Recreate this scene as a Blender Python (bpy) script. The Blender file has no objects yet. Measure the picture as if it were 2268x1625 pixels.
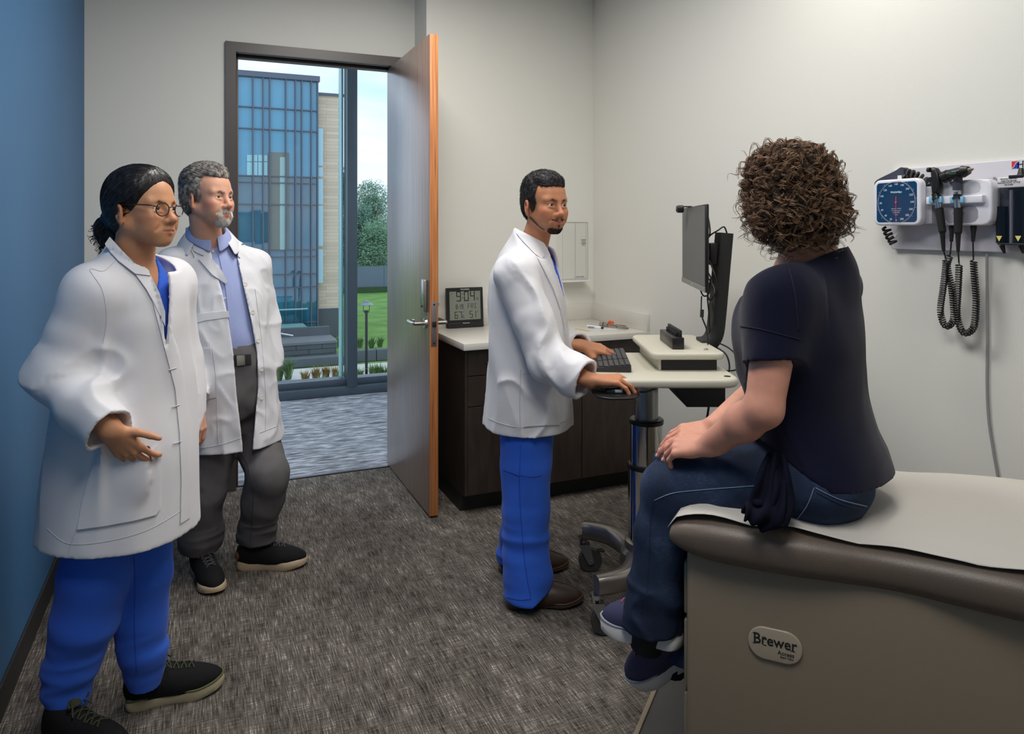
import bpy, bmesh, math, random
import numpy as np
from mathutils import Vector, Matrix, noise as mnoise
from mathutils.bvhtree import BVHTree
from mathutils.geometry import delaunay_2d_cdt

random.seed(7)
RNG = np.random.default_rng(11)
S = bpy.context.scene
COL = S.collection
TH = math.radians(23.43)          # the camera looks this far to the right of the room's depth axis
CT, ST = math.cos(TH), math.sin(TH)
FPX, CX, CY, EYE = 1601.0, 1134.0, 505.0, 1.46
F = Matrix.Rotation(-TH, 4, 'Z')  # plan frame turned like the lens (x right, y deep) -> room frame

def rd(p):
    """turned plan frame -> room"""
    x, y, z = p
    return Vector((x * CT + y * ST, -x * ST + y * CT, z))

def pt(px, py, d):
    """a point seen at px,py lying d metres deep, in the turned plan frame"""
    return np.array([(px - CX) * d / FPX, d, EYE - (py - CY) * d / FPX])

# ---------------------------------------------------------------- materials
def lin(c):
    return tuple((v / 12.92 if v <= 0.04045 else ((v + 0.055) / 1.055) ** 2.4) for v in [x / 255 for x in c])

MATS = {}
def mat(name, col, rough=0.5, metal=0.0, spec=0.5, var=0.0, vscale=8.0, bump=0.0, bscale=60.0, sheen=0.0, coat=0.0, emit=None, estr=1.0, sub=0.0, stretch=None, detail=3.0, trans=0.0, ior=1.45):
    if name in MATS: return MATS[name]
    m = bpy.data.materials.new(name); m.use_nodes = True
    nt = m.node_tree; N = nt.nodes; L = nt.links
    b = N['Principled BSDF']
    c = lin(col)
    b.inputs['Base Color'].default_value = (*c, 1)
    b.inputs['Roughness'].default_value = rough
    b.inputs['Metallic'].default_value = metal
    b.inputs['Specular IOR Level'].default_value = spec
    if sheen: b.inputs['Sheen Weight'].default_value = sheen
    if coat: b.inputs['Coat Weight'].default_value = coat
    if trans: b.inputs['Transmission Weight'].default_value = trans; b.inputs['IOR'].default_value = ior
    if sub:
        b.inputs['Subsurface Weight'].default_value = sub
        b.inputs['Subsurface Radius'].default_value = (0.01, 0.004, 0.002)
        b.inputs['Subsurface Scale'].default_value = 1.0
    if emit:
        b.inputs['Emission Color'].default_value = (*lin(emit), 1); b.inputs['Emission Strength'].default_value = estr
    tc = None
    def coords():
        nonlocal tc
        if tc is None:
            t = N.new('ShaderNodeTexCoord'); mp = N.new('ShaderNodeMapping')
            if stretch: mp.inputs['Scale'].default_value = stretch
            L.new(t.outputs['Object'], mp.inputs['Vector']); tc = mp.outputs['Vector']
        return tc
    if var:
        n = N.new('ShaderNodeTexNoise'); n.inputs['Scale'].default_value = vscale; n.inputs['Detail'].default_value = detail
        L.new(coords(), n.inputs['Vector'])
        mx = N.new('ShaderNodeMix'); mx.data_type = 'RGBA'
        mx.inputs[6].default_value = (*[v * (1 - var) for v in c], 1); mx.inputs[7].default_value = (*[min(1, v * (1 + var)) for v in c], 1)
        L.new(n.outputs['Fac'], mx.inputs[0]); L.new(mx.outputs[2], b.inputs['Base Color'])
    if bump:
        n = N.new('ShaderNodeTexNoise'); n.inputs['Scale'].default_value = bscale; n.inputs['Detail'].default_value = 4
        L.new(coords(), n.inputs['Vector'])
        bp = N.new('ShaderNodeBump'); bp.inputs['Strength'].default_value = bump; bp.inputs['Distance'].default_value = 0.004
        L.new(n.outputs['Fac'], bp.inputs['Height']); L.new(bp.outputs['Normal'], b.inputs['Normal'])
    MATS[name] = m
    return m

def nodes_of(m):
    return m.node_tree.nodes, m.node_tree.links, m.node_tree.nodes['Principled BSDF']

def ramp_mat(name, stops, scale=(1, 1, 1), nscale=10, detail=5, rough=0.6, bump=0.0, spec=0.5, layers=None, distort=0.0, bdist=0.003):
    """noise through a colour ramp; scale stretches it (wood, weave)"""
    m = mat(name, (128, 128, 128), rough, spec=spec)
    N, L, b = nodes_of(m)
    t = N.new('ShaderNodeTexCoord'); mp = N.new('ShaderNodeMapping'); mp.inputs['Scale'].default_value = scale
    n = N.new('ShaderNodeTexNoise'); n.inputs['Scale'].default_value = nscale; n.inputs['Detail'].default_value = detail; n.inputs['Distortion'].default_value = distort
    r = N.new('ShaderNodeValToRGB')
    while len(r.color_ramp.elements) < len(stops): r.color_ramp.elements.new(0.5)
    for e, (p, c) in zip(r.color_ramp.elements, stops):
        e.position = p; e.color = (*lin(c), 1)
    L.new(t.outputs['Object'], mp.inputs['Vector']); L.new(mp.outputs['Vector'], n.inputs['Vector'])
    fac = n.outputs['Fac']
    if layers:
        for (sc, ns, amt) in layers:
            mp2 = N.new('ShaderNodeMapping'); mp2.inputs['Scale'].default_value = sc
            n2 = N.new('ShaderNodeTexNoise'); n2.inputs['Scale'].default_value = ns; n2.inputs['Detail'].default_value = detail
            L.new(t.outputs['Object'], mp2.inputs['Vector']); L.new(mp2.outputs['Vector'], n2.inputs['Vector'])
            mx = N.new('ShaderNodeMix'); mx.data_type = 'FLOAT'; mx.inputs[0].default_value = amt
            L.new(fac, mx.inputs[2]); L.new(n2.outputs['Fac'], mx.inputs[3]); fac = mx.outputs[0]
    L.new(fac, r.inputs['Fac']); L.new(r.outputs['Color'], b.inputs['Base Color'])
    if bump:
        bp = N.new('ShaderNodeBump'); bp.inputs['Strength'].default_value = bump; bp.inputs['Distance'].default_value = bdist
        L.new(fac, bp.inputs['Height']); L.new(bp.outputs['Normal'], b.inputs['Normal'])
    return m

def pane_mat(name, tint, refl=0.08, rough=0.0):
    m = bpy.data.materials.new(name); m.use_nodes = True; nt = m.node_tree; nt.nodes.clear()
    N, L = nt.nodes, nt.links
    o = N.new('ShaderNodeOutputMaterial'); t = N.new('ShaderNodeBsdfTransparent'); g = N.new('ShaderNodeBsdfGlossy'); mx = N.new('ShaderNodeMixShader'); lw = N.new('ShaderNodeFresnel')
    lw.inputs['IOR'].default_value = 1.3
    t.inputs['Color'].default_value = (*tint, 1); g.inputs['Roughness'].default_value = rough
    ad = N.new('ShaderNodeMath'); ad.operation = 'MULTIPLY'; ad.inputs[1].default_value = refl / 0.02
    ad.use_clamp = True
    ge = N.new('ShaderNodeNewGeometry'); inv = N.new('ShaderNodeMath'); inv.operation = 'SUBTRACT'; inv.inputs[0].default_value = 1.0; ml = N.new('ShaderNodeMath'); ml.operation = 'MULTIPLY'
    L.new(ge.outputs['Backfacing'], inv.inputs[1]); L.new(ad.outputs[0], ml.inputs[0]); L.new(inv.outputs[0], ml.inputs[1])
    L.new(lw.outputs[0], ad.inputs[0]); L.new(ml.outputs[0], mx.inputs[0]); L.new(t.outputs[0], mx.inputs[1]); L.new(g.outputs[0], mx.inputs[2]); L.new(mx.outputs[0], o.inputs[0])
    return m

# ---------------------------------------------------------------- mesh builder
class MB:
    def __init__(s, M=None):
        s.v = []; s.f = []; s.M = M
    def addraw(s, vs, fs, M=None):
        o = len(s.v)
        for p in vs:
            p = Vector(p)
            if M is not None: p = M @ p
            if s.M is not None: p = s.M @ p
            s.v.append(p)
        for f in fs: s.f.append([i + o for i in f])
    def frombm(s, bm, M=None):
        bm.verts.index_update()
        s.addraw([v.co.copy() for v in bm.verts], [[v.index for v in f.verts] for f in bm.faces], M); bm.free()
    def box(s, lo, hi, bev=0.0, M=None, seg=2):
        bm = bmesh.new(); bmesh.ops.create_cube(bm, size=1)
        for v in bm.verts:
            v.co = Vector([lo[i] + (v.co[i] + .5) * (hi[i] - lo[i]) for i in range(3)])
        if bev: bmesh.ops.bevel(bm, geom=bm.edges[:], offset=bev, segments=seg, profile=0.5, affect='EDGES', clamp_overlap=True)
        s.frombm(bm, M); return s
    def cyl(s, a, b, r0, r1=None, seg=20, cap=True, M=None):
        a = Vector(a); b = Vector(b); r1 = r0 if r1 is None else r1
        d = (b - a).normalized(); q = d.to_track_quat('Z', 'Y').to_matrix()
        vs = []; fs = []
        for c, r in ((a, r0), (b, r1)):
            for i in range(seg):
                t = 2 * math.pi * i / seg
                vs.append(c + q @ Vector((r * math.cos(t), r * math.sin(t), 0)))
        for i in range(seg):
            j = (i + 1) % seg; fs.append([i, j, seg + j, seg + i])
        if cap: fs.append(list(range(seg))[::-1]); fs.append(list(range(seg, 2 * seg)))
        s.addraw(vs, fs, M); return s
    def tube(s, pts, r, seg=8, closed=False, cap=True, M=None):
        pts = [Vector(p) for p in pts]; n = len(pts)
        rs = r if hasattr(r, '__len__') else [r] * n
        vs = []; fs = []; prev = None
        for i, p in enumerate(pts):
            d = (pts[(i + 1) % n] - pts[i - 1]) if closed else (pts[min(i + 1, n - 1)] - pts[max(i - 1, 0)])
            d = d.normalized() if d.length > 1e-9 else Vector((0, 0, 1))
            if prev is None:
                u = d.orthogonal().normalized()
            else:
                u = (prev - d * prev.dot(d)); u = u.normalized() if u.length > 1e-6 else d.orthogonal().normalized()
            prev = u; w = d.cross(u)
            for k in range(seg):
                t = 2 * math.pi * k / seg; vs.append(p + (u * math.cos(t) + w * math.sin(t)) * rs[i])
        m = n if closed else n - 1
        for i in range(m):
            a = i * seg; b = ((i + 1) % n) * seg
            for k in range(seg):
                j = (k + 1) % seg; fs.append([a + k, a + j, b + j, b + k])
        if cap and not closed:
            fs.append(list(range(seg))[::-1]); fs.append([(n - 1) * seg + k for k in range(seg)])
        s.addraw(vs, fs, M); return s
    def lathe(s, prof, seg=24, M=None):
        """prof: (radius, height) pairs about z"""
        vs = []; fs = []; n = len(prof)
        for r, z in prof:
            for i in range(seg):
                t = 2 * math.pi * i / seg; vs.append((max(r, 1e-5) * math.cos(t), max(r, 1e-5) * math.sin(t), z))
        for k in range(n - 1):
            for i in range(seg):
                j = (i + 1) % seg; fs.append([k * seg + i, k * seg + j, (k + 1) * seg + j, (k + 1) * seg + i])
        fs.append(list(range(seg))[::-1]); fs.append([(n - 1) * seg + i for i in range(seg)])
        s.addraw(vs, fs, M); return s
    def prism(s, poly, z0, z1, bev=0.0, M=None, seg=3):
        bm = bmesh.new(); vs = [bm.verts.new((x, y, z0)) for x, y in poly]
        f = bm.faces.new(vs); r = bmesh.ops.extrude_face_region(bm, geom=[f])
        for e in r['geom']:
            if isinstance(e, bmesh.types.BMVert): e.co.z = z1
        bmesh.ops.recalc_face_normals(bm, faces=bm.faces[:])
        if bev:
            es = [e for e in bm.edges if abs(e.verts[0].co.z - e.verts[1].co.z) < 1e-7]
            bmesh.ops.bevel(bm, geom=es, offset=bev, segments=seg, profile=0.5, affect='EDGES', clamp_overlap=True)
        s.frombm(bm, M); return s
    def ball(s, c, r, seg=16, M=None):
        bm = bmesh.new(); bmesh.ops.create_uvsphere(bm, u_segments=seg, v_segments=max(6, seg // 2), radius=1)
        r = r if hasattr(r, '__len__') else (r, r, r)
        for v in bm.verts: v.co = Vector([c[i] + v.co[i] * r[i] for i in range(3)])
        s.frombm(bm, M); return s
    def text(s, txt, size, M, depth=0.0006, align='CENTER', shear=0.0, squash=1.0, bold=0.0):
        cu = bpy.data.curves.new('t', 'FONT'); cu.body = txt; cu.size = size; cu.align_x = align; cu.align_y = 'CENTER'
        cu.extrude = depth; cu.shear = shear; cu.resolution_u = 3; cu.offset = bold
        ob = bpy.data.objects.new('t', cu); COL.objects.link(ob)
        dg = bpy.context.evaluated_depsgraph_get(); me = bpy.data.meshes.new_from_object(ob.evaluated_get(dg))
        s.addraw([(v.co.x * squash, v.co.y, v.co.z) for v in me.vertices], [list(p.vertices) for p in me.polygons], M)
        bpy.data.objects.remove(ob); bpy.data.curves.remove(cu); bpy.data.meshes.remove(me); return s
    def build(s, name, m, parent=None, smooth=35, origin=None, **props):
        return link(name, s.v, s.f, m, parent, smooth, origin, **props)

WORLD_ORIGIN = {}
def link(name, v, f, m, parent=None, smooth=35, origin=None, **props):
    v = np.array([tuple(p) for p in v], dtype=np.float64).reshape(-1, 3)
    if origin is None:
        if parent is None:
            lo, hi = v.min(0), v.max(0); origin = np.array([(lo[0] + hi[0]) / 2, (lo[1] + hi[1]) / 2, lo[2]])
        else:
            origin = np.array(WORLD_ORIGIN[parent.name])
    origin = np.array(tuple(origin), dtype=np.float64)
    me = bpy.data.meshes.new(name)
    if isinstance(f, np.ndarray):
        n = len(f); me.vertices.add(len(v)); me.vertices.foreach_set('co', (v - origin).ravel().astype(np.float32))
        me.loops.add(n * 4); me.loops.foreach_set('vertex_index', f.ravel().astype(np.int32))
        me.polygons.add(n); me.polygons.foreach_set('loop_start', np.arange(0, n * 4, 4, dtype=np.int32)); me.polygons.foreach_set('loop_total', np.full(n, 4, dtype=np.int32))
        me.update(calc_edges=True); me.validate()
    else:
        me.from_pydata((v - origin).tolist(), [], f); me.update()
    if not isinstance(f, np.ndarray):
        bm = bmesh.new(); bm.from_mesh(me); bmesh.ops.recalc_face_normals(bm, faces=bm.faces[:]); bm.to_mesh(me); bm.free()
    for p in me.polygons: p.use_smooth = bool(smooth)
    if smooth and smooth < 180: me.set_sharp_from_angle(angle=math.radians(smooth))
    ob = bpy.data.objects.new(name, me); COL.objects.link(ob)
    if m is not None: me.materials.append(m)
    place(ob, origin, parent)
    for k, val in props.items(): ob[k] = val
    return ob

def place(ob, origin, parent):
    origin = Vector(tuple(origin))
    if parent is not None:
        ob.parent = parent; ob.location = origin - Vector(WORLD_ORIGIN[parent.name])
    else:
        ob.location = origin
    WORLD_ORIGIN[ob.name] = tuple(origin)

def thing(name, label, cat, loc, group=None):
    o = bpy.data.objects.new(name, None); COL.objects.link(o); o.empty_display_size = 0.1
    place(o, loc, None); o['label'] = label; o['category'] = cat
    if group: o['group'] = group
    return o
def tag(o, label, cat, group=None):
    o['label'] = label; o['category'] = cat
    if group: o['group'] = group
    return o
def struct(o):
    o['kind'] = 'structure'; return o
def copy_thing(root, loc, label=None):
    r = root.copy(); COL.objects.link(r); r.location = loc
    WORLD_ORIGIN[r.name] = tuple(loc)
    if label: r['label'] = label
    for ch in list(root.children):
        c = ch.copy(); COL.objects.link(c); c.parent = r
        for g in ch.children:
            d = g.copy(); COL.objects.link(d); d.parent = c
    return r

def frame(o, ex, ey, ez=None):
    ex = Vector(ex).normalized(); ey = Vector(ey); ey = (ey - ex * ey.dot(ex)).normalized(); ez = ex.cross(ey)
    M = Matrix((ex, ey, ez)).transposed().to_4x4(); M.translation = Vector(o); return M

def spline(pts, n=8):
    """Catmull-Rom through pts"""
    P = [Vector(p) for p in pts]; out = []
    for i in range(len(P) - 1):
        p0 = P[max(i - 1, 0)]; p1 = P[i]; p2 = P[i + 1]; p3 = P[min(i + 2, len(P) - 1)]
        for k in range(n):
            t = k / n
            out.append(0.5 * ((2 * p1) + (p2 - p0) * t + (2 * p0 - 5 * p1 + 4 * p2 - p3) * t * t + (3 * p1 - p0 - 3 * p2 + p3) * t ** 3))
    out.append(P[-1]); return out

def coil(path, r, turns):
    """helix of radius r around a path"""
    P = [Vector(p) for p in path]; L = [0]
    for a, b in zip(P, P[1:]): L.append(L[-1] + (b - a).length)
    out = []; n = int(turns * 9); prev = None
    for i in range(n + 1):
        s = L[-1] * i / n; k = 0
        while k < len(L) - 2 and L[k + 1] < s: k += 1
        t = (s - L[k]) / max(L[k + 1] - L[k], 1e-9); p = P[k].lerp(P[k + 1], t)
        d = (P[min(k + 2, len(P) - 1)] - P[max(k - 1, 0)]).normalized()
        u = d.orthogonal() if prev is None else prev - d * prev.dot(d)
        u.normalize(); prev = u; w = d.cross(u); a = 2 * math.pi * turns * i / n
        out.append(p + (u * math.cos(a) + w * math.sin(a)) * r)
    return out

def rounded_rect(w, h, r, seg=6, cx=0, cy=0):
    out = []
    for (sx, sy, a0) in ((1, 1, 0), (-1, 1, 90), (-1, -1, 180), (1, -1, 270)):
        for k in range(seg + 1):
            a = math.radians(a0 + 90 * k / seg)
            out.append((cx + sx * (w / 2 - r) + r * math.cos(a), cy + sy * (h / 2 - r) + r * math.sin(a)))
    return out
# ================================================================ camera, world
cam = bpy.data.cameras.new('camera'); co = bpy.data.objects.new('camera', cam); COL.objects.link(co)
co.location = (0, 0, EYE); co.rotation_euler = (math.pi / 2, 0, -TH)
cam.sensor_width = 36; cam.lens = FPX / 2268 * 36; cam.shift_y = -(1625 / 2 - CY) / 2268; cam.clip_start = 0.02; cam.clip_end = 500
S.camera = co
vs_ = S.view_settings; vs_.view_transform = 'Standard'; vs_.look = 'None'; vs_.gamma = 1; vs_.exposure = 0.15; vs_.use_curve_mapping = False
S.cycles.use_adaptive_sampling = True; S.cycles.adaptive_threshold = 0.02
S.cycles.max_bounces = 8; S.cycles.diffuse_bounces = 5; S.cycles.glossy_bounces = 4; S.cycles.transmission_bounces = 6; S.cycles.transparent_max_bounces = 12
S.cycles.caustics_reflective = False; S.cycles.caustics_refractive = False; S.cycles.use_denoising = True; S.cycles.sample_clamp_indirect = 6

wd = bpy.data.worlds.new('sky'); S.world = wd; wd.use_nodes = True
N = wd.node_tree.nodes; L = wd.node_tree.links; bg = N['Background']
t = N.new('ShaderNodeTexCoord'); mp = N.new('ShaderNodeMapping'); mp.inputs['Scale'].default_value = (1.6, 1.6, 7.0)
n = N.new('ShaderNodeTexNoise'); n.inputs['Scale'].default_value = 2.2; n.inputs['Detail'].default_value = 7; n.inputs['Roughness'].default_value = 0.5
r = N.new('ShaderNodeValToRGB'); r.color_ramp.elements[0].position = 0.3; r.color_ramp.elements[0].color = (*lin((176, 204, 230)), 1)
r.color_ramp.elements[1].position = 0.66; r.color_ramp.elements[1].color = (*lin((232, 235, 242)), 1)
L.new(t.outputs['Generated'], mp.inputs['Vector']); L.new(mp.outputs['Vector'], n.inputs['Vector']); L.new(n.outputs['Fac'], r.inputs['Fac']); L.new(r.outputs['Color'], bg.inputs['Color'])
bg.inputs['Strength'].default_value = 1.6

# ================================================================ room
XL, XR, YD, YB, XJ, YR, ZC = -0.543, 2.327, 4.31, 4.06, 1.2166, -1.3, 3.02
OX0, OX1, OZ = 0.19, 1.116, 2.44       # door opening
YW = 6.42                              # corridor glazing
M_wall = mat('wall_paint', (224, 223, 216), 0.55, spec=0.25, bump=0.06, bscale=220)
M_blue = mat('blue_paint', (62, 108, 150), 0.5, spec=0.3, bump=0.05, bscale=220)
M_ceil = mat('ceiling_tile', (225, 225, 222), 0.9, bump=0.2, bscale=150)
M_base = mat('rubber_base', (38, 36, 34), 0.45)
M_fr = mat('bronze_frame', (72, 66, 66), 0.38, spec=0.6, var=0.06, vscale=3)
M_alu = mat('window_metal', (80, 92, 104), 0.4, metal=0.3)

carpet = ramp_mat('woven_carpet', [(0.38, (34, 31, 29)), (0.48, (88, 82, 76)), (0.56, (118, 111, 104)), (0.66, (214, 207, 197))], scale=(1, 0.055, 1), nscale=250, detail=2, rough=0.95, spec=0.1, bump=0.5, layers=[((0.07, 1, 1), 230, 0.36), ((1, .4, 1), 420, 0.22), ((1, .4, 1), 16, 0.16), ((1, 1, 1), 2.2, 0.10)], bdist=0.003)
carpet2 = ramp_mat('corridor_carpet', [(0.36, (70, 72, 78)), (0.5, (128, 131, 138)), (0.64, (198, 200, 206))], scale=(0.09, 1, 1), nscale=150, detail=3, rough=0.95, spec=0.1, bump=0.4, layers=[((0.2, 1, 1), 30, 0.4)], bdist=0.004)

struct(MB().box((XL - .1, YR - .1, -.1), (XR + .1, YD + .05, 0)).build('floor', carpet, smooth=0, origin=(0, 0, 0)))
struct(MB().box((-5, YD + .05, -.1), (7, YW + .02, -.002)).build('floor_corridor', carpet2, smooth=0, origin=(0, 0, 0)))
struct(MB().box((XL - .1, YR - .1, ZC), (XR + .1, YD + .15, ZC + .1)).build('ceiling', M_ceil, smooth=0, origin=(0, 0, 0)))
struct(MB().box((-5, YD + .15, ZC + .1), (7, YW + .15, ZC + .2)).build('ceiling_corridor', M_ceil, smooth=0, origin=(0, 0, 0)))
struct(MB().box((XL - .12, YR - .1, 0), (XL, YD + .15, ZC)).build('wall_left', M_blue, smooth=0, origin=(0, 0, 0)))
struct(MB().box((XR, YR - .1, 0), (XR + .12, YB + .25 + .15, ZC)).build('wall_right', M_wall, smooth=0, origin=(0, 0, 0)))
struct(MB().box((XL - .12, YR - .1, 0), (XR + .12, YR, ZC)).build('wall_rear', M_wall, smooth=0, origin=(0, 0, 0)))
FW = 0.055
b = MB(); x1_, x2_, z1_ = OX0 - FW + .01, OX1 + FW - .01, OZ + FW - .01; pr_ = [(XL, 0), (x1_, 0), (x1_, z1_), (x2_, z1_), (x2_, 0), (XJ, 0), (XJ, ZC), (XL, ZC)]
b.addraw([(x, YD, z) for x, z in pr_] + [(x, YD + .15, z) for x, z in pr_], [[7, 0, 1, 2], [7, 2, 3, 6], [3, 4, 5, 6], [10, 9, 8, 15], [14, 11, 10, 15], [14, 13, 12, 11], [1, 9, 10, 2], [2, 10, 11, 3], [3, 11, 12, 4]])
struct(b.build('wall_back', M_wall, smooth=0, origin=(0, 0, 0)))
struct(MB().box((XJ, YB, 0), (XR + .1, YD + .15, ZC)).build('wall_counter', M_wall, smooth=0, origin=(0, 0, 0)))
struct(MB().box((-5.1, YD + .05, -.1), (-5, YW + .1, ZC + .2)).build('wall_corridor_left', M_wall, smooth=0, origin=(0, 0, 0)))
struct(MB().box((7, YD + .05, -.1), (7.1, YW + .1, ZC + .2)).build('wall_corridor_right', M_wall, smooth=0, origin=(0, 0, 0)))
b = MB(); b.box((-5, YD + .05, 0), (XL - .1, YD + .15, ZC + .1)); b.box((XR + .1, YD + .05, 0), (7, YD + .15, ZC + .1))
struct(b.build('wall_corridor', M_wall, smooth=0, origin=(0, 0, 0)))
struct(MB().box((XL, YR, 0), (XL + .008, YD, .105), .002).build('baseboard_left', M_base, smooth=0, origin=(0, 0, 0)))
b = MB(); b.box((XL, YD - .008, 0), (OX0 - FW, YD, .105), .002)
struct(b.build('baseboard_back', M_base, smooth=0, origin=(0, 0, 0)))
struct(MB().box((XR - .008, YR, 0), (XR, 3.42, .105), .002).build('baseboard_right', M_base, smooth=0, origin=(0, 0, 0)))
struct(MB().box((OX0 - .02, YD + .045, -.004), (OX1 + .02, YD + .07, .006), .002).build('trim_threshold', mat('threshold_metal', (60, 62, 68), 0.35, metal=0.7), smooth=0, origin=(0, 0, 0)))

# door frame: jambs, head, stop
fr = MB()
for x0, x1 in ((OX0 - FW, OX0), (OX1, OX1 + FW)):
    fr.box((x0, YD - .018, 0), (x1, YD + .168, OZ + FW), .0)
fr.box((OX0, YD - .018, OZ), (OX1, YD + .168, OZ + FW), .0)
fro = struct(fr.build('trim_door_frame', M_fr, smooth=0, origin=(0, 0, 0)))
st = MB(); st.box((OX0, YD + .05, 0), (OX0 + .014, YD + .11, OZ), .002); st.box((OX0, YD + .05, OZ - .016), (OX1, YD + .11, OZ), .002)
st.build('door_stop', mat('stop_brown', (74, 54, 44), 0.45), fro)

# door leaf, opened square to the room
LX0, LX1, LY0, LY1 = 1.064, 1.109, 3.494, 4.385
door_face = ramp_mat('door_veneer', [(0.3, (116, 90, 78)), (0.52, (148, 118, 104)), (0.7, (166, 136, 120))], scale=(1, 14, 0.35), nscale=9, detail=6, rough=0.34, spec=0.9, bump=0.08)
door_face.node_tree.nodes['Principled BSDF'].inputs['Coat Weight'].default_value = .9; door_face.node_tree.nodes['Principled BSDF'].inputs['Coat Roughness'].default_value = .32
door_edge = ramp_mat('oak_edge', [(0.3, (148, 88, 46)), (0.5, (186, 118, 68)), (0.7, (206, 142, 90))], scale=(26, 26, 0.5), nscale=6, detail=5, rough=0.4, spec=0.4)
dr = struct(MB().box((LX0, LY0 + .006, .012), (LX1, LY1, OZ - .004), .001).build('door_1', door_face, origin=(LX1, LY1, 0)))
MB().box((LX0 + .0002, LY0, .0125), (LX1 - .0002, LY0 + .007, OZ - .0045), .0008).build('edge_band', door_edge, dr, label='light oak edge of the door')
M_steel = mat('brushed_steel', (186, 180, 176), 0.28, metal=1.0, var=0.08, vscale=40, stretch=(1, 1, 12))
M_dark = mat('dark_slot', (26, 24, 26), 0.5)
zl = 0.975; yl = LY0 + .062
lev = MB()
for sx in (-1, 1):
    xf = LX0 if sx < 0 else LX1
    lev.cyl((xf, yl, zl), (xf + sx * .012, yl, zl), .027, .025, 28)
    lev.cyl((xf, yl, zl), (xf + sx * .062, yl, zl), .010, seg=16)
    lev.tube(spline([(xf + sx * .056, yl - .004, zl), (xf + sx * .064, yl + .02, zl), (xf + sx * .064, yl + .11, zl + .001), (xf + sx * .05, yl + .128, zl), (xf + sx * .026, yl + .13, zl)], 6), .0095, 12)
lev.build('lever_handle', M_steel, dr)
pl = MB(); pl.box((LX0 - .022, yl - .031, zl + .06), (LX0, yl + .031, zl + .225), .006)
pl.build('lock_cover', M_steel, dr)
pl = MB(); pl.cyl((LX0 - .026, yl, zl + .088), (LX0 - .02, yl, zl + .088), .006, seg=14); pl.build('key_cylinder', M_dark, dr)
pl = MB(); pl.cyl((LX1, yl, zl + .10), (LX1 + .018, yl, zl + .10), .022, .019, 20); pl.build('thumb_turn', M_steel, dr)
pl = MB(); pl.box((LX0 + .008, LY0 - .0025, zl - .11), (LX1 - .008, LY0 + .001, zl + .115), .001); ep = pl.build('edge_plate', mat('strike_metal', (150, 140, 140), 0.4, metal=0.8), dr)
pl = MB(); pl.box((LX0 + .012, LY0 - .011, zl - .012), (LX1 - .012, LY0 - .002, zl + .016), .003); pl.build('latch_bolt', M_dark, dr)
pl = MB()
for z in (-.095, .1): pl.cyl((LX0 + .022, LY0 - .004, zl + z), (LX0 + .022, LY0 - .002, zl + z), .005, seg=10)
pl.build('screw', M_dark, dr)

# corridor glazing
wf = MB()
wf.box((-5, YW - .05, 0), (7, YW + .13, .075), .003)
wf.box((-5, YW - .0, .075), (7, YW + .13, .135), .003)
for xm in (-3.1, -.95, 1.19, 3.33, 5.5): wf.box((xm, YW - .06, .07), (xm + .088, YW + .10, ZC + .1), .003)
wf.box((-5, YW - .05, ZC + .02), (7, YW + .13, ZC + .1), .003)
win = struct(wf.build('window_1', M_alu, origin=(0, 0, 0)))
gl = pane_mat('window_glass', (0.935, 0.96, 0.975), 0.02)
for xa, xb in ((-3.01, -.95), (-.862, 1.19), (1.278, 3.33), (3.42, 5.5)):
    MB().box((xa, YW + .05, .135), (xb, YW + .056, ZC + .02)).build('pane', gl, win, smooth=0)
M_fin = mat('glass_fin', (150, 196, 200), 0.3, spec=0.5)
for xm in (-3.1, -.95, 1.19, 3.33): MB().box((xm - .03, YW + .06, .1), (xm - .012, YW + .20, ZC + .1), .002).build('outer_fin', M_fin, win)

# ceiling troffers
def troffer(cx, cy, w, l, label, power, colr, ZC=ZC):
    t = thing('ceiling_light', label, 'ceiling light', (cx, cy, ZC - .03), 'recessed ceiling lights')
    b = MB(); 
    for (x0, x1, y0, y1) in ((-w / 2 - .02, -w / 2, -l / 2 - .02, l / 2 + .02), (w / 2, w / 2 + .02, -l / 2 - .02, l / 2 + .02), (-w / 2, w / 2, -l / 2 - .02, -l / 2), (-w / 2, w / 2, l / 2, l / 2 + .02)):
        b.box((cx + x0, cy + y0, ZC - .02), (cx + x1, cy + y1, ZC + .001), .002)
    b.build('light_frame', mat('white_metal', (225, 225, 222), 0.4), t)
    MB().box((cx - w / 2, cy - l / 2, ZC - .012), (cx + w / 2, cy + l / 2, ZC - .004)).build('diffuser', mat('lamp_diffuser', (255, 255, 255), 0.6, emit=(255, 244, 222), estr=0.8), t, smooth=0)
    la = bpy.data.lights.new('lamp', 'AREA'); la.shape = 'RECTANGLE'; la.size = w; la.size_y = l; la.energy = power; la.color = colr; la.spread = math.radians(175)
    lo = bpy.data.objects.new('lamp', la); COL.objects.link(lo); lo.parent = t; lo.location = (0, 0, .012)
    return t
troffer(1.90, 1.80, .3, .6, 'small recessed ceiling light above the exam table by the wall', 9.5, (1.0, .97, .92))
troffer(0.30, 0.60, .6, 1.2, 'recessed ceiling light just behind and above the viewer', 29, (1.0, .97, .93))
troffer(0.80, 2.65, .6, 1.2, 'added ceiling light in the middle of the room', 31, (1.0, .97, .93))  # unseen lamp added to lift the back wall and the ambient light
for x in (-2.6, -.75, 3.0): troffer(x, 5.4, .3, 1.2, 'narrow cool ceiling light added in the corridor outside the door', 26, (.72, .86, 1.0), ZC + .1)  # unseen lamps added to brighten the corridor carpet, door face and mullion
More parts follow.
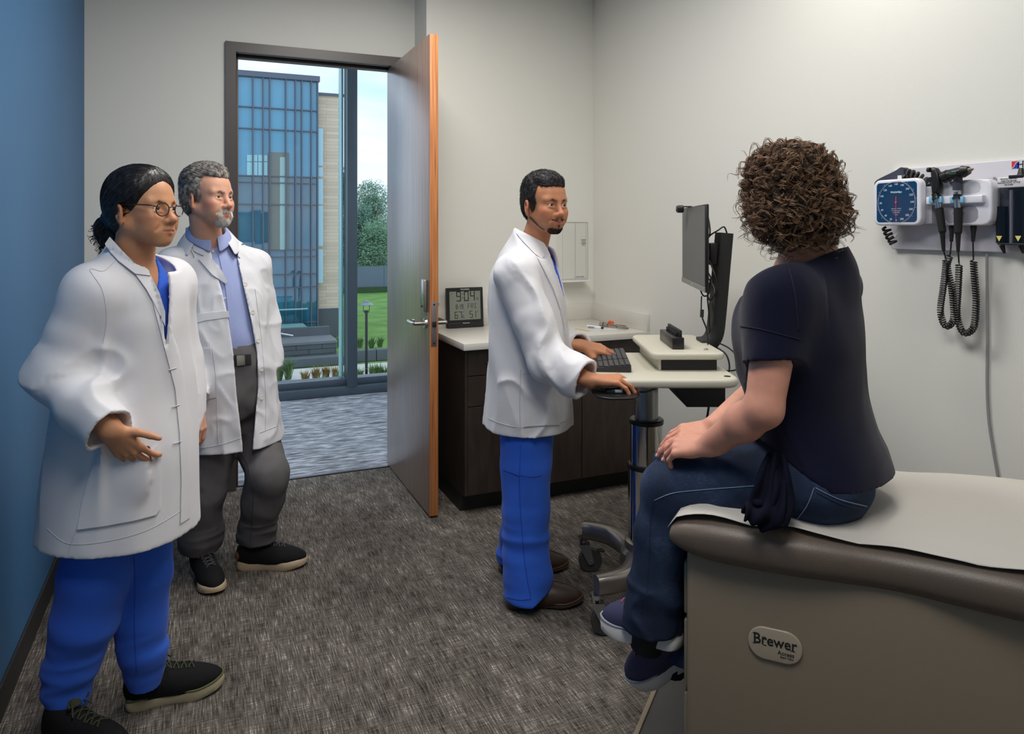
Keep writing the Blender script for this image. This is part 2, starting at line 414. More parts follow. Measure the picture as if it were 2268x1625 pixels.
# ================================================================ counter and cabinet
quartz = mat('quartz', (222, 219, 210), 0.28, spec=0.5)
N, L, b_ = nodes_of(quartz)
t = N.new('ShaderNodeTexCoord'); vz = N.new('ShaderNodeTexVoronoi'); vz.inputs['Scale'].default_value = 60; n = N.new('ShaderNodeTexNoise'); n.inputs['Scale'].default_value = 35
rr = N.new('ShaderNodeValToRGB'); rr.color_ramp.elements[0].position = 0.05; rr.color_ramp.elements[0].color = (*lin((172, 163, 154)), 1); rr.color_ramp.elements[1].position = 0.11; rr.color_ramp.elements[1].color = (*lin((212, 209, 201)), 1)
L.new(t.outputs['Object'], vz.inputs['Vector']); L.new(vz.outputs['Distance'], rr.inputs['Fac']); L.new(rr.outputs['Color'], b_.inputs['Base Color'])
HC = 0.879
ct = thing('countertop', 'pale speckled quartz worktop with low splashback in the corner', 'countertop', (1.77, 3.75, HC - .035))
MB().box((XJ + .002, 3.42, HC - .035), (XR - .001, YB - .001, HC), .0025).build('worktop', quartz, ct)
MB().box((XJ + .002, YB - .02, HC), (XR - .001, YB - .001, HC + .098), .0015).build('splashback', quartz, ct)
MB().box((XR - .02, 3.42, HC), (XR - .001, YB - .02, HC + .098), .0015).build('splashback', quartz, ct)
M_cab = ramp_mat('dark_laminate', [(0.3, (44, 36, 30)), (0.7, (60, 50, 43))], scale=(1, 1, .2), nscale=30, rough=0.42, spec=0.45)
cb = thing('base_cabinet', 'dark brown base cabinet with drawers under the pale worktop', 'cabinet', (1.77, 3.75, 0))
CXA = 1.237; CYF = 3.455
MB().box((CXA, CYF + .02, .095), (XR - .003, YB - .004, HC - .036)).build('cabinet_body', M_cab, cb, smooth=0)
MB().box((CXA + .0, CYF + .075, .0), (XR - .003, YB - .01, .095)).build('toe_kick', mat('kick_black', (26, 28, 28), .5), cb, smooth=0)
cols = [(CXA + .016, 1.575), (1.58, 1.909), (1.914, XR - .006)]
MB().box((CXA, CYF, .1), (CXA + .014, CYF + .021, HC - .038), .001).build('end_panel', M_cab, cb, smooth=0)
M_pull = mat('satin_pull', (190, 188, 184), .3, metal=1)
def pull(parent, x, z, y, horiz=True):
    p = [(-.05, 0), (-.05, -.02), (-.042, -.028), (.042, -.028), (.05, -.02), (.05, 0)]
    q = [(x + a, y + c, z) if horiz else (x, y + c, z + a) for a, c in p]
    MB().tube(q, .0045, 8).build('handle', M_pull, parent)
for z0, z1 in ((.708, HC - .042), (.552, .704), (.1, .548)):
    d = MB().box((cols[0][0], CYF, z0), (cols[0][1], CYF + .02, z1), .0015).build('drawer', M_cab, cb, smooth=0)
    pull(d, 1.405, z1 - .065, CYF)
for (a, c), hx in ((cols[1], cols[1][1] - .04), (cols[2], cols[2][0] + .04)):
    d = MB().box((a, CYF, .1), (c, CYF + .02, HC - .042), .0015).build('door', M_cab, cb, smooth=0)

# ---- digital clock
bk = mat('black_plastic', (26, 26, 27), 0.35, spec=0.5)
bk2 = mat('matt_black', (30, 30, 31), 0.6)
lcd = mat('lcd_glass', (128, 134, 124), 0.3)
ink = mat('lcd_ink', (26, 30, 30), 0.6)
wht = mat('white_print', (222, 222, 222), 0.6)
prn = mat('black_print', (24, 24, 26), 0.6)
KX0, KX1, KY = 1.318, 1.545, 3.985
W, H = KX1 - KX0, .232
KM = frame(((KX0 + KX1) / 2, KY, HC + .0015), (1, 0, 0), (0, math.sin(math.radians(4)), math.cos(math.radians(4))))
ck = thing('digital_clock', 'black desk clock with grey display standing on the worktop', 'clock', ((KX0 + KX1) / 2, KY + .012, HC))
b = MB(KM); b.prism(rounded_rect(W, H, .006, 3, 0, H / 2), -.024, 0, .003); b.box((-W / 2 + .004, 0, -.02), (W / 2 - .004, .03, .012), .003)
b.build('housing', bk, ck)
b = MB(KM); b.box((-W / 2 + .018, .044, .0), (W / 2 - .018, H - .022, .0012)); scr = b.build('display', lcd, ck, smooth=0)
SEG = {'0': 'abcdef', '1': 'bc', '2': 'abged', '3': 'abgcd', '4': 'fgbc', '5': 'afgcd', '6': 'afgedc', '7': 'abc', '8': 'abcdefg', '9': 'abcdfg', 'F': 'afeg', 'R': 'abfgek', 'I': 'him'}
def seg7(b, ch, x, y, w, h, th, z=.0016):
    g = th * .28
    for s in SEG[ch]:
        if s == 'a': r_ = (g, h - th, w - g, h)
        if s == 'd': r_ = (g, 0, w - g, th)
        if s == 'g': r_ = (g, h / 2 - th / 2, w - g, h / 2 + th / 2)
        if s == 'f': r_ = (0, h / 2 + g, th, h - g)
        if s == 'b': r_ = (w - th, h / 2 + g, w, h - g)
        if s == 'e': r_ = (0, g, th, h / 2 - g)
        if s == 'c': r_ = (w - th, g, w, h / 2 - g)
        if s == 'h': r_ = (0, h - th, w, h)
        if s == 'm': r_ = (0, 0, w, th)
        if s == 'i': r_ = (w / 2 - th / 2, th, w / 2 + th / 2, h - th)
        if s == 'k':
            b.addraw([(x + w * .4, y + h / 2, z), (x + w * .4 + th, y + h / 2, z), (x + w, y, z), (x + w - th, y, z), (x + w * .4, y + h / 2, z + .0002), (x + w * .4 + th, y + h / 2, z + .0002), (x + w, y, z + .0002), (x + w - th, y, z + .0002)], [[4, 5, 6, 7], [0, 1, 5, 4], [2, 3, 7, 6]]); continue
        b.box((x + r_[0], y + r_[1], z - .0005), (x + r_[2], y + r_[3], z))
b = MB(KM); y0 = .152
for ch, x in (('9', -.054), ('0', -.006), ('4', .032)): seg7(b, ch, x, y0, .029, .058, .0058)
for yy in (.17, .192): b.box((-.017, yy, .001), (-.0115, yy + .006, .0016))
for ch, x in (('1', .067), ('8', .075)): seg7(b, ch, x, y0 + .004, .0085 if ch == '8' else .004, .016, .0015)
b.text('PM', .005, KM.inverted() @ KM @ Matrix.Translation((-.082, .196, .0014))); b.text('dst', .005, Matrix.Translation((.076, .206, .0014)))
b.build('readout', ink, scr, smooth=0); b = MB(KM)
for ch, x in (('8', -.058), ('1', -.034), ('9', -.024)): seg7(b, ch, x, .108, .012 if ch != '1' else .006, .026, .0028)
b.box((-.042, .112, .001), (-.0395, .1145, .0016)); b.box((-.042, .122, .001), (-.0395, .1245, .0016))
for ch, x in (('F', .016), ('R', .036), ('I', .056)): seg7(b, ch, x, .11, .014, .027, .0024)
b.build('readout', ink, scr, smooth=0); b = MB(KM)
for ch, x in (('6', -.066), ('7', -.042)): seg7(b, ch, x, .052, .02, .041, .0038)
seg7(b, '6', -.018, .054, .010, .018, .002); b.text('°F', .011, Matrix.Translation((-.012, .088, .0014)))
seg7(b, '5', .026, .054, .02, .041, .0036); seg7(b, '1', .06, .054, .006, .041, .0036); b.text('%', .010, Matrix.Translation((.076, .09, .0014)))
b.build('readout', ink, scr, smooth=0)
b = MB(KM); b.text('TRACEABLE', .010, Matrix.Translation((0, H - .011, .0004)), squash=1.05); b.build('lettering', wht, ck, smooth=0); b = MB(KM); b.text('fisherbrand', .009, Matrix.Translation((0, .026, .0126)))
b.build('lettering', wht, ck, smooth=0)

# ---- clear holder on the wall
acr = pane_mat('clear_acrylic', (0.995, 0.996, 0.995), 0.02)
edge = mat('acrylic_edge', (176, 180, 172), 0.2, spec=0.6)
HX0, HX1, HZ0, HZ1, HD = 2.063, 2.287, 1.136, 1.497, .085
ho = thing('acrylic_holder', 'clear acrylic wall holder with printed side label above the worktop', 'holder', ((HX0 + HX1) / 2, YB, HZ0))
MB().box((HX0, YB - .003, HZ0), (HX1, YB - .0005, HZ1)).build('back_sheet', acr, ho, smooth=0)
MB().box((HX0, YB - HD, HZ0 - .0), (HX1 - .06, YB - HD + .003, HZ1 - .0)).build('front_sheet', acr, ho, smooth=0)
b = MB()
for p, q in (((HX0, YB - HD, HZ0), (HX0, YB - HD, HZ1)), ((HX1 - .06, YB - HD, HZ0), (HX1 - .06, YB - HD, HZ1)), ((HX1, YB - .003, HZ0), (HX1, YB - .003, HZ1)), ((HX0, YB - .003, HZ1), (HX1, YB - .003, HZ1)), ((HX0, YB - HD, HZ1), (HX1 - .06, YB - HD, HZ1)), ((HX0, YB - HD, HZ0), (HX1 - .06, YB - HD, HZ0)), ((HX1 - .06, YB - HD, HZ1), (HX1 - .06, YB - .003, HZ1)), ((HX1 - .09, YB - .003, HZ0), (HX1 - .09, YB - .003, HZ1)), ((HX0, YB - .003, HZ0), (HX1, YB - .003, HZ0))):
    b.cyl(p, q, .0011, seg=6)
b.build('sheet_edge', edge, ho)
MB().box((HX0, YB - HD - .004, HZ0 - .012), (HX1 - .03, YB - .001, HZ0 - .002), .002).build('ledge', mat('white_plastic', (226, 226, 226), .4), ho)
b = MB(); TM = frame((HX1 - .030, YB - .0036, 0), (1, 0, 0), (0, 0, 1))
gp = mat('grey_print', (120, 120, 118), .6)
for i, (tx, sz) in enumerate((('UNIVERSAL', .008), ('GLOVE', .007), ('DISPENSER', .008), ('SINGLE', .006))): b.text(tx, sz, TM @ Matrix.Translation((0, 1.385 - .011 * i, 0)))
b.build('label_print', gp, ho, smooth=0)
b = MB(TM); b.text('HENRY SCHEIN', .0085, Matrix.Translation((-.025, HZ0 + .014, 0))); b.build('maker_print', gp, ho, smooth=0)

# ---- glass canister glimpsed behind the standing man's back
cn = thing('glass_canister', 'tall clear canister beside the clock on the worktop', 'canister', (1.63, 3.86, HC))
MB().lathe([(.045, HC + .0005), (.047, HC + .006), (.047, HC + .17), (.045, HC + .17), (.045, HC + .008), (.0, HC + .008)], 28, Matrix.Translation((1.63, 3.86, 0))).build('jar', acr, cn)
MB().lathe([(.048, HC + .17), (.05, HC + .176), (.048, HC + .19), (.012, HC + .196), (.014, HC + .21), (.0, HC + .214)], 28, Matrix.Translation((1.63, 3.86, 0))).build('lid', M_steel, cn)

# ---- loose things on the worktop
def ontop(px, py, z=HC):
    d = FPX * (EYE - z) / (py - CY); return rd(pt(px, py, d))
def along(a, c, r, mtl, name, label, cat, taper=1.0, seg=12):
    a = ontop(*a); c = ontop(*c); a.z = HC + r; c.z = HC + r * taper
    return a, c
wood = mat('pale_wood', (214, 186, 140), .6)
a = ontop(1275, 727.5); c = ontop(1305, 733)
b = MB(frame((a + c) / 2 + Vector((0, 0, .0006)), c - a, (0, 1, 0))); l_ = (c - a).length
b.prism(rounded_rect(l_, .016, .0079, 6), 0, .0018, .0005)
tag(b.build('tongue_depressor', wood), 'flat wooden tongue depressor lying on the pale worktop', 'tongue depressor')
a = ontop(1301, 725); c = ontop(1336, 729); r0 = .0075
M = frame(a + Vector((0, 0, r0)), c - a, (0, 0, 1)); l_ = (c - a).length
pen = tag(MB(M).cyl((0, 0, 0), (l_ * .9, 0, 0), r0, seg=16).build('penlight', mat('pen_white', (232, 236, 248), .35)), 'white penlight lying on the worktop beside the tuning fork', 'penlight')
MB(M).cyl((l_ * .9, 0, 0), (l_, 0, 0), r0 * .95, r0 * .7, 14).build('tip', M_dark, pen)
MB(M).box((l_ * .1, -.002, r0 * .9), (l_ * .5, .002, r0 * 1.4), .0008).build('clip', M_steel, pen)
a = ontop(1316, 727); c = ontop(1366, 730)
sl = MB(frame((a + c) / 2 + Vector((0, 0, .0005)), c - a, (0, 1, 0))); l_ = (c - a).length
sl.box((-l_ / 2, -.018, 0), (l_ / 2, .018, .0008)); sl = tag(sl.build('paper_ruler', mat('paper_white', (232, 234, 240), .7), smooth=0), 'narrow printed white paper strip under the penlight on the worktop', 'paper strip')
b = MB(frame((a + c) / 2 + Vector((0, 0, .0014)), c - a, (0, 1, 0)))
for i in range(14): b.box((-l_ / 2 + .006 + i * .009, -.016, 0), (-l_ / 2 + .0075 + i * .009, -.008, .0002))
b.build('scale_marks', prn, sl, smooth=0)
a = ontop(1333, 722); c = ontop(1386, 730)
M = frame(a + Vector((0, 0, .012)), c - a, (0, 0, 1)); l_ = (c - a).length
tf = tag(MB(M).box((0, -.006, -.01), (l_ * .62, .006, .006), .003).build('tuning_fork', M_steel), 'steel tuning fork lying on the worktop by the splashback', 'tuning fork')
MB(M).cyl((-.012, -.0, 0), (.018, 0, 0), .0135, seg=18).cyl((.022, 0, 0), (.05, 0, 0), .0115, seg=18).build('weight', M_steel, tf)
for s_ in (-1, 1): MB(M).box((l_ * .6, s_ * .004 - .003, -.008), (l_, s_ * .009 + .003, .002), .002).build('tine', M_steel, tf)
a = ontop(1345, 719.5); c = ontop(1392, 729)
M = frame(a + Vector((0, 0, .006)), c - a, (0, 0, 1)); l_ = (c - a).length
hm = tag(MB(M).cyl((0, 0, 0), (l_, 0, 0), .0035, .0045, 12).build('reflex_hammer', M_steel), 'reflex hammer with triangular orange rubber head on the worktop', 'reflex hammer')
b = MB(M); b.prism([(0, -.005), (.052, -.005), (.058, .004), (.052, .02), (.03, .024), (.006, .006)], -.010, .010, .003); b.build('rubber_head', mat('orange_rubber', (224, 98, 40), .5), hm, label='orange rubber head')

# ================================================================ exam table (own frame: x towards the head end, y towards the wall side)
TA = Vector((.906, -.4225, 0)).normalized(); TB = Vector((-TA.y, TA.x, 0))
FT = F @ Matrix((TA, TB, Vector((0, 0, 1)))).transposed().to_4x4()
FT = Matrix.Translation(rd((.420, 1.743, 0))) @ FT
M_tan = mat('tan_enamel', (132, 119, 101), 0.42, spec=0.4, bump=0.05, bscale=300)
M_vinyl = mat('brown_vinyl', (94, 82, 72), 0.40, spec=0.45, bump=0.12, bscale=380)
M_paper = mat('exam_paper', (196, 191, 184), 0.75, spec=0.2)
TLEN, TW, TZ = 1.02, .57, .684
tb = thing('exam_table', 'tan exam table with brown padded top by the right wall', 'exam table', FT @ Vector((TLEN / 2, TW / 2, 0)))
MB(FT).box((0, 0, .0), (TLEN, TW, TZ), .012, seg=3).build('cabinet_body', M_tan, tb)
for z0, z1 in ((.02, .32), (.335, .50), (.515, .64)):
    MB(FT).box((-.012, .03, z0), (.002, TW - .03, z1), .004).build('drawer_front', M_tan, tb)
stp = MB(FT).box((-.178, .02, .0), (.02, TW - .06, .055), .006).build('step', mat('step_rubber', (64, 62, 60), .8, bump=.3, bscale=200), tb)
MB(FT).box((-.186, .015, .045), (-.172, TW - .055, .062), .003).build('step_trim', M_tan, stp)
# padded top: rounded sections swept from foot to head
def pad_section(x):
    hw = TW / 2 + .045; e = 1.0
    if x < .10: e = math.sqrt(max(0, 1 - ((.10 - x) / .136) ** 2))
    dip = math.exp(-((x - .44) / .15) ** 2)
    hump = math.exp(-((x - .80) / .2) ** 2)
    return hw - .026 * dip + .012 * hump, .068 * (0.30 + .70 * e) - .006 * dip, .722 - .004 * dip, e
def pad_pt(x, s, off=0.0):
    """s 0..1 round the section, 0 = wall-side middle of the top"""
    hw, hh, zc_, e = pad_section(x)
    a = 2 * math.pi * s; c, sn = math.cos(a), math.sin(a); n_ = 2 / 5.0
    px_ = math.copysign(abs(sn) ** n_, sn) * (hw + off); pz = math.copysign(abs(c) ** (2 / 2.6), c) * (hh + off)
    return Vector((x, TW / 2 - px_ * (0.93 + .07 * e), zc_ + pz + .012 * 0))
xs_ = [-.036, -.034, -.028, -.016, .0, .025, .06, .1] + [.1 + .035 * i for i in range(1, 28)]
vs = []; fs = []; ns = 56
for x in xs_:
    for k in range(ns): vs.append(FT @ pad_pt(x, k / ns))
for i in range(len(xs_) - 1):
    for k in range(ns):
        j = (k + 1) % ns; fs.append([i * ns + k, i * ns + j, (i + 1) * ns + j, (i + 1) * ns + k])
fs.append(list(range(ns))); fs.append([(len(xs_) - 1) * ns + k for k in range(ns)])
link('cushion', vs, fs, M_vinyl, tb, 60)
# paper roll sheet laid over the pad
pp = []; pf = []; xs2 = [-.043 + .022 * i for i in range(50)]; ss = [-.205 + .355 * k / 44 for k in range(45)]
for i, x in enumerate(xs2):
    for k, s_ in enumerate(ss):
        q = 1 - .03 * math.sin(x * 9) - .05 * max(0, x - .25) - .10 * math.exp(-((x - .22) / .05) ** 2)
        p = pad_pt(max(x, -.033), s_ * (q if s_ > 0 else 1), .004)
        if x < -.03: p.z -= .02; p.x = -.043
        if s_ > .11: p.z += .008 * abs(math.sin(x * 14 + 1)) * (s_ - .11) / .04; 
        p.z += .0035 * (mnoise.noise(Vector((x * 9, s_ * 14, 3))) + 1) * 1.0 + .006 * max(0, mnoise.noise(Vector((x * 4 + s_ * 9, s_ * 3 - x * 2, 9))))
        pp.append(FT @ p)
for i in range(len(xs2) - 1):
    for k in range(len(ss) - 1):
        a = i * len(ss) + k; pf.append([a, a + 1, a + len(ss) + 1, a + len(ss)])
ps = link('table_paper', pp, pf, M_paper, None, 180)
sol = ps.modifiers.new('thick', 'SOLIDIFY'); sol.thickness = .0012; sol.offset = 1
tag(ps, 'white paper sheet spread over the brown padded exam table', 'table paper')
# maker's badge on the near side
BM_ = FT @ frame((.202, -.0005, .506), (1, 0, 0), (0, 0, 1))
b = MB(BM_); b.prism(rounded_rect(.118, .074, .0365, 10), -.001, .006, .003); bd = b.build('badge', mat('badge_tan', (168, 154, 134), .35), tb)
b = MB(BM_); b.text('Brewer', .034, Matrix.Translation((.0, .008, .0062)), squash=.92, bold=.0004)
# bracketed serifs on the stems of the letters
for x, y in ((-.0445, .0195), (-.0445, -.0035), (-.021, -.0035), (.037, -.0035), (.0405, -.0035), (-.0225, .0145)): b.box((x - .0035, y - .0007, .0058), (x + .0035, y + .0007, .0068))
b.text('Access', .0135, Matrix.Translation((.024, -.0135, .0062)), squash=.95); b.text('Exam Table', .006, Matrix.Translation((.026, -.0225, .0062)))
b.build('lettering', prn, bd, smooth=0)

# ================================================================ things on the right wall
def rw(px, py, p=0.0):
    x = XR - p; r = (px - CX) / FPX; y = x * (CT - r * ST) / (ST + r * CT); d = x * ST + y * CT
    return Vector((x, y, EYE - (py - CY) * d / FPX))
def rwbox(b, x0, y0, x1, y1, p0, p1, bev=.003, seg=2):
    a = rw(x0, y0, p1); c = rw(x1, y1, p1)
    b.box((XR - p1, min(a.y, c.y), min(a.z, c.z)), (XR - p0, max(a.y, c.y), max(a.z, c.z)), bev, seg=seg); return b
RWM = lambda o: frame(o, (0, -1, 0), (0, 0, 1))     # sign-like frame facing the room
lil = mat('pale_lilac_board', (206, 203, 212), .4)
whp = mat('gauge_white', (226, 226, 234), .32, spec=.5)
grp = mat('grey_plastic', (178, 176, 182), .45)
ya, yb2 = rw(1972, 500, .02).y, 1.02
za, zb = 1.384, 1.672
b = MB(RWM((XR - .001, 0, 0))); b.prism(rounded_rect(ya - yb2, zb - za, .012, 5, -(ya + yb2) / 2, (za + zb) / 2), 0, .02, .003)
bdm = tag(b.build('wall_board', lil, smooth=35), 'pale lilac mounting board for instruments on the right wall', 'wall board')
ya = rw(2246, 370, .021)
for poly, col in (([(0, 0), (.022, .022), (0, .022)], (204, 40, 44)), ([(0, 0), (.022, 0), (.022, .022)], (36, 62, 160))):
    MB(RWM(rw(2241, 373.5, .0212))).prism(poly, 0, .0006).build('emblem', mat('logo%d' % col[0], col, .5), bdm, smooth=0)
MB(RWM(rw(2241, 373.5, .0212))).tube([(.0, .001, .0008), (.006, .004, .0008), (.013, .017, .0008), (.022, .021, .0008)], .0012, 6).build('emblem_stripe', wht, bdm)
b = MB(RWM(rw(2252.5, 373.5, .0212))); b.text('H', .030, Matrix.Translation((.0, .0115, 0)), align='LEFT', squash=.95); b.text('E', .022, Matrix.Translation((.022, .008, 0)), align='LEFT')
for x, y in ((.003, .0222), (.0175, .0222), (.003, .0007), (.0175, .0007)): b.box((x - .002, y - .0006, 0), (x + .003, y + .0006, .0006))
b.build('lettering', prn, bdm, smooth=0)

# blood pressure gauge
g0 = rw(1934, 400, .105); g1 = rw(2040, 499, .105); gy, gz = (g0.y + g1.y) / 2, (g0.z + g1.z) / 2; gw, gh = abs(g1.y - g0.y), g0.z - g1.z
bp = thing('blood_pressure_gauge', 'square white blood pressure gauge with blue dial on the wall board', 'gauge', (XR - .06, gy, gz - gh / 2))
GM = RWM((XR - .105, gy, gz))
b = MB(GM); b.prism(rounded_rect(gw, gh, .026, 6), -.028, .0, .007, seg=4); b.build('bezel', whp, bp)
b = MB(GM); b.prism(rounded_rect(gw * .84, gh * .86, .012, 5), -.02, .0006); face = b.build('dial_face', mat('dial_blue', (22, 66, 104), .12, spec=.6), bp, smooth=0)
b = MB(); rwbox(b, 1962, 418, 2064, 496, .0195, .078, .006); b.build('mount', grp, bp)
b = MB(GM); R = gw * .335
for i, v in enumerate(range(20, 301, 20)):
    a = math.radians(-90 - 20 - i * 22.8) if True else 0
    b.text(str(v), .0098, Matrix.Translation((R * .98 * math.cos(a), R * 1.0 * math.sin(a), .0009)), depth=.0002)
b.text('0', .0098, Matrix.Translation((0, -R, .0009)), depth=.0002)
b.text('WelchAllyn', .0095, Matrix.Translation((0, R * .56, .0009)), depth=.0002, bold=.0002)
for i, tx in enumerate(('Latex-Free  Certified', 'CE  0297 inspected', 'CALIBRATED', 'mmHg')): b.text(tx, .0045, Matrix.Translation((0, -.022 - .007 * i, .0009)), depth=.0002)
for k in range(75):
    a = math.radians(-90 - 4.75 * k); r0 = gw * .385; r1 = r0 + (.008 if k % 5 == 0 else .004); c, s_ = math.cos(a), math.sin(a); w_ = .0004
    b.addraw([(r0 * c - w_ * s_, r0 * s_ + w_ * c, .0009), (r0 * c + w_ * s_, r0 * s_ - w_ * c, .0009), (r1 * c + w_ * s_, r1 * s_ - w_ * c, .0009), (r1 * c - w_ * s_, r1 * s_ + w_ * c, .0009)], [[0, 1, 2, 3]])
b.build('scale', mat('dial_print', (214, 222, 228), .5), face, smooth=0)
b = MB(GM); b.tube([(r0 * math.cos(math.radians(t_)), r0 * math.sin(math.radians(t_)), .0009) for t_ in range(0, 360, 6)], .0006, 5, closed=True); b.build('scale_ring', grp, face)
b = MB(GM); b.addraw([(-.0015, .02, .002), (.0015, .02, .002), (.0006, -gw * .36, .002), (-.0006, -gw * .36, .002)], [[0, 1, 2, 3]]); b.cyl((0, 0, .001), (0, 0, .003), .004, seg=12); b.build('needle', mat('needle_red', (224, 70, 92), .4), face, smooth=0)
# cuff in the basket behind
nav = mat('navy_nylon', (30, 38, 62), .7, sheen=.3, bump=.2, bscale=300)
b = MB()
P = [rw(1942, 404, .05), rw(1952, 396, .06), rw(1985, 380, .065), rw(2000, 371, .07), rw(2008, 374, .07), rw(2014, 390, .06), rw(2022, 402, .05)]
for o_ in (0, .02):
    q = spline([p_ + Vector((o_, 0, -o_ * .4)) for p_ in P], 6)
    vs = []; fs = []
    for p_ in q: vs += [p_ + Vector((-.012, 0, 0)), p_ + Vector((.012, 0, 0)), p_ + Vector((.012, 0, -.045)), p_ + Vector((-.012, 0, -.045))]
    for i in range(len(q) - 1):
        for k in range(4): fs.append([i * 4 + k, i * 4 + (k + 1) % 4, i * 4 + 4 + (k + 1) % 4, i * 4 + 4 + k])
    fs += [[0, 1, 2, 3], [len(vs) - 4, len(vs) - 3, len(vs) - 2, len(vs) - 1]]
    b.addraw(vs, fs)
cf = b.build('cuff', nav, bp, 50)
MB(RWM(rw(1992, 396, .083))).box((-.006, 0, 0), (.010, .012, .0015)).build('cuff_label', wht, cf, smooth=0)
b = MB(); rwbox(b, 2008, 398, 2052, 424, .02, .075, .006); b.build('basket', bk2, bp)
hose = mat('black_hose', (28, 28, 29), .45)
MB().tube(coil(spline([rw(2006, 383, .075), rw(2030, 390, .07), rw(2050, 404, .06), rw(2062, 420, .05)], 5), .0125, 7), .0058, 8).build('coiled_tube', hose, bp)
MB().tube(coil(spline([rw(1962, 504, .07), rw(1968, 520, .07), rw(1976, 533, .07), rw(1978, 540, .07)], 4), .011, 4.2), .0048, 8).build('coiled_tube', hose, bp)
MB().tube(spline([rw(1992, 500, .07), rw(1990, 512, .07), rw(1982, 524, .07)], 5), .005, 8).build('clear_tube', mat('clear_hose', (206, 206, 196), .25), bp)

# charging unit for the hand instruments
cu = thing('instrument_charger', 'white wall charging cradle holding two black hand instruments', 'charger', rw(2140, 500, .03))
b = MB(); rwbox(b, 2086, 397, 2200, 500, .0195, .04, .008); b.build('back_plate', grp, cu)
b = MB(); o_ = rw(2100, 450, .04); Q = lambda px, py: ((o_.y - rw(px, py, .085).y), rw(px, py, .085).z - o_.z)
outer = [Q(2078, 436), Q(2078, 404)] + [Q(2084, 401)] + [Q(2150, 397), Q(2176, 396), Q(2188, 398), Q(2194, 405), Q(2197, 420), Q(2197, 470), Q(2195, 486), Q(2188, 495), Q(2176, 499), Q(2100, 499), Q(2090, 494), Q(2080, 478), Q(2076, 462), Q(2072, 455), Q(2050, 452), Q(2050, 440), Q(2060, 438)]
b.prism(outer, -.042, .0, .006, M=RWM((XR - .085, o_.y, o_.z)), seg=3); b.build('housing', whp, cu)
inn = mat('recess_grey', (150, 148, 158), .5)
b = MB(); b.prism([Q(2090, 458), Q(2152, 455), Q(2162, 458), Q(2166, 466), Q(2166, 482), Q(2160, 490), Q(2150, 493), Q(2100, 494), Q(2094, 486)], -.004, .0008, M=RWM((XR - .085, o_.y, o_.z))); b.build('lower_recess', inn, cu, smooth=0)
b = MB(); b.prism([Q(2082, 405), Q(2160, 401), Q(2170, 405), Q(2172, 415), Q(2168, 424), Q(2158, 427), Q(2082, 431)], -.004, .0008, M=RWM((XR - .085, o_.y, o_.z))); b.build('upper_recess', mat('recess_light', (204, 203, 210), .5), cu, smooth=0)
b = MB(); rwbox(b, 2050, 436, 2176, 449, .083, .102, .004, 3); b.build('hook_bar', whp, cu)
M_clip = mat('clip_blue', (132, 186, 220), .4)
for px in (2061, 2080, 2108, 2128):
    b = MB(); rwbox(b, px - 5, 435, px + 5, 449, .095, .112, .003); b.build('hook_clip', M_clip, cu)
b = MB(RWM(rw(2123, 472, .0862))); b.text('WelchAllyn', .009, Matrix.Identity(4)); b.build('lettering', mat('teal_print', (96, 140, 136), .5), cu, smooth=0)
for px in (2108, 2156):
    MB().cyl(rw(px, 499, .06), rw(px, 510, .06), .009, .0085, 12).cyl(rw(px, 510, .06), rw(px - 1, 535, .06), .0075, .005, 12).build('cord_socket', bk2, cu)

chrome = mat('chrome', (200, 200, 200), .12, metal=1)
def instrument(name, label, pts_, head):
    t_ = thing(name, label, 'medical instrument', pts_['bottom'])
    top, ch1, gr0, gr1, tail = pts_['top'], pts_['ch'], pts_['gr0'], pts_['gr1'], pts_['bottom']
    d = lambda a_, c_, k: a_.lerp(c_, k)
    MB().cyl(top, d(top, ch1, .35), .0125, .0125, 18).cyl(d(top, ch1, .35), d(top, ch1, .62), .0145, .0155, 18).build('collar', bk, t_)
    MB().cyl(d(top, ch1, -.3), top, .0105, seg=18).cyl(d(top, ch1, .62), gr0, .0095, .0105, 18).build('chrome_neck', chrome, t_)
    MB().cyl(gr0, gr1, .0125, .0115, 18).cyl(gr1, d(gr1, tail, .12), .0115, .008, 18).cyl(d(gr1, tail, .12), tail, .008, .005, 14).build('grip', bk2, t_)
    head(t_); return t_
P = dict(top=rw(2072, 428, .105), ch=rw(2078, 448, .105), gr0=rw(2080, 461, .105), gr1=rw(2087, 512, .10), bottom=rw(2090, 556, .09))
def oph(t_):
    a_ = rw(2068, 420, .105); b = MB()
    pr = [(2062, 428), (2076, 428), (2079, 415), (2079, 398), (2076, 382), (2070, 372), (2062, 370), (2058, 374), (2060, 395), (2060, 415)]
    o2 = rw(2068, 400, .12); b.prism([(o2.y - rw(x, y, .12).y, rw(x, y, .12).z - o2.z) for x, y in pr], -.026, 0, .008, M=RWM(o2), seg=3); b.build('head', bk, t_)
    b = MB(); b.cyl(rw(2055, 376, .118), rw(2060, 376, .118), .008, seg=14); b.build('brow_rest', bk2, t_)
    MB().cyl(rw(2060, 398, .1205), rw(2060, 398, .1195), .009, seg=16).build('lens_dial', mat('lens_dark', (50, 52, 54), .08, spec=.8), t_)
instrument('ophthalmoscope', 'black ophthalmoscope with rounded head, left one hung in the charger', P, oph)
P = dict(top=rw(2121, 430, .105), ch=rw(2121, 447, .105), gr0=rw(2122, 460, .105), gr1=rw(2122, 514, .10), bottom=rw(2122, 557, .09))
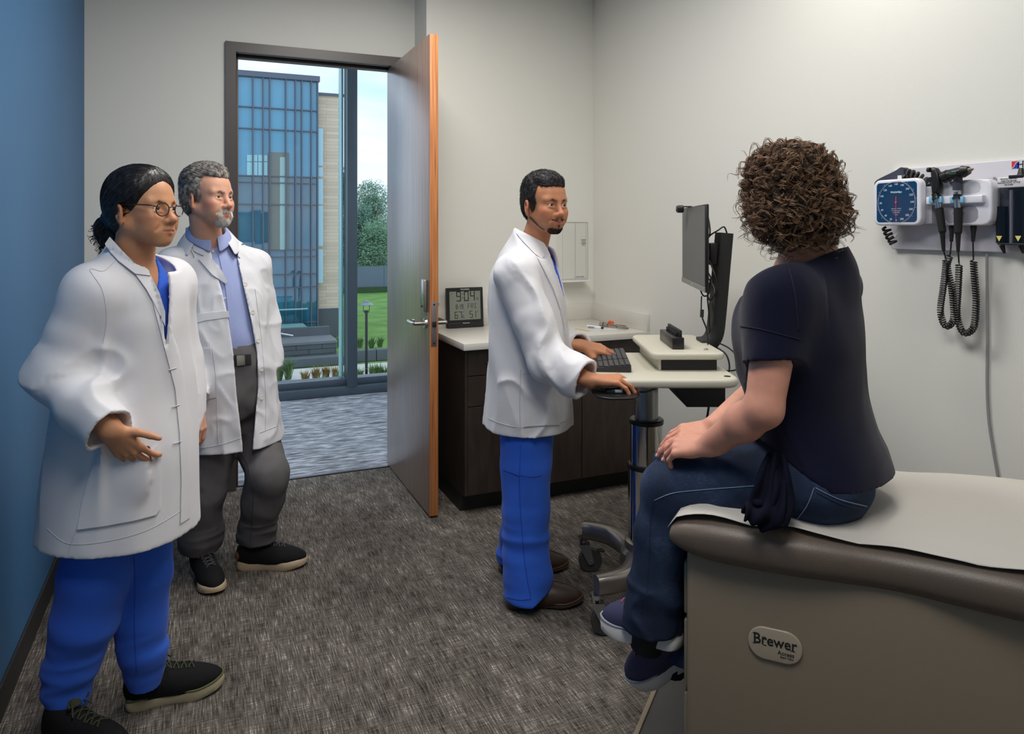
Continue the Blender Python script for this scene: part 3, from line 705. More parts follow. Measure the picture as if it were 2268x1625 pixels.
def oto(t_):
    b = MB(); b.cyl(rw(2090, 393, .105), rw(2102, 388, .105), .0195, .0195, 20).cyl(rw(2102, 388, .105), rw(2133, 380, .105), .018, .017, 20).cyl(rw(2133, 380, .105), rw(2146, 377, .105), .0195, .013, 20)
    b.cyl(rw(2122, 388, .105), rw(2121, 420, .105), .0135, .013, 18); b.build('head', bk, t_)
    MB().cyl(rw(2146, 377, .105), rw(2156, 374, .105), .008, .0025, 14).build('speculum_tip', mat('tip_brown', (120, 104, 84), .4), t_)
    b = MB(); b.box((-.013, -.005, 0), (.013, .005, .002), .001, M=RWM(rw(2110, 383, .1245))); b.build('focus_window', mat('window_green', (46, 74, 60), .1, spec=.8), t_)
    MB().cyl(rw(2121, 404, .105), rw(2121, 421, .105), .0138, seg=18).build('sleeve', mat('slate_sleeve', (58, 62, 76), .4), t_)
instrument('otoscope', 'black otoscope with pointed tip, right one hung in the charger', P, oto)
def cord(name, label, start, mids, end):
    pth = spline([start] + mids + [end], 10); n_ = len(pth)
    i0, i1 = int(n_ * .10), int(n_ * .88)
    q = pth[:i0] + coil(pth[i0:i1], .0088, 62) + pth[i1:]
    tag(MB().tube(q, .0026, 6).build(name, hose), label, 'cord')
cord('coiled_cord', 'black coiled cord looping down from the ophthalmoscope', rw(2090, 556, .09), [rw(2095, 580, .08), rw(2090, 630, .07), rw(2083, 690, .06), rw(2095, 722, .06), rw(2112, 705, .06), rw(2108, 640, .06), rw(2098, 590, .06), rw(2104, 565, .06)], rw(2107, 535, .06))
cord('coiled_cord', 'black coiled cord looping down from the otoscope', rw(2122, 557, .09), [rw(2124, 590, .08), rw(2122, 640, .07), rw(2120, 700, .06), rw(2134, 736, .06), rw(2156, 725, .06), rw(2162, 670, .06), rw(2158, 610, .06), rw(2156, 575, .06)], rw(2155, 535, .06))
tag(MB().tube(spline([rw(2186, 500, .012), rw(2186, 600, .009), rw(2187, 760, .006), rw(2186, 850, .006), rw(2190, 930, .006), rw(2202, 1010, .006), rw(2212, 1075, .006), rw(2216, 1200, .006)], 8), .0042, 8).build('power_cord', mat('grey_cord', (150, 148, 152), .5)), 'grey power cord running down the wall from the charger', 'power cord')

# speculum dispenser
ds = thing('speculum_dispenser', 'clear dispenser of black ear tips at right end of board', 'dispenser', rw(2245, 545, .03))
b = MB(); rwbox(b, 2208, 393, 2300, 412, .0195, .07, .003); b.build('label_band', mat('label_white', (216, 214, 218), .5), ds)
b = MB(); rwbox(b, 2210, 412, 2300, 539, .0195, .022, 0); b.build('rear_sheet', mat('dispenser_grey', (120, 118, 124), .3), ds, smooth=0)
b = MB(); rwbox(b, 2210, 412, 2300, 539, .066, .068, 0); b.build('front_sheet', pane_mat('smoke_clear', (.80, .80, .82), .06), ds, smooth=0)
b = MB(); rwbox(b, 2208, 538, 2300, 544, .0195, .07, .002); b.build('shelf', bk, ds)
for px, y0 in ((2219, 457), (2261, 424)):
    a_ = rw(px, y0, .045); c_ = rw(px, 538, .045); MB().cyl(a_, c_, .016, seg=20).build('tip_stack', mat('tip_black', (18, 18, 19), .35), ds)
    MB().cyl(rw(px, 543, .045), rw(px + 6, 561, .045), .008, .0035, 14).build('ear_tip', bk, ds)
    b = MB(RWM(rw(px - 6, 528, .0685))); b.prism([(-.009, .008), (.009, .008), (0, -.009)], 0, .0005); b.build('size_mark', mat('mark_yellow', (228, 214, 120), .5), ds, smooth=0)
MB().cyl(rw(2240, 420, .055), rw(2240, 538, .055), .005, seg=10).build('divider_rod', grp, ds)
b = MB(RWM(rw(2234, 402, .0705)))
for i, tx in enumerate(('Universal KleenSpec', 'Single-Use Specula', 'DIAGNOSTIC STYLE', 'Ref 52400')): b.text(tx, .0062 if i != 2 else .0075, Matrix.Translation((0, .009 - .0062 * i, 0)), depth=.0002)
b.build('lettering', prn, ds, smooth=0)
b = MB(); b.cyl(rw(2262, 390, .05), rw(2262, 372, .05), .012, .006, 14); b.box(tuple(rw(2268, 394, .07)), tuple(rw(2252, 389, .03)), .001); b.build('lid_tab', bk, ds)

# ================================================================ workstation cart (turned plan frame)
beige = mat('cart_beige', (198, 194, 178), .42, spec=.4)
cast = mat('cast_aluminium', (168, 162, 156), .34, metal=.9)
ca = thing('computer_cart', 'beige wheeled computer cart on a chrome column', 'computer cart', rd((.53, 2.85, 0)))
b = MB(F); b.prism([(x + .545, y + 2.81) for x, y in rounded_rect(.525, .56, .06, 6)], .897, .93, .013, seg=4); b.build('work_surface', beige, ca, 45)
b = MB(F); b.prism([(x + .655, y + 2.905) for x, y in rounded_rect(.275, .47, .035, 6)], .972, .998, .010, seg=4); b.build('upper_shelf', beige, ca, 45)
MB(F).box((.556, 2.70, .93), (.765, 3.10, .973)).build('drawer_box', bk2, ca, smooth=0)
MB(F).box((.548, 2.70, .93), (.557, 3.10, .973)).build('drawer_side', beige, ca, smooth=0)
MB(F).cyl((.735, 2.74, .998), (.735, 2.74, 1.0025), .009, seg=18).build('key_lock', chrome, ca)
MB(F).cyl((.77, 2.585, .929), (.77, 2.585, .9312), .012, seg=18).build('cable_hole', M_dark, ca)
MB(F).cyl((.53, 2.85, .66), (.53, 2.85, .90), .046, seg=32).build('inner_column', mat('satin_alu', (160, 162, 164), .3, metal=.9), ca)
MB(F).cyl((.53, 2.85, .43), (.53, 2.85, .70), .064, seg=40).build('middle_column', mat('polished', (205, 204, 202), .13, metal=1), ca)
MB(F).cyl((.53, 2.85, .16), (.53, 2.85, .52), .071, seg=40).build('outer_column', mat('polished', (205, 204, 202), .13, metal=1), ca)
for z, r_ in ((.69, .067), (.515, .074)): MB(F).lathe([(r_ - .01, z), (r_, z + .003), (r_, z + .017), (r_ - .004, z + .021), (r_ - .02, z + .022)], 40, Matrix.Translation((.53, 2.85, 0))).build('column_ring', bk, ca)
MB(F).lathe([(.10, .13), (.105, .15), (.10, .19), (.085, .205), (.085, .235), (.07, .24)], 40, Matrix.Translation((.53, 2.85, 0))).build('hub', cast, ca)
def leg(name, p):
    q = spline(p, 10); vs = []; fs = []; n_ = len(q)
    for i, c_ in enumerate(q):
        d = (q[min(i + 1, n_ - 1)] - q[max(i - 1, 0)]).normalized(); sd = Vector((-d.y, d.x, 0)).normalized(); t_ = i / (n_ - 1); w_ = .040 - .012 * t_; h_ = .042 - .008 * t_
        for k in range(16):
            a_ = 2 * math.pi * k / 16; cx_, sz_ = math.cos(a_), math.sin(a_)
            vs.append(F @ (c_ + sd * math.copysign(abs(cx_) ** .6, cx_) * w_ + Vector((0, 0, math.copysign(abs(sz_) ** .6, sz_) * h_))))
    for i in range(n_ - 1):
        for k in range(16): fs.append([i * 16 + k, i * 16 + (k + 1) % 16, (i + 1) * 16 + (k + 1) % 16, (i + 1) * 16 + k])
    fs += [list(range(16)), [(n_ - 1) * 16 + k for k in range(16)]]
    return link(name, vs, fs, cast, ca, 60)
rub = mat('wheel_rubber', (62, 58, 56), .6)
for sx, sy in ((-1, -1), (-1, 1), (1, -1), (1, 1)):
    ex, ey = .53 + sx * .225, 2.85 + sy * .24
    leg('leg', [(.53 + sx * .045, 2.85, .165), (.53 + sx * .062, 2.85 + sy * .09, .168), (.53 + sx * .11, 2.85 + sy * .18, .170), (.53 + sx * .18, 2.85 + sy * .225, .172), (ex, ey, .172)])
    wx, wy = ex + .028, ey - .012
    cst = MB(F).lathe([(.018, .112), (.018, .128), (.022, .13), (.022, .142)], 20, Matrix.Translation((ex, ey, 0))).build('caster_swivel', chrome, ca)
    b = MB(F)
    for o_ in (-.020, .020):
        b.prism([(ex - .022, .118), (ex + .026, .118), (wx + .014, .046), (wx + .006, .036), (wx - .008, .036), (wx - .014, .046)], o_ - .0022, o_ + .0022, M=Matrix(((1, 0, 0, 0), (0, 0, -1, wy), (0, 1, 0, 0), (0, 0, 0, 1))))
    b.cyl((wx, wy - .024, .05), (wx, wy + .024, .05), .006, seg=12); b.build('caster_fork', mat('zinc', (168, 172, 174), .35, metal=.9), cst)
    b = MB(F); Mw = Matrix(((1, 0, 0, wx), (0, 0, -1, wy), (0, 1, 0, .05), (0, 0, 0, 1)))
    b.lathe([(.032, -.013), (.046, -.013), (.0495, -.008), (.0495, .008), (.046, .013), (.032, .013)], 32, Mw); w_ = b.build('caster_wheel', rub, cst)
    b = MB(F); b.cyl((wx, wy - .011, .05), (wx, wy + .011, .05), .033, seg=20); b.build('wheel_hub', mat('hub_grey', (92, 90, 88), .5), cst)
    b = MB(F); b.box((wx + .02, wy - .012, .085), (wx + .06, wy + .012, .092), .002, M=Matrix.Translation((0, 0, 0))); b.build('brake_pedal', bk2, cst)
# storage bin under the surface, mouse tray
b = MB(F); b.prism([(.575, .897), (.775, .897), (.775, .81), (.635, .81)], -2.95, -2.62, .006, M=Matrix(((1, 0, 0, 0), (0, 0, -1, 0), (0, 1, 0, 0), (0, 0, 0, 1)))); b.build('storage_bin', bk2, ca)
b = MB(F); b.prism([(x * 1 + .365, y + 2.56) for x, y in rounded_rect(.165, .20, .07, 8)], .874, .882, .003); tr = b.build('mouse_tray', bk, ca)
MB(F).cyl((.36, 2.60, .85), (.36, 2.60, .875), .02, seg=16).tube([(.36, 2.6, .86), (.42, 2.66, .87), (.48, 2.75, .89)], .012, 8).build('tray_arm', bk2, tr)
# mast carrying the screen
q = spline([(.765, 2.95, .985), (.800, 2.95, .992), (.826, 2.95, 1.03), (.838, 2.95, 1.12), (.852, 2.95, 1.28), (.866, 2.95, 1.44)], 8); vs = []; fs = []
for i, c_ in enumerate(q):
    d = (q[min(i + 1, len(q) - 1)] - q[max(i - 1, 0)]).normalized(); sd = Vector((d.z, 0, -d.x))
    for sx, sy in ((-.026, -.04), (-.02, -.045), (.02, -.045), (.026, -.04), (.026, .04), (.02, .045), (-.02, .045), (-.026, .04)): vs.append(F @ (c_ + sd * sx + Vector((0, sy, 0))))
for i in range(len(q) - 1):
    for k in range(8): fs.append([i * 8 + k, i * 8 + (k + 1) % 8, i * 8 + 8 + (k + 1) % 8, i * 8 + 8 + k])
fs += [list(range(8)), [len(vs) - 8 + k for k in range(8)]]
link('mast', vs, fs, bk2, ca, 40)
b = MB(F); b.box((.80, 2.92, 1.31), (.845, 2.985, 1.40), .006); b.cyl((.77, 2.955, 1.355), (.81, 2.955, 1.355), .03, seg=20); b.build('screen_bracket', bk, ca)

mo = thing('monitor', 'slim black monitor turned away on the cart mast', 'monitor', rd((.755, 2.98, 1.217)))
mx_, my_ = Vector((.768 - .722, 3.26 - 2.70, 0)).normalized(), None
MM = F @ frame((.745, 2.98, 1.384), (-mx_.x, -mx_.y, 0), (0, 0, 1))    # faces the standing man
b = MB(MM); b.box((-.281, -.166, -.014), (.281, .166, 0), .004); b.box((-.2, -.12, -.03), (.2, .12, -.012), .012); b.build('housing', bk, mo)
scn = MB(MM).box((-.274, -.142, -.001), (.274, .160, .0008)).build('screen', mat('screen_grey', (92, 92, 92), .45, spec=.35), mo, smooth=0)
MB(MM).box((-.28, -.165, -.001), (.28, -.144, .003), .001).build('chin_strip', mat('chin_grey', (128, 126, 124), .4), mo, smooth=0)
b = MB(MM); b.text('hp', .011, Matrix.Translation((0, -.1545, .0032)), shear=.25); b.build('lettering', wht, mo, smooth=0)
wc = thing('webcam', 'small black webcam clipped on top of the monitor', 'webcam', rd((.745, 3.02, 1.54)))
b = MB(MM); b.prism(rounded_rect(.055, .032, .012, 5, -.135, .158), .018, .046, .006); b.build('camera_body', bk, wc)
b = MB(MM); b.cyl((-.135, .158, .046), (-.135, .158, .049), .010, seg=16); b.build('lens', mat('lens_dark', (50, 52, 54), .08, spec=.8), wc)
b = MB(MM); b.box((-.15, .166, -.018), (-.12, .171, .03), .002); b.box((-.148, .13, -.03), (-.122, .17, -.024), .002); b.build('clip', bk2, wc)

# cables behind the screen
cab = [[(.775, 2.96, 1.50), (.79, 2.93, 1.52), (.80, 2.92, 1.44), (.785, 2.94, 1.42)],
       [(.785, 2.94, 1.30), (.80, 2.9, 1.25), (.785, 2.9, 1.19), (.795, 2.92, 1.12), (.80, 2.93, 1.04), (.80, 2.93, .999)],
       [(.79, 2.98, 1.28), (.815, 2.92, 1.22), (.80, 2.88, 1.16), (.812, 2.9, 1.09), (.82, 2.93, 1.03)],
       [(.80, 2.95, 1.34), (.80, 2.86, 1.28), (.812, 2.87, 1.22), (.795, 2.9, 1.17), (.785, 2.9, 1.205), (.80, 2.9, 1.26)],
       [(.755, 2.90, 1.215), (.765, 2.89, 1.19), (.785, 2.89, 1.195), (.795, 2.9, 1.23)],
       [(.865, 2.91, 1.44), (.85, 2.9, 1.465), (.825, 2.9, 1.45), (.80, 2.92, 1.43), (.79, 2.95, 1.40)]]
for k, p in enumerate(cab):
    MB(F).tube(spline(p, 7), .0032, 7).build('screen_cable', hose, mo)
MB(F).tube(spline([(.75, 2.86, 1.19), (.745, 2.84, 1.12), (.765, 2.84, 1.06), (.775, 2.86, 1.0)], 8), .003, 7).build('screen_cable', hose, mo)
MB(F).cyl((.7475, 2.842, 1.14), (.7455, 2.839, 1.11), .0075, seg=10).build('cable_plug', bk2, mo)
MB(F).tube(spline([(.80, 2.95, .99), (.85, 2.88, .96), (.86, 2.86, .90), (.83, 2.86, .87), (.815, 2.9, .90)], 8), .0035, 7).build('power_cable', hose, ca)
MB(F).tube(spline([(.82, 2.95, 1.0), (.85, 2.83, .99), (.875, 2.78, .95), (.86, 2.78, .915), (.82, 2.84, .90)], 8), .003, 7).build('power_cable', hose, ca)
MB(F).tube(spline([(.76, 2.8, .82), (.755, 2.78, .76), (.72, 2.75, .66), (.70, 2.9, .50), (.72, 3.0, .30), (.75, 3.05, .1)], 8), .0045, 7).build('power_cable', hose, ca)
MB(F).tube(spline([(.44, 2.57, .879), (.48, 2.58, .876), (.53, 2.62, .885), (.55, 2.66, .899)], 8), .0035, 7).build('mouse_cable', hose, ca)

# docking bar
dk = thing('docking_station', 'black docking bar on the upper shelf of the cart', 'dock', rd((.632, 2.865, .998)))
b = MB(F); b.box((.610, 2.75, .9985), (.656, 2.985, 1.043), .004); b.build('body', bk, dk)
b = MB(F); b.box((.640, 2.77, 1.04), (.652, 2.975, 1.068), .003); b.build('connector_rail', bk2, dk)
b = MB(F)
for k in range(10): b.box((.630, 2.785 + .018 * k, 1.042), (.641, 2.793 + .018 * k, 1.058), .001)
b.build('contact_fins', M_dark, dk)
# keyboard
KA = Vector((.400, 3.015, .93)); KB_ = Vector((.372, 2.665, .93)); kx = (KB_ - KA).normalized(); KF = F @ frame((KA + KB_) / 2, kx, (-kx.y, kx.x, 0)); kl = .37
kb = thing('keyboard', 'black keyboard lying on the cart under his hand', 'keyboard', KF.translation)
b = MB(KF)
b.addraw([(-kl / 2, -.066, .001), (kl / 2, -.066, .001), (kl / 2, .066, .001), (-kl / 2, .066, .001), (-kl / 2, -.066, .014), (kl / 2, -.066, .014), (kl / 2, .066, .026), (-kl / 2, .066, .026)], [[0, 3, 2, 1], [4, 5, 6, 7], [0, 1, 5, 4], [1, 2, 6, 5], [2, 3, 7, 6], [3, 0, 4, 7]])
b.build('case', mat('key_case', (40, 40, 42), .5), kb, smooth=0)
b = MB(KF); zz = lambda y: .014 + (y + .066) / .132 * .012
for row in range(6):
    y = -.052 + row * .0198; x = -kl / 2 + .008
    while x < kl / 2 - .02:
        w_ = .0165
        if row == 0 and abs(x + .09) < .012: w_ = .10
        gap = (.235 - .004 < x + kl / 2 < .245 or .29 < x + kl / 2 < .297)
        if not gap: b.box((x, y, zz(y) - .001), (x + w_, y + .0165, zz(y) + .0065), .0018, seg=1)
        x += w_ + .0022
b.build('keypad', mat('key_black', (54, 54, 58), .5), kb, 30)
# mouse
ms = thing('computer_mouse', 'black computer mouse under his right hand on the tray', 'mouse', rd((.385, 2.555, .883)))
b = MB(F); b.ball((.383, 2.555, .884), (.058, .031, .026), 24); b.build('shell', bk, ms)
b = MB(F); b.box((.36, 2.523, .886), (.385, 2.527, .896), .001); b.build('sticker', mat('sticker', (196, 196, 196), .5), ms)
# ================================================================ outside, one storey below
ZG = -5.0
def gp_(px, py, z=ZG):
    d = FPX * (EYE - z) / (py - CY); return rd(pt(px, py, d))
def pl_(px, py, Y):
    """point at px,py on the vertical plane Y"""
    r = (px - CX) / FPX; d = Y / (CT - r * ST); return rd(pt(px, py, d))
lawn_m = ramp_mat('lawn_grass', [(0.3, (62, 104, 40)), (0.55, (104, 150, 62)), (0.75, (128, 172, 84))], nscale=.6, detail=8, rough=.95, layers=[((1, 1, 1), 14, .4)])
o = MB().box((-120, 20, ZG - .4), (180, 150, ZG - .02)).build('lawn', lawn_m, smooth=0, origin=(0, 30, ZG)); o['kind'] = 'structure'
conc = mat('pale_concrete', (196, 196, 190), .85, var=.08, vscale=2, bump=.1, bscale=20)
mulch = ramp_mat('bark_mulch', [(0.35, (52, 40, 34)), (0.6, (92, 72, 60)), (0.75, (120, 98, 84))], nscale=9, detail=8, rough=.95, bump=.6)
slate = mat('slate_block', (86, 92, 98), .7, var=.15, vscale=3, bump=.2, bscale=12)
YS = 33.0
a0 = pl_(590, 834, 31.6); 
MB().box((-10, 26, ZG - .3), (40, 31.6, ZG + .02)).build('planting_bed', mulch, smooth=0, origin=(0, 28, ZG))['kind'] = 'structure'
MB().box((-10, 31.6, ZG - .3), (40, 34.2, ZG + .03)).build('sidewalk', conc, smooth=0, origin=(0, 32, ZG))['kind'] = 'structure'
MB().box((12.6, 35.4, ZG - .3), (40, 36.6, ZG + .03)).build('sidewalk', conc, smooth=0, origin=(20, 36, ZG))['kind'] = 'structure'
MB().box((12.5, 36.6, ZG - .3), (40, 39.5, ZG + .06)).build('planting_bed', mulch, smooth=0, origin=(20, 38, ZG))['kind'] = 'structure'

# glass-fronted building
YG = 43.0
def gx(px): return pl_(px, 505, YG).x
def gz(py, px): return pl_(px, py, YG).z
ZT = gz(181, 704)
bl = thing('glass_building', 'tall building across the lawn with blue glass curtain wall', 'building', (gx(640), YG + 8, ZG))
XG0, XG1, XS1 = gx(525) - 9, gx(704), gx(763)
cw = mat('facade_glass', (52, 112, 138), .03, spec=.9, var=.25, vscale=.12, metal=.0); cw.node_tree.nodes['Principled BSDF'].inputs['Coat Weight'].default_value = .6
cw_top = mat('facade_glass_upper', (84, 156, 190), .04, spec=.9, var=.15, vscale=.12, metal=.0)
mulm = mat('mullion_grey', (92, 100, 116), .45, metal=.2)
rows = [181, 246, 292, 393, 407, 454, 553, 568, 606, 635, 712, 742]
zs_ = [gz(y, 704) for y in rows]
pxs = [560, 582.7, 597.7, 633, 654.3, 668.4, 689.3, 703.5]
xsg = [XG0] + [XG0 + 1.8 * k for k in range(1, 5)] + [gx(526)] + [gx(p) for p in pxs]
b = MB(); b.box((XG0, YG + .15, ZG), (XG1, YG + 14, ZT)); b.build('core', mat('core_dark', (34, 52, 62), .6), bl, smooth=0)
for i in range(len(zs_) - 1):
    b = MB()
    for j in range(len(xsg) - 1):
        t1 = random.uniform(-.004, .004); t2 = random.uniform(-.004, .004)
        x0, x1 = xsg[j] + .03, xsg[j + 1] - .03; z0, z1 = zs_[i + 1] + .03, zs_[i] - .03
        b.addraw([(x0, YG + .1 + t1, z0), (x1, YG + .1, z0), (x1, YG + .1 + t2, z1), (x0, YG + .1 - t1, z1)], [[0, 1, 2, 3]])
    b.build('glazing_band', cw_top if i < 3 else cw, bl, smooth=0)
b = MB()
for j, x in enumerate(xsg[1:]): b.box((x - .034, YG - .1, ZG + .2), (x + .034, YG + .12, ZT))
b.build('mullion_grid', mulm, bl, smooth=0)
b = MB()
for z in zs_: b.box((XG0, YG - .04, z - .03), (XG1, YG + .12, z + .03))
b.build('transom_grid', mulm, bl, smooth=0)
MB().box((XG0, YG - .15, ZT), (XG1 + .1, YG + 14, ZT + .3)).build('parapet', mulm, bl, smooth=0)
# lit windows and reflections painted as pale panels on the curtain wall
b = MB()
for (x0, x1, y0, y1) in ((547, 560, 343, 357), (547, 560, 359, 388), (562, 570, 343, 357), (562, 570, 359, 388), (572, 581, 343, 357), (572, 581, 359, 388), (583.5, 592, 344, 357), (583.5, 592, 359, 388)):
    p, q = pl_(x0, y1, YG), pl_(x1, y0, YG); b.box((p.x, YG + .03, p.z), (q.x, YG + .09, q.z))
b.build('reflection_pane', mat('reflection_pane', (150, 206, 216), .1, spec=.8), bl, smooth=0)
b = MB(); p, q = pl_(594, 553, YG), pl_(641, 338, YG); b.box((p.x, YG + .04, p.z), (q.x, YG + .095, q.z)); b.build('reflection_strip', mat('reflection_grey', (112, 118, 112), .3, spec=.7, var=.1), bl, smooth=0)
b = MB(); p, q = pl_(620, 553, YG), pl_(633, 348, YG); b.box((p.x, YG + .02, p.z), (q.x, YG + .06, q.z)); b.build('pale_reflection', mat('reflection_pale', (150, 186, 186), .2, spec=.7), bl, smooth=0)
brick = mat('buff_brick', (190, 178, 160), .85)
N, L, b_ = nodes_of(brick); t = N.new('ShaderNodeTexCoord'); mp = N.new('ShaderNodeMapping'); bt = N.new('ShaderNodeTexBrick')
mp.inputs['Rotation'].default_value = (math.pi / 2, 0, 0)
bt.inputs['Scale'].default_value = 1.0; bt.inputs['Brick Width'].default_value = 1.1; bt.inputs['Row Height'].default_value = .2; bt.inputs['Mortar Size'].default_value = .008; bt.offset = .37
bt.inputs['Color1'].default_value = (*lin((222, 204, 182)), 1); bt.inputs['Color2'].default_value = (*lin((206, 188, 166)), 1); bt.inputs['Mortar'].default_value = (*lin((176, 162, 144)), 1)
L.new(t.outputs['Object'], mp.inputs['Vector']); L.new(mp.outputs['Vector'], bt.inputs['Vector']); L.new(bt.outputs['Color'], b_.inputs['Base Color'])
MB().box((XG1 - .2, YG + .7, ZG + 1.7), (XS1, YG + 14, gz(206, 706))).build('stone_wall', brick, bl, smooth=0)
MB().box((XG1 - .2, YG + .6, ZG), (XS1 + .05, YG + 14, ZG + 1.7)).build('plinth', slate, bl, smooth=0)
MB().box((XG1 - .2, YG + .6, gz(206, 706)), (XS1 + .1, YG + 14, gz(204, 706) + .1)).build('coping', mulm, bl, smooth=0)
b = MB()
for y0, y1 in ((283, 366), (370, 390), (395, 452), (455, 545), (552, 627)):
    b.box((XG1 + .05, YG + .2, pl_(708, y1, YG).z), (XG1 + .32, YG + .26, pl_(708, y0, YG).z))
b.build('edge_fin', mat('edge_fin', (170, 214, 230), .25), bl, smooth=0)

# terrace wall, rail
tw = thing('planter_wall', 'dark slate block planter wall before the glass building', 'wall', (gx(640), 37.4, ZG))
A = gp_(600, 806); B = gp_(744, 797)
b = MB(); 
ztop = pl_(720, 760, 36.6).z
XA, XB = pl_(560, 800, 36.6).x - 3, pl_(745, 800, 36.6).x
b.box((XA, 36.6, ZG), (XB, 37.4, ztop)); b.build('wall_face', slate, tw, smooth=0)
b = MB()
for k in range(3):
    for j in range(12):
        w_ = 1.25; x0 = XA + j * w_ + (.6 if k % 2 else 0); z0 = ZG + k * (ztop - ZG) / 3
        x1 = min(x0 + w_ - .03, XB)
        if x0 < XB - .1: b.box((x0, 36.55, z0 + .015), (x1, 36.62, z0 + (ztop - ZG) / 3 - .015))
b.build('block_course', slate, tw, smooth=0)
MB().box((XA, 36.5, ztop), (XB + .05, 38.6, ztop + .12)).build('cap', mat('cap_grey', (112, 116, 120), .7), tw, smooth=0)
MB().box((XA, 38.6, ztop), (XB + .0, 39.0, ztop + .55)).build('rear_course', slate, tw, smooth=0)
MB().box((XA, 38.9, ZG), (XB - .8, YG + .5, ztop + .25)).build('terrace_slab', conc, tw, smooth=0)
MB().box((XB - 1.2, 38.7, ztop + .25), (XB - .8, 39.0, ztop + .5)).build('end_block', slate, tw, smooth=0)
gr = thing('glass_railing', 'glass balustrade on the terrace by the glass building', 'railing', (XB - 3, 39.4, ztop + .26))
for k in range(5):
    MB().box((XB - 1.0 - 2.0 * (k + 1), 39.4, ztop + .26), (XB - 1.04 - 2.0 * k, 39.44, ztop + 1.45)).build('pane', pane_mat('rail_glass', (.62, .84, .86), .05), gr, smooth=0)
MB().box((XB - 11, 39.37, ztop + 1.43), (XB - 1.0, 39.47, ztop + 1.48)).build('top_rail', M_fin, gr, smooth=0)
hr = thing('handrail', 'sloping white handrail in front of the terrace', 'handrail', (XB - 5, 38.2, ztop + .12))
for dz in (.55, .95):
    MB().tube([(XB - 8, 38.2, ztop + dz + .75), (XB - 1.9 + (dz - .95) * 3, 38.2, ztop + .2 + (dz - .55) * .1)], .04, 8).build('rail', mat('rail_white', (206, 212, 214), .35), hr)
for x in (XB - 6.4, XB - 4.8, XB - 3.2): MB().cyl((x, 38.2, ztop + .1), (x, 38.2, ztop + .2 + (XB - 1.9 - x) * .2), .035, seg=8).build('post', mat('rail_white', (206, 212, 214), .35), hr)
lw = thing('low_wall', 'low slate wall along the sidewalk past the window post', 'wall', (18, 35, ZG))
for k in range(14):
    MB().box((XB + .4 + k * 1.25, 34.9, ZG), (XB + 1.62 + k * 1.25, 35.3, ZG + .55), .02).build('block', slate, lw, smooth=0)
MB().box((XB - 9, 34.6, ZG), (XB + .4, 35.2, ZG + .4), .02).build('long_block', slate, lw, smooth=0)

# lamp post
lb = pl_(811.5, 838, 30.8); lt = pl_(811.5, 668, 30.8)
M_lamp = mat('lamp_black', (36, 38, 42), .45)
lp = thing('lamp_post', 'black lamp post with conical shade outside the window', 'lamp post', (lb.x, lb.y, ZG))
hh = lt.z
MB().cyl((lb.x, lb.y, ZG), (lb.x, lb.y, hh - .45), .062, .055, 14).cyl((lb.x, lb.y, hh - .47), (lb.x, lb.y, hh - .36), .10, .10, 14).build('post', M_lamp, lp)
MB().lathe([(.30, hh - .14), (.31, hh - .13), (.12, hh - .02), (.12, hh + .02), (.08, hh + .05)], 24, Matrix.Translation((lb.x, lb.y, 0))).build('shade', mat('lamp_shade', (120, 128, 136), .4), lp)
for sx in (-.13, .13): MB().box((lb.x + sx - .012, lb.y - .012, hh - .42), (lb.x + sx + .012, lb.y + .012, hh - .1)).build('strut', M_lamp, lp)

# trees: crowns of loose leaves on forked trunks, haze mixed into the leaf colour
def tree(name, label, x, y, h, cr, hazy_leaf_col, n_, seed, squash=1.0, base=.25, clumps=14, lsz=.11):
    rg = random.Random(seed)
    t_ = thing(name, label, 'tree', (x, y, ZG), 'trees beyond the lawn')
    tr_ = MB(); tr_.tube([(x, y, ZG), (x + .1, y, ZG + h * .4), (x, y, ZG + h * .8)], [.28, .2, .06], 8)
    cl = []
    for k in range(clumps):
        a_ = rg.uniform(0, 6.28); rr_ = cr * math.sqrt(rg.random()) * .8; zz_ = ZG + h * (base + (1 - base) * rg.random() ** .8)
        top = (zz_ - ZG) / h; rr_ *= max(.25, 1.15 - top)
        c_ = Vector((x + rr_ * math.cos(a_), y + rr_ * math.sin(a_), zz_ - h * .08)); cl.append((c_, cr * rg.uniform(.3, .5)))
        tr_.tube([(x, y, ZG + h * .3 + (zz_ - ZG) * .2), c_], [.09, .03], 5)
    tr_.build('trunk', mat('bark', (84, 70, 60), .9), t_)
    vs = []; fs = []
    for i in range(n_):
        c_, r_ = cl[i % clumps]
        d = Vector((rg.gauss(0, 1), rg.gauss(0, 1), rg.gauss(0, 1) * squash)).normalized() * r_ * rg.uniform(.55, 1.05); p = c_ + d
        u = Vector((rg.gauss(0, 1), rg.gauss(0, 1), rg.gauss(0, 1))).normalized(); w_ = u.orthogonal().normalized(); s_ = lsz * rg.uniform(.6, 1.3)
        k = len(vs); vs += [p - u * s_, p + w_ * s_ * .5, p + u * s_, p - w_ * s_ * .5]; fs.append([k, k + 1, k + 2, k + 3])
    me = link('foliage', vs, fs, mat('leaf%d_%d_%d' % hazy_leaf_col, hazy_leaf_col, .7, var=.35, vscale=.9), t_, 0)
YT = 78
def tx(px): return pl_(px, 505, YT).x
tree('pine_tree', 'tall dark pine with a loose crown behind the lawn', tx(812), YT + 14, 14.6, 2.6, (86, 108, 92), 7000, 3, .5, .62, 12, .11)
tree('broadleaf_tree', 'bushy green tree at right edge of the window view', tx(846), YT + 6, 11.5, 4.2, (112, 150, 122), 17000, 4, 1, .1, 26)
tree('broadleaf_tree', 'rounded green tree just right of the window post', tx(806), YT + 3, 9.2, 3.6, (106, 146, 124), 16000, 5, 1, .05, 24)
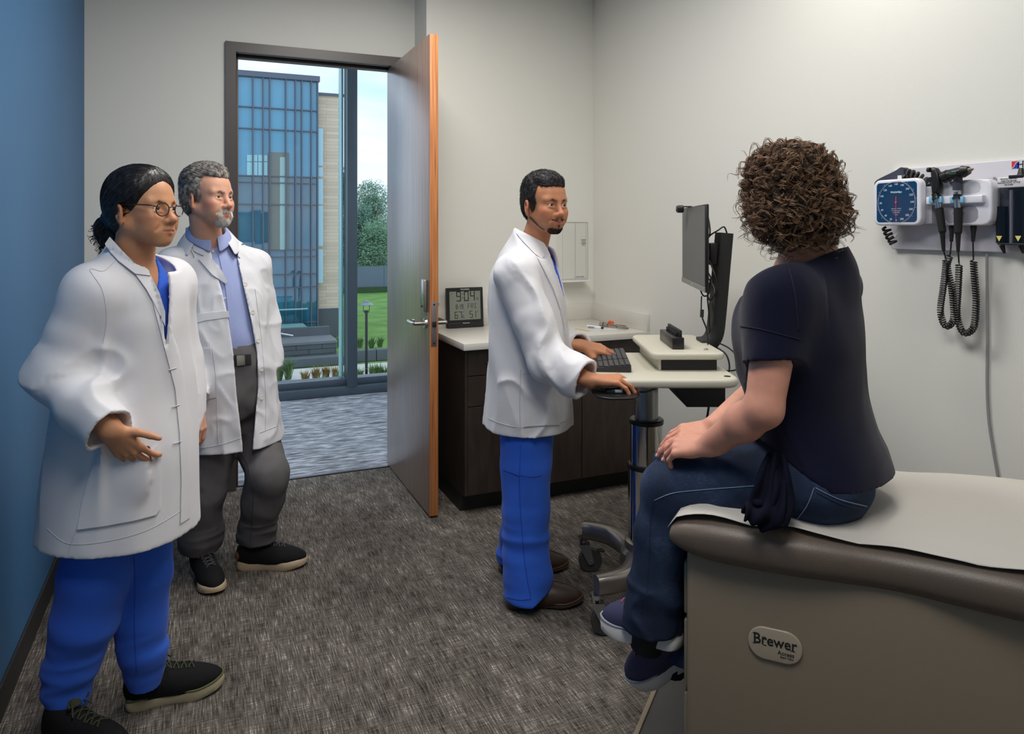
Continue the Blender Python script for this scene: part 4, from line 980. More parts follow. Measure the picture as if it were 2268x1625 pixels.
tree('broadleaf_tree', 'low green tree in front of the others past the lawn', tx(830), YT - 1, 7.0, 3.4, (116, 154, 122), 14000, 6, 1, .05, 22)
tree('broadleaf_tree', 'green tree mostly hidden behind the window post', tx(776), YT + 2, 9.0, 3.8, (106, 144, 122), 6000, 8, 1, .05, 20)
tree('broadleaf_tree', 'green tree hidden behind the open door edge', tx(875), YT + 2, 10.0, 4.0, (106, 144, 122), 6000, 9, 1, .05, 20)
o = MB().box((tx(700), YT - 6, ZG), (tx(960), YT - 5.5, ZG + .55)).build('hedge', mat('hedge', (58, 84, 52), .9, var=.4, vscale=3), smooth=0); tag(o, 'dark low hedge along the far edge of the lawn', 'hedge')

# clumps of ornamental grass in the beds
def clump(x, y, h, col, n_, seed, label, lean=.5):
    rg = random.Random(seed); vs = []; fs = []
    for i in range(n_):
        a_ = rg.uniform(0, 6.28); l_ = h * rg.uniform(.6, 1.05); k_ = rg.uniform(.1, lean); w_ = .018
        d = Vector((math.cos(a_), math.sin(a_), 0)); sd = Vector((-d.y, d.x, 0)) * w_
        b0 = Vector((x, y, ZG + .02)) + d * rg.uniform(0, .12); m_ = b0 + d * l_ * k_ * .4 + Vector((0, 0, l_ * .6)); e_ = b0 + d * l_ * k_ + Vector((0, 0, l_ * (1 - k_ * .5)))
        k = len(vs); vs += [b0 - sd, b0 + sd, m_ + sd, m_ - sd, e_]; fs += [[k, k + 1, k + 2, k + 3], [k + 3, k + 2, k + 4]]
    o = link('grass_clump', vs, fs, mat('blade%d_%d_%d' % col, col, .8), None, 0, origin=(x, y, ZG))
    tag(o, label, 'grass clump', 'grass clumps in the planting beds')
G1, G2, G3 = (96, 124, 70), (150, 128, 78), (108, 140, 76)
spots = [(618, 846, .95, G1, 'green grass clump at the window edge by the old man'), (638, 842, 1.1, G1, 'tall green grass clump second from the left in the bed'), (676, 852, .7, G2, 'straw coloured grass clump low in the bed'), (700, 846, .75, G2, 'straw coloured grass clump in the middle of the bed'), (722, 842, .7, G2, 'straw coloured grass clump nearer the window post'), (714, 856, .5, G3, 'small green clump in front of the straw clumps'), (745, 844, .75, G2, 'straw coloured grass clump beside the window post'), (756, 852, .7, G3, 'green clump hard against the window post'), (796, 846, .7, G3, 'green clump left of the lamp post base'), (826, 842, .8, G3, 'green clump just right of the lamp post base'), (840, 840, .8, G3, 'green clump between lamp post and door'), (856, 842, .7, G3, 'green clump at the door edge')]
for i, (px, py, h, c, lb_) in enumerate(spots):
    p = gp_(px, py); clump(p.x, p.y, h, c, 90, 20 + i, lb_)
for i, (px, py, lb_) in enumerate(((797, 770, 'green clump in the far bed left of the lamp post'), (823, 772, 'green clump in the far bed right of the lamp post'), (842, 769, 'green clump in the far bed nearest the door'), (752, 768, 'green clump in the far bed at the planter wall end'))):
    p = gp_(px, py); clump(p.x, p.y, .75, G1, 60, 40 + i, lb_, .7)

fc = thing('fence', 'grey blue solid fence beyond the lawn, below the trees', 'fence', (tx(830), YT - 5.2, ZG))
for k in range(8): MB().box((tx(700) + k * 3.0, YT - 5.3, ZG), (tx(700) + k * 3.0 + 2.96, YT - 5.2, ZG + 2.6)).build('panel', mat('fence_grey', (112, 126, 146), .8), fc, smooth=0)
# ================================================================ signed-distance modelling of bodies and clothes
f32 = np.float32
def sm(a, b, k):
    if k <= 0: return np.minimum(a, b)
    h = np.maximum(k - np.abs(a - b), 0) / k
    return np.minimum(a, b) - h * h * (k * .25)
def ssub(a, b, k): return -sm(-a, b, k)
def cap(p, a, b, ra, rb):
    x, y, z = p; d = [b[i] - a[i] for i in range(3)]; L2 = sum(v * v for v in d) + 1e-12
    t = np.clip(((x - a[0]) * d[0] + (y - a[1]) * d[1] + (z - a[2]) * d[2]) / L2, 0, 1)
    return np.sqrt((x - a[0] - t * d[0]) ** 2 + (y - a[1] - t * d[1]) ** 2 + (z - a[2] - t * d[2]) ** 2) - (ra + (rb - ra) * t)
def ell(p, c, r):
    x, y, z = (p[i] - c[i] for i in range(3))
    k0 = np.sqrt((x / r[0]) ** 2 + (y / r[1]) ** 2 + (z / r[2]) ** 2); k1 = np.sqrt((x / r[0] ** 2) ** 2 + (y / r[1] ** 2) ** 2 + (z / r[2] ** 2) ** 2) + 1e-9
    return k0 * (k0 - 1) / k1
def rbox(p, c, h, r):
    q = [np.abs(p[i] - c[i]) - (h[i] - r) for i in range(3)]
    return np.sqrt(sum(np.maximum(v, 0) ** 2 for v in q)) + np.minimum(np.maximum(np.maximum(q[0], q[1]), q[2]), 0) - r
def loft(p, rings, n=2.0):
    """rings: (z, cx, cy, half x, half y, turn degrees) rising in z"""
    R = np.array([r if len(r) == 6 else (*r, 0) for r in rings], dtype=f32); z = p[2]
    # smooth (cubic) interpolation of every column
    def col(k):
        zz = np.clip(z, R[0, 0], R[-1, 0]); i = np.clip(np.searchsorted(R[:, 0], zz.ravel()) - 1, 0, len(R) - 2).reshape(zz.shape)
        y = R[:, k]; m = np.gradient(y, R[:, 0]).astype(f32)
        h = R[i + 1, 0] - R[i, 0]; t = (zz - R[i, 0]) / h
        return (2 * t ** 3 - 3 * t ** 2 + 1) * y[i] + (t ** 3 - 2 * t ** 2 + t) * h * m[i] + (-2 * t ** 3 + 3 * t ** 2) * y[i + 1] + (t ** 3 - t ** 2) * h * m[i + 1]
    cx, cy, a, b, w = (col(k) for k in range(1, 6)); c, s = np.cos(np.radians(w)), np.sin(np.radians(w))
    dx, dy = p[0] - cx, p[1] - cy; u = dx * c + dy * s; v = -dx * s + dy * c
    k0 = ((np.abs(u) / a) ** n + (np.abs(v) / b) ** n) ** (1 / n) + 1e-6
    k1 = np.sqrt((u / a ** 2) ** 2 + (v / b ** 2) ** 2) / np.maximum(np.sqrt((u / a) ** 2 + (v / b) ** 2), 1e-4) + 1e-6
    d = (k0 - 1) / k1 * np.minimum(1, 1.0)
    return np.maximum(np.maximum(d, R[0, 0] - z), z - R[-1, 0]).astype(f32)
def chain(p, pts, rs, k=0.0):
    d = None
    for a, b, ra, rb in zip(pts, pts[1:], rs, rs[1:]):
        c = cap(p, a, b, ra, rb); d = c if d is None else sm(d, c, k)
    return d
HASH = np.random.default_rng(5).random((32, 32, 32)).astype(f32) * 2 - 1
def vnoise(x, y, z):
    xi, yi, zi = np.floor(x).astype(int), np.floor(y).astype(int), np.floor(z).astype(int)
    fx, fy, fz = (v - i for v, i in ((x, xi), (y, yi), (z, zi))); fx, fy, fz = (v * v * (3 - 2 * v) for v in (fx, fy, fz))
    o = 0
    for dx in (0, 1):
        for dy in (0, 1):
            for dz in (0, 1):
                o = o + HASH[(xi + dx) & 31, (yi + dy) & 31, (zi + dz) & 31] * (fx if dx else 1 - fx) * (fy if dy else 1 - fy) * (fz if dz else 1 - fz)
    return o
def ridge(x, y, z): return 1 - 2 * np.abs(vnoise(x, y, z))

class Vol:
    def __init__(s, lo, hi, h):
        s.h = h; s.ax = [np.arange(lo[i], hi[i] + h, h, dtype=f32) for i in range(3)]
        s.d = np.full([len(a) for a in s.ax], 1.0, dtype=f32)
    def reg(s, lo, hi, pad=None):
        pad = 3 * s.h if pad is None else pad; sl = []
        for i in range(3):
            a = int(np.clip(np.searchsorted(s.ax[i], lo[i] - pad), 0, len(s.ax[i]))); b = int(np.clip(np.searchsorted(s.ax[i], hi[i] + pad), 0, len(s.ax[i]))); sl.append(slice(a, max(b, a)))
        g = np.meshgrid(*[s.ax[i][sl[i]] for i in range(3)], indexing='ij', sparse=True)
        return tuple(sl), g
    def add(s, fn, lo, hi, k=0.0, op='u', pad=None):
        sl, g = s.reg(lo, hi, (3 * s.h + k) if pad is None else pad)
        if s.d[sl].size == 0: return
        v = fn(g)
        s.d[sl] = sm(s.d[sl], v, k) if op == 'u' else ssub(s.d[sl], v, k) if op == 's' else -sm(-s.d[sl], -v, k)
    def caps(s, pts, rs, k=0.02, kk=0.0, op='u'):
        for a, b, ra, rb in zip(pts, pts[1:], rs, rs[1:]):
            r = max(ra, rb); lo = [min(a[i], b[i]) - r for i in range(3)]; hi = [max(a[i], b[i]) + r for i in range(3)]
            s.add(lambda g: cap(g, a, b, ra, rb), lo, hi, k, op)
    def ell(s, c, r, k=0.02, op='u'):
        s.add(lambda g: ell(g, c, r), [c[i] - r[i] for i in range(3)], [c[i] + r[i] for i in range(3)], k, op)
    def mesh(s, relax=2):
        d = s.d; ins = d < 0; nx, ny, nz = d.shape
        c = np.zeros((nx - 1, ny - 1, nz - 1), dtype=np.int8)
        for i in (0, 1):
            for j in (0, 1):
                for k in (0, 1): c += ins[i:nx - 1 + i, j:ny - 1 + j, k:nz - 1 + k]
        act = (c > 0) & (c < 8); idx = np.argwhere(act); n = len(idx)
        vid = np.full(c.shape, -1, dtype=np.int32); vid[act] = np.arange(n)
        corner = np.array([(i, j, k) for i in (0, 1) for j in (0, 1) for k in (0, 1)])
        val = np.stack([d[idx[:, 0] + o[0], idx[:, 1] + o[1], idx[:, 2] + o[2]] for o in corner], 1)
        acc = np.zeros((n, 3)); cnt = np.zeros(n)
        for a in range(8):
            for b in range(a + 1, 8):
                if np.abs(corner[a] - corner[b]).sum() != 1: continue
                va, vb = val[:, a], val[:, b]; m = (va < 0) != (vb < 0); t = np.where(m, va / np.where(m, va - vb, 1), 0)
                acc += np.where(m[:, None], corner[a] + t[:, None] * (corner[b] - corner[a]), 0); cnt += m
        pos = (idx + acc / cnt[:, None]) * s.h + np.array([a[0] for a in s.ax])
        F_ = []
        for ax in range(3):
            o = [slice(None)] * 3; o2 = [slice(None)] * 3; o[ax] = slice(0, -1); o2[ax] = slice(1, None)
            cr = ins[tuple(o)] != ins[tuple(o2)]; e = np.argwhere(cr); u, w = [i for i in range(3) if i != ax]
            e = e[(e[:, u] > 0) & (e[:, w] > 0) & (e[:, u] < d.shape[u] - 1) & (e[:, w] < d.shape[w] - 1)]
            q = []
            for du, dw in ((-1, -1), (0, -1), (0, 0), (-1, 0)):
                f = e.copy(); f[:, u] += du; f[:, w] += dw; q.append(vid[f[:, 0], f[:, 1], f[:, 2]])
            q = np.stack(q, 1); inside = ins[e[:, 0], e[:, 1], e[:, 2]]; flip = inside if ax != 1 else ~inside
            q[~flip] = q[~flip][:, ::-1]; F_.append(q)
        fc = np.concatenate(F_); fc = fc[(fc >= 0).all(1)]
        return smooth_mesh(pos, fc, relax), fc
def smooth_mesh(v, f, it, w=.5):
    e = np.concatenate([f[:, [0, 1]], f[:, [1, 2]], f[:, [2, 3]], f[:, [3, 0]]])
    for _ in range(it):
        acc = np.stack([np.bincount(e[:, 0], v[e[:, 1], k], len(v)) + np.bincount(e[:, 1], v[e[:, 0], k], len(v)) for k in range(3)], 1)
        c = np.bincount(e[:, 0], minlength=len(v)) + np.bincount(e[:, 1], minlength=len(v)); m = acc / np.maximum(c, 1)[:, None]
        v = v + w * (m - v)
    return v
def normals(v, f):
    n = np.cross(v[f[:, 2]] - v[f[:, 0]], v[f[:, 3]] - v[f[:, 1]]); o = np.stack([sum(np.bincount(f[:, j], n[:, k], len(v)) for j in range(4)) for k in range(3)], 1)
    return o / (np.linalg.norm(o, axis=1)[:, None] + 1e-12)
def turn(v):
    v = np.asarray(v); return np.stack([v[:, 0] * CT + v[:, 1] * ST, -v[:, 0] * ST + v[:, 1] * CT, v[:, 2]], 1)
def unturn(v):
    v = np.asarray(v); return np.stack([v[:, 0] * CT - v[:, 1] * ST, v[:, 0] * ST + v[:, 1] * CT, v[:, 2]], 1)
def keep_biggest(v, f):
    par = np.arange(len(v))
    e = np.concatenate([f[:, [0, 1]], f[:, [1, 2]], f[:, [2, 3]]])
    while True:
        m = np.minimum(par[e[:, 0]], par[e[:, 1]]); old = par.copy(); np.minimum.at(par, e[:, 0], m); np.minimum.at(par, e[:, 1], m); par = par[par]
        if (old == par).all(): break
    u, c = np.unique(par, return_counts=True); keep = par == u[c.argmax()]; ni = np.cumsum(keep) - 1
    f = f[keep[f[:, 0]]]; return v[keep], ni[f]

# ---------------------------------------------------------------- heads
class Local:
    """head / hand frame inside the turned plan frame"""
    def __init__(s, o, R, sc=1.0): s.o = np.array(o, dtype=f32); s.R = np.array(R, dtype=f32); s.s = f32(sc)   # R columns: local axes
    def to(s, g):
        d = [g[i] - s.o[i] for i in range(3)]
        return [(d[0] * s.R[0, k] + d[1] * s.R[1, k] + d[2] * s.R[2, k]) / s.s for k in range(3)]
    def at(s, p): return s.o + s.R @ (np.array(p, dtype=f32) * s.s)
    def dir(s, p): return s.R @ np.array(p, dtype=f32)
    def inv(s, v): return (np.asarray(v) - s.o) @ s.R / s.s
def head_frame(H, phi, pitch, sc, roll=0):
    p, q, r = math.radians(phi), math.radians(pitch), math.radians(roll)
    f = np.array([math.cos(p), -math.sin(p), 0]); l = np.array([math.sin(p), math.cos(p), 0]); u = np.array([0, 0, 1.])
    f2 = f * math.cos(q) - u * math.sin(q); u2 = f * math.sin(q) + u * math.cos(q)
    l3 = l * math.cos(r) + u2 * math.sin(r); u3 = -l * math.sin(r) + u2 * math.cos(r)
    return Local(H, np.stack([f2, l3, u3], 1), sc)
def cranium(p):
    d = ell(p, (-.018, 0, .032), (.096, .0745, .088)); d = sm(d, ell(p, (.026, 0, .042), (.058, .060, .056)), .03)
    return sm(d, ell(p, (-.040, 0, -.015), (.058, .058, .060)), .03)
def head_sdf(p, P):
    x, y, z = p; ay = np.abs(y); q = (x, ay, z); g = P.get
    d = cranium(p)
    d = sm(d, ell(p, (.032, 0, -.022), (.054, .057, .080)), .03)
    jw = g('jaw', 1.0)
    d = sm(d, cap(q, (-.008, .052 * jw, -.048), (.060, .014 * jw, -.094), .019, .016), .03)
    d = sm(d, ell(p, (.068, 0, -.096), (.019, .022, .017)), .018)
    d = sm(d, cap(q, (.079, .008, .019), (.066, .045, .019), .009, .009), .018)
    d = sm(d, ell(q, (.058, .043, -.026), (.024, .018, .018)), .025)
    d = sm(d, ell(q, (.055, .038, -.055), (.024, .018, .022)), .03)
    d = ssub(d, ell(q, (.096, .031, -.002), (.020, .019, .012)), .014)
    ns = g('nose', 1.0)
    d = sm(d, cap(p, (.081, 0, .012), (.104 * (1 + .03 * (ns - 1)), 0, -.032), .0065, .0105 * ns), .014)
    d = sm(d, ell(p, (.106, 0, -.035), (.0115 * ns, .0115 * ns, .0105)), .006)
    d = sm(d, ell(q, (.095, .0125 * ns, -.039), (.0115, .0080, .0080)), .006)
    d = ssub(d, ell(q, (.101, .0072, -.0475), (.0052, .0035, .004)), .003)
    d = sm(d, ell(p, (.070, 0, -.066), (.024, .034, .028)), .02)
    sml = g('smile', 0.0); mw = g('mw', 1.0)
    d = sm(d, cap(q, (.0945, .003, -.0625), (.080, .0235 * mw, -.0668 + sml), .0054, .0022), .006)
    d = sm(d, cap(q, (.0935, 0, -.0735), (.080, .0215 * mw, -.0692 + sml), .0066, .0028), .006)
    d = ssub(d, cap(q, (.1020, 0, -.0675), (.0855, .0240 * mw, -.0668 + sml * 1.1), .0016, .0010), .004)
    d = ssub(d, cap(q, (.092, .029, -.048), (.080, .038, -.064), .0010, .0006), .012)
    E = (.0715, .0315, .0)
    d = sm(d, ell(q, E, (.0142, .0142, .0142)), .004)
    d = sm(d, cap(q, (.0835, .021, -.0095), (.079, .042, -.0085), .0035, .003), .006)
    op = g('eye', .0046)
    d = ssub(d, ell(q, (.088, .0318, -.0004), (.017, .0135, op)), .0015)
    # ears
    c, s = math.cos(.35), math.sin(.35); dx, dy, dz = x + .014, ay - .0755, z + .014
    ex, ey = dx * c + dy * s, -dx * s + dy * c; ct, st = math.cos(.2), math.sin(.2); ex, ez = ex * ct + dz * st, -ex * st + dz * ct
    e = ell((ex, ey, ez), (0, .004, .004), (.0195, .0085, .031)); e = sm(e, ell((ex, ey, ez), (.004, .003, -.024), (.010, .006, .012)), .006)
    e = ssub(e, ell((ex, ey, ez), (.003, .013, .004), (.0115, .0085, .020)), .004)
    e = sm(e, ell((ex, ey, ez), (.012, .006, -.006), (.005, .005, .008)), .004)
    d = sm(d, e, .005)
    return d
def hand_sdf(p, P):
    x, y, z = p
    K = [(.088, .026, .0), (.092, .0045, .002), (.086, -.0165, .0), (.077, -.0355, -.004)]
    Ln = [(.042, .026, .020), (.046, .029, .021), (.042, .027, .020), (.033, .021, .018)]
    curl = P.get('curl', [(20, 25, 15)] * 4); spr = P.get('spread', (6, 1, -4, -10))
    d = ell((x, y, z), (-.02, 0, 0), (.05, .0265, .020))
    for (kx, ky, kz) in K: d = sm(d, cap(p, (.004, ky * .55, 0), (kx - .004, ky, kz), .0135, .0105), .012)
    d = sm(d, ell(p, (.045, .018, -.010), (.030, .018, .013)), .012); d = sm(d, ell(p, (.040, -.020, -.009), (.032, .015, .012)), .012)
    out = d
    for f, (k, l) in enumerate(zip(K, Ln)):
        a = np.array(k); t = 0; yaw = math.radians(spr[f]); c = None; r = [.0098, .0088, .0080, .0066] if f < 3 else [.0086, .0078, .0070, .0058]
        for j in range(3):
            t += math.radians(curl[f][j]); dr = np.array([math.cos(t) * math.cos(yaw), math.cos(t) * math.sin(yaw), -math.sin(t)]); b = a + dr * l[j]
            s_ = cap(p, a, b, r[j], r[j + 1]); c = s_ if c is None else sm(c, s_, .003); a = b
        out = np.minimum(out, sm(d, c, .008))
    th = P.get('thumb', ((.6, .75, -.25), (.9, .4, -.15), (1, .15, -.05))); a = np.array((.016, .020, -.008)); r = (.0135, .0112, .0100, .0078); c = None
    for j, l in enumerate((.040, .032, .026)):
        dr = np.array(th[j], dtype=float); dr /= np.linalg.norm(dr); b = a + dr * l; s_ = cap(p, a, b, r[j], r[j + 1]); c = s_ if c is None else sm(c, s_, .004); a = b
    return np.minimum(out, sm(d, c, .012))
def hand_frame(w, fx, up, left=False, sc=1.0):
    """w wrist; fx where the fingers point; up back of the hand; thumb axis follows from which hand it is"""
    fx = np.array(fx, dtype=float); fx /= np.linalg.norm(fx); up = np.array(up, dtype=float); up -= fx * up.dot(fx); up /= np.linalg.norm(up)
    th = np.cross(up, fx)                     # right hand, palm down: thumb to the left of the fingers
    if left: th = -th
    return Local(w, np.stack([fx, th, up], 1), sc)

def skin_mat():
    m = mat('skin', (200, 150, 120), .48, spec=.35, sub=.12, bump=.06, bscale=500)
    N, L, b = nodes_of(m)
    if 'tintattr' not in N:
        a = N.new('ShaderNodeAttribute'); a.name = 'tintattr'; a.attribute_name = 'tint'
        n = N.new('ShaderNodeTexNoise'); n.inputs['Scale'].default_value = 45; t = N.new('ShaderNodeTexCoord'); L.new(t.outputs['Object'], n.inputs['Vector'])
        mr = N.new('ShaderNodeMapRange'); mr.inputs[3].default_value = .88; mr.inputs[4].default_value = 1.1; L.new(n.outputs['Fac'], mr.inputs[0])
        vm = N.new('ShaderNodeVectorMath'); vm.operation = 'SCALE'; L.new(a.outputs['Color'], vm.inputs[0]); L.new(mr.outputs[0], vm.inputs['Scale']); L.new(vm.outputs[0], b.inputs['Base Color'])
    return m
def set_tint(ob, rgb):
    at = ob.data.attributes.new('tint', 'FLOAT_COLOR', 'POINT'); c = np.ones((len(rgb), 4), dtype=f32); c[:, :3] = rgb; at.data.foreach_set('color', c.ravel())
def blob(v, c, r): return np.clip(1.5 * (1 - np.sqrt(sum(((v[:, i] - c[i]) / r[i]) ** 2 for i in range(3)))), 0, 1)[:, None]
def seg_d(v, a, b):
    a, b = np.array(a), np.array(b); t = np.clip(((v - a) @ (b - a)) / ((b - a) @ (b - a)), 0, 1)[:, None]; return np.linalg.norm(v - a - t * (b - a), axis=1)
def head_tint(v, hf, skin, lip, brow, P):
    """own colours of the skin: lips, brows, lash line, shaved beard"""
    q = hf.inv(v); q = q.copy(); q[:, 1] = np.abs(q[:, 1]); n = len(v); base = np.array(lin(skin)); rgb = np.tile(base, (n, 1)); sml = P.get('smile', 0); mw = P.get('mw', 1.0)
    near = np.linalg.norm(q, axis=1) < .16
    rose = np.array(lin(P.get('rose', tuple(min(255, int(c * k)) for c, k in zip(skin, (1.02, .88, .86))))))
    for c, r in (((.11, 0, -.036), (.02, .02, .02)), ((.06, .06, -.03), (.04, .03, .03)), ((-.014, .085, -.01), (.04, .02, .045))): m = blob(q, c, r) * .6; rgb = rgb * (1 - m) + rose * m
    if 'stubble' in P:
        st = np.array(lin(P['stubble'][0])); k = P['stubble'][1]
        s = np.maximum.reduce([np.clip(1.25 - seg_d(q, (.09, 0, -.108), (.07, .02, -.10)) / .026, 0, 1), .7 * np.clip(1.2 - seg_d(q, (.062, .03, -.098), (-.002, .068, -.055)) / .016, 0, 1), .75 * np.clip(1.2 - seg_d(q, (.105, 0, -.054), (.088, .026, -.060)) / .008, 0, 1), .5 * np.clip(1.2 - seg_d(q, (.088, .028, -.062), (.08, .024, -.10)) / .008, 0, 1), .7 * np.clip(1.2 - seg_d(q, (-.002, .074, -.05), (.008, .074, .0)) / .010, 0, 1)])[:, None] * k
        s = s * near[:, None]; rgb = rgb * (1 - s) + st * s
    lp = np.array(lin(lip)); m = np.maximum(np.clip(1.3 - seg_d(q, (.098, 0, -.0635), (.083, .0225 * mw, -.0668 + sml)) / .0062, 0, 1), np.clip(1.3 - seg_d(q, (.097, 0, -.0738), (.083, .0205 * mw, -.0692 + sml)) / .0072, 0, 1))[:, None]
    rgb = rgb * (1 - m * .9) + lp * m * .9
    dk = np.array(lin((60, 30, 26))); m = np.clip(1.4 - seg_d(q, (.1, 0, -.0675), (.083, .0255 * mw, -.0670 + sml * 1.1)) / .0020, 0, 1)[:, None] * .75; rgb = rgb * (1 - m) + dk * m
    br = np.array(lin(brow)); w = P.get('brow_w', .0048)
    m = np.maximum(np.clip(1.35 - seg_d(q, (.088, .012, .0155), (.085, .030, .0205)) / w, 0, 1), np.clip(1.35 - seg_d(q, (.085, .030, .0205), (.068, .050, .0145)) / (w * .75), 0, 1))[:, None] * P.get('brow_k', .9); rgb = rgb * (1 - m) + br * m
    la = np.array(lin((30, 20, 18))); m = np.maximum(np.clip(1.3 - seg_d(q, (.085, .020, .0020), (.0865, .031, .0062)) / .0026, 0, 1), np.clip(1.3 - seg_d(q, (.0865, .031, .0062), (.078, .0455, .0012)) / .0026, 0, 1))[:, None] * P.get('lash', .85); rgb = rgb * (1 - m) + la * m
    return rgb
def add_eyes(parent, hf, iris, gaze=(1, 0, 0)):
    sc = mat('sclera', (226, 218, 212), .15, spec=.6); pu = mat('pupil', (8, 7, 7), .08, spec=.8)
    g = np.array(gaze, dtype=float); g /= np.linalg.norm(g)
    for s in (-1, 1):
        E = hf.at((.0715, .0315 * s, 0)); R = .0126 * float(hf.s); w = rd(E); gd = rd(hf.dir(g)); gd = Vector(gd).normalized()
        eb = MB().ball(w, R, 20).build('eye', sc, parent, 180)
        q = gd.to_track_quat('Z', 'Y').to_matrix().to_4x4(); q.translation = w
        b = MB(q); n = 20
        def capdisc(b, ang, lift, a0=0.0):
            pr = [(R * (1 + lift) * math.sin(ang * k / 5), R * (1 + lift) * math.cos(ang * k / 5)) for k in range(6)]; b.lathe(pr[::-1], 20)
        capdisc(b, .50, .012); b.build('iris', mat('iris%d_%d_%d' % iris, iris, .12, spec=.7), eb, 180)
        b = MB(q); capdisc(b, .22, .022); b.build('pupil', pu, eb, 180)

# ---------------------------------------------------------------- hair
def tangent(n, fl):
    t = fl - n * n.dot(fl); return t.normalized() if t.length > 1e-6 else n.orthogonal().normalized()
def strand_mesh(roots, nrm, flow, bvh, length, steps, lift, r0, rg, wob=.15, out=None):
    """tapered three-sided hairs following a flow over the scalp surface"""
    vs, fs = ([], []) if out is None else out
    for p, n in zip(roots, nrm):
        p = Vector(p); n = Vector(n); L_ = length * rg.uniform(.6, 1.2); pts = []; h = 0.0; jit = Vector((rg.gauss(0, wob), rg.gauss(0, wob), rg.gauss(0, wob)))
        for k in range(steps + 1):
            pts.append(p + n * h)
            d = tangent(n, flow(p) + jit); p2 = p + d * (L_ / steps); loc, nn, _, _ = bvh.find_nearest(p2)
            if loc is None: break
            n = nn if nn.dot(p2 - loc) >= -1 else nn; p = loc; h += lift * L_ / steps * rg.uniform(.5, 1.4)
        b = len(vs); m = len(pts)
        for i, q in enumerate(pts):
            d = (pts[min(i + 1, m - 1)] - pts[max(i - 1, 0)]); d = d.normalized() if d.length > 1e-9 else Vector((0, 0, 1)); u = d.orthogonal().normalized(); w = d.cross(u); r = r0 * (1 - .75 * i / (m - 1 if m > 1 else 1))
            for a in (0, 2.09, 4.19): vs.append(q + (u * math.cos(a) + w * math.sin(a)) * r)
        for i in range(m - 1):
            for k in range(3): fs.append((b + i * 3 + k, b + i * 3 + (k + 1) % 3, b + i * 3 + 3 + (k + 1) % 3, b + i * 3 + 3 + k))
    return vs, fs
def hair_mat(name, col, col2, rough=.42):
    m = mat(name, col, rough, spec=.5, var=0)
    N, L, b = nodes_of(m); t = N.new('ShaderNodeTexCoord'); n = N.new('ShaderNodeTexNoise'); n.inputs['Scale'].default_value = 55; n.inputs['Detail'].default_value = 4
    r = N.new('ShaderNodeValToRGB'); r.color_ramp.elements[0].position = .35; r.color_ramp.elements[0].color = (*lin(col), 1); r.color_ramp.elements[1].position = .68; r.color_ramp.elements[1].color = (*lin(col2), 1)
    L.new(t.outputs['Object'], n.inputs['Vector']); L.new(n.outputs['Fac'], r.inputs['Fac']); L.new(r.outputs['Color'], b.inputs['Base Color'])
    return m

# ---------------------------------------------------------------- pieces laid on a surface
CAMP = Vector((0, 0, EYE))
def ray_dir(px, py): return (rd(pt(px, py, 1.0)) - CAMP).normalized()
def bvh_of(*obs):
    vs = []; fs = []
    for o in obs:
        k = len(vs); w = Vector(WORLD_ORIGIN[o.name]); vs += [v.co + w for v in o.data.vertices]; fs += [[i + k for i in p.vertices] for p in o.data.polygons]
    return BVHTree.FromPolygons(vs, fs)
def lay(name, poly, bvh, m, parent, th=.004, off=.001, step=6.0, smooth=50, far=6.0, pull=0.0, t0=0.0, **kw):
    """a patch cut to the outline poly and sewn onto the surface bvh"""
    P = [Vector(p) for p in poly]; pts = []; n = len(P)
    for i in range(n):
        a, b = P[i], P[(i + 1) % n]; k = max(1, int((b - a).length / step))
        pts += [a.lerp(b, j / k) for j in range(k)]
    nb = len(pts); x0, x1 = min(p.x for p in P), max(p.x for p in P); y0, y1 = min(p.y for p in P), max(p.y for p in P)
    def inside(q):
        c = False
        for i in range(n):
            a, b = P[i], P[i - 1]
            if (a.y > q.y) != (b.y > q.y) and q.x < (b.x - a.x) * (q.y - a.y) / (b.y - a.y) + a.x: c = not c
        return c
    y = y0 + step / 2
    while y < y1:
        x = x0 + step / 2
        while x < x1:
            q = Vector((x, y))
            if inside(q) and min((q - s).length for s in pts[:nb]) > step * .5: pts.append(q)
            x += step
        y += step
    r = delaunay_2d_cdt(pts, [(i, (i + 1) % nb) for i in range(nb)], [list(range(nb))], 1, 1e-4)
    V2, tri = r[0], r[2]; D = []
    for q in V2:
        d = ray_dir(q.x, q.y); h = bvh.ray_cast(CAMP + d * t0, d, far); D.append(h[3] + t0 if h[0] is not None else None)
    good = [(V2[i], D[i]) for i in range(len(D)) if D[i] is not None]
    if not good: return None
    med = sorted(g[1] for g in good)[len(good) // 2]; lim = kw.pop('lim', .12)
    for i in range(len(D)):
        if D[i] is None or abs(D[i] - med) > lim:
            near = sorted(((g[0] - V2[i]).length, g[1]) for g in good if abs(g[1] - med) <= lim)[:4]; D[i] = sum(g[1] for g in near) / max(1, len(near)) if near else med
    top = [CAMP + ray_dir(q.x, q.y) * (D[i] - off - th - pull) for i, q in enumerate(V2)]; bot = [CAMP + ray_dir(q.x, q.y) * (D[i] + .0015 - pull) for i, q in enumerate(V2)]
    k = len(top); fs = [list(t) for t in tri] + [[i + k for i in reversed(t)] for t in tri]
    ec = {}
    for t in tri:
        for i in range(len(t)): ec.setdefault(frozenset((t[i], t[(i + 1) % len(t)])), []).append((t[i], t[(i + 1) % len(t)]))
    for e in ec.values():
        if len(e) == 1: a, b = e[0]; fs.append([a, a + k, b + k, b])
    return link(name, top + bot, fs, m, parent, smooth, **kw)
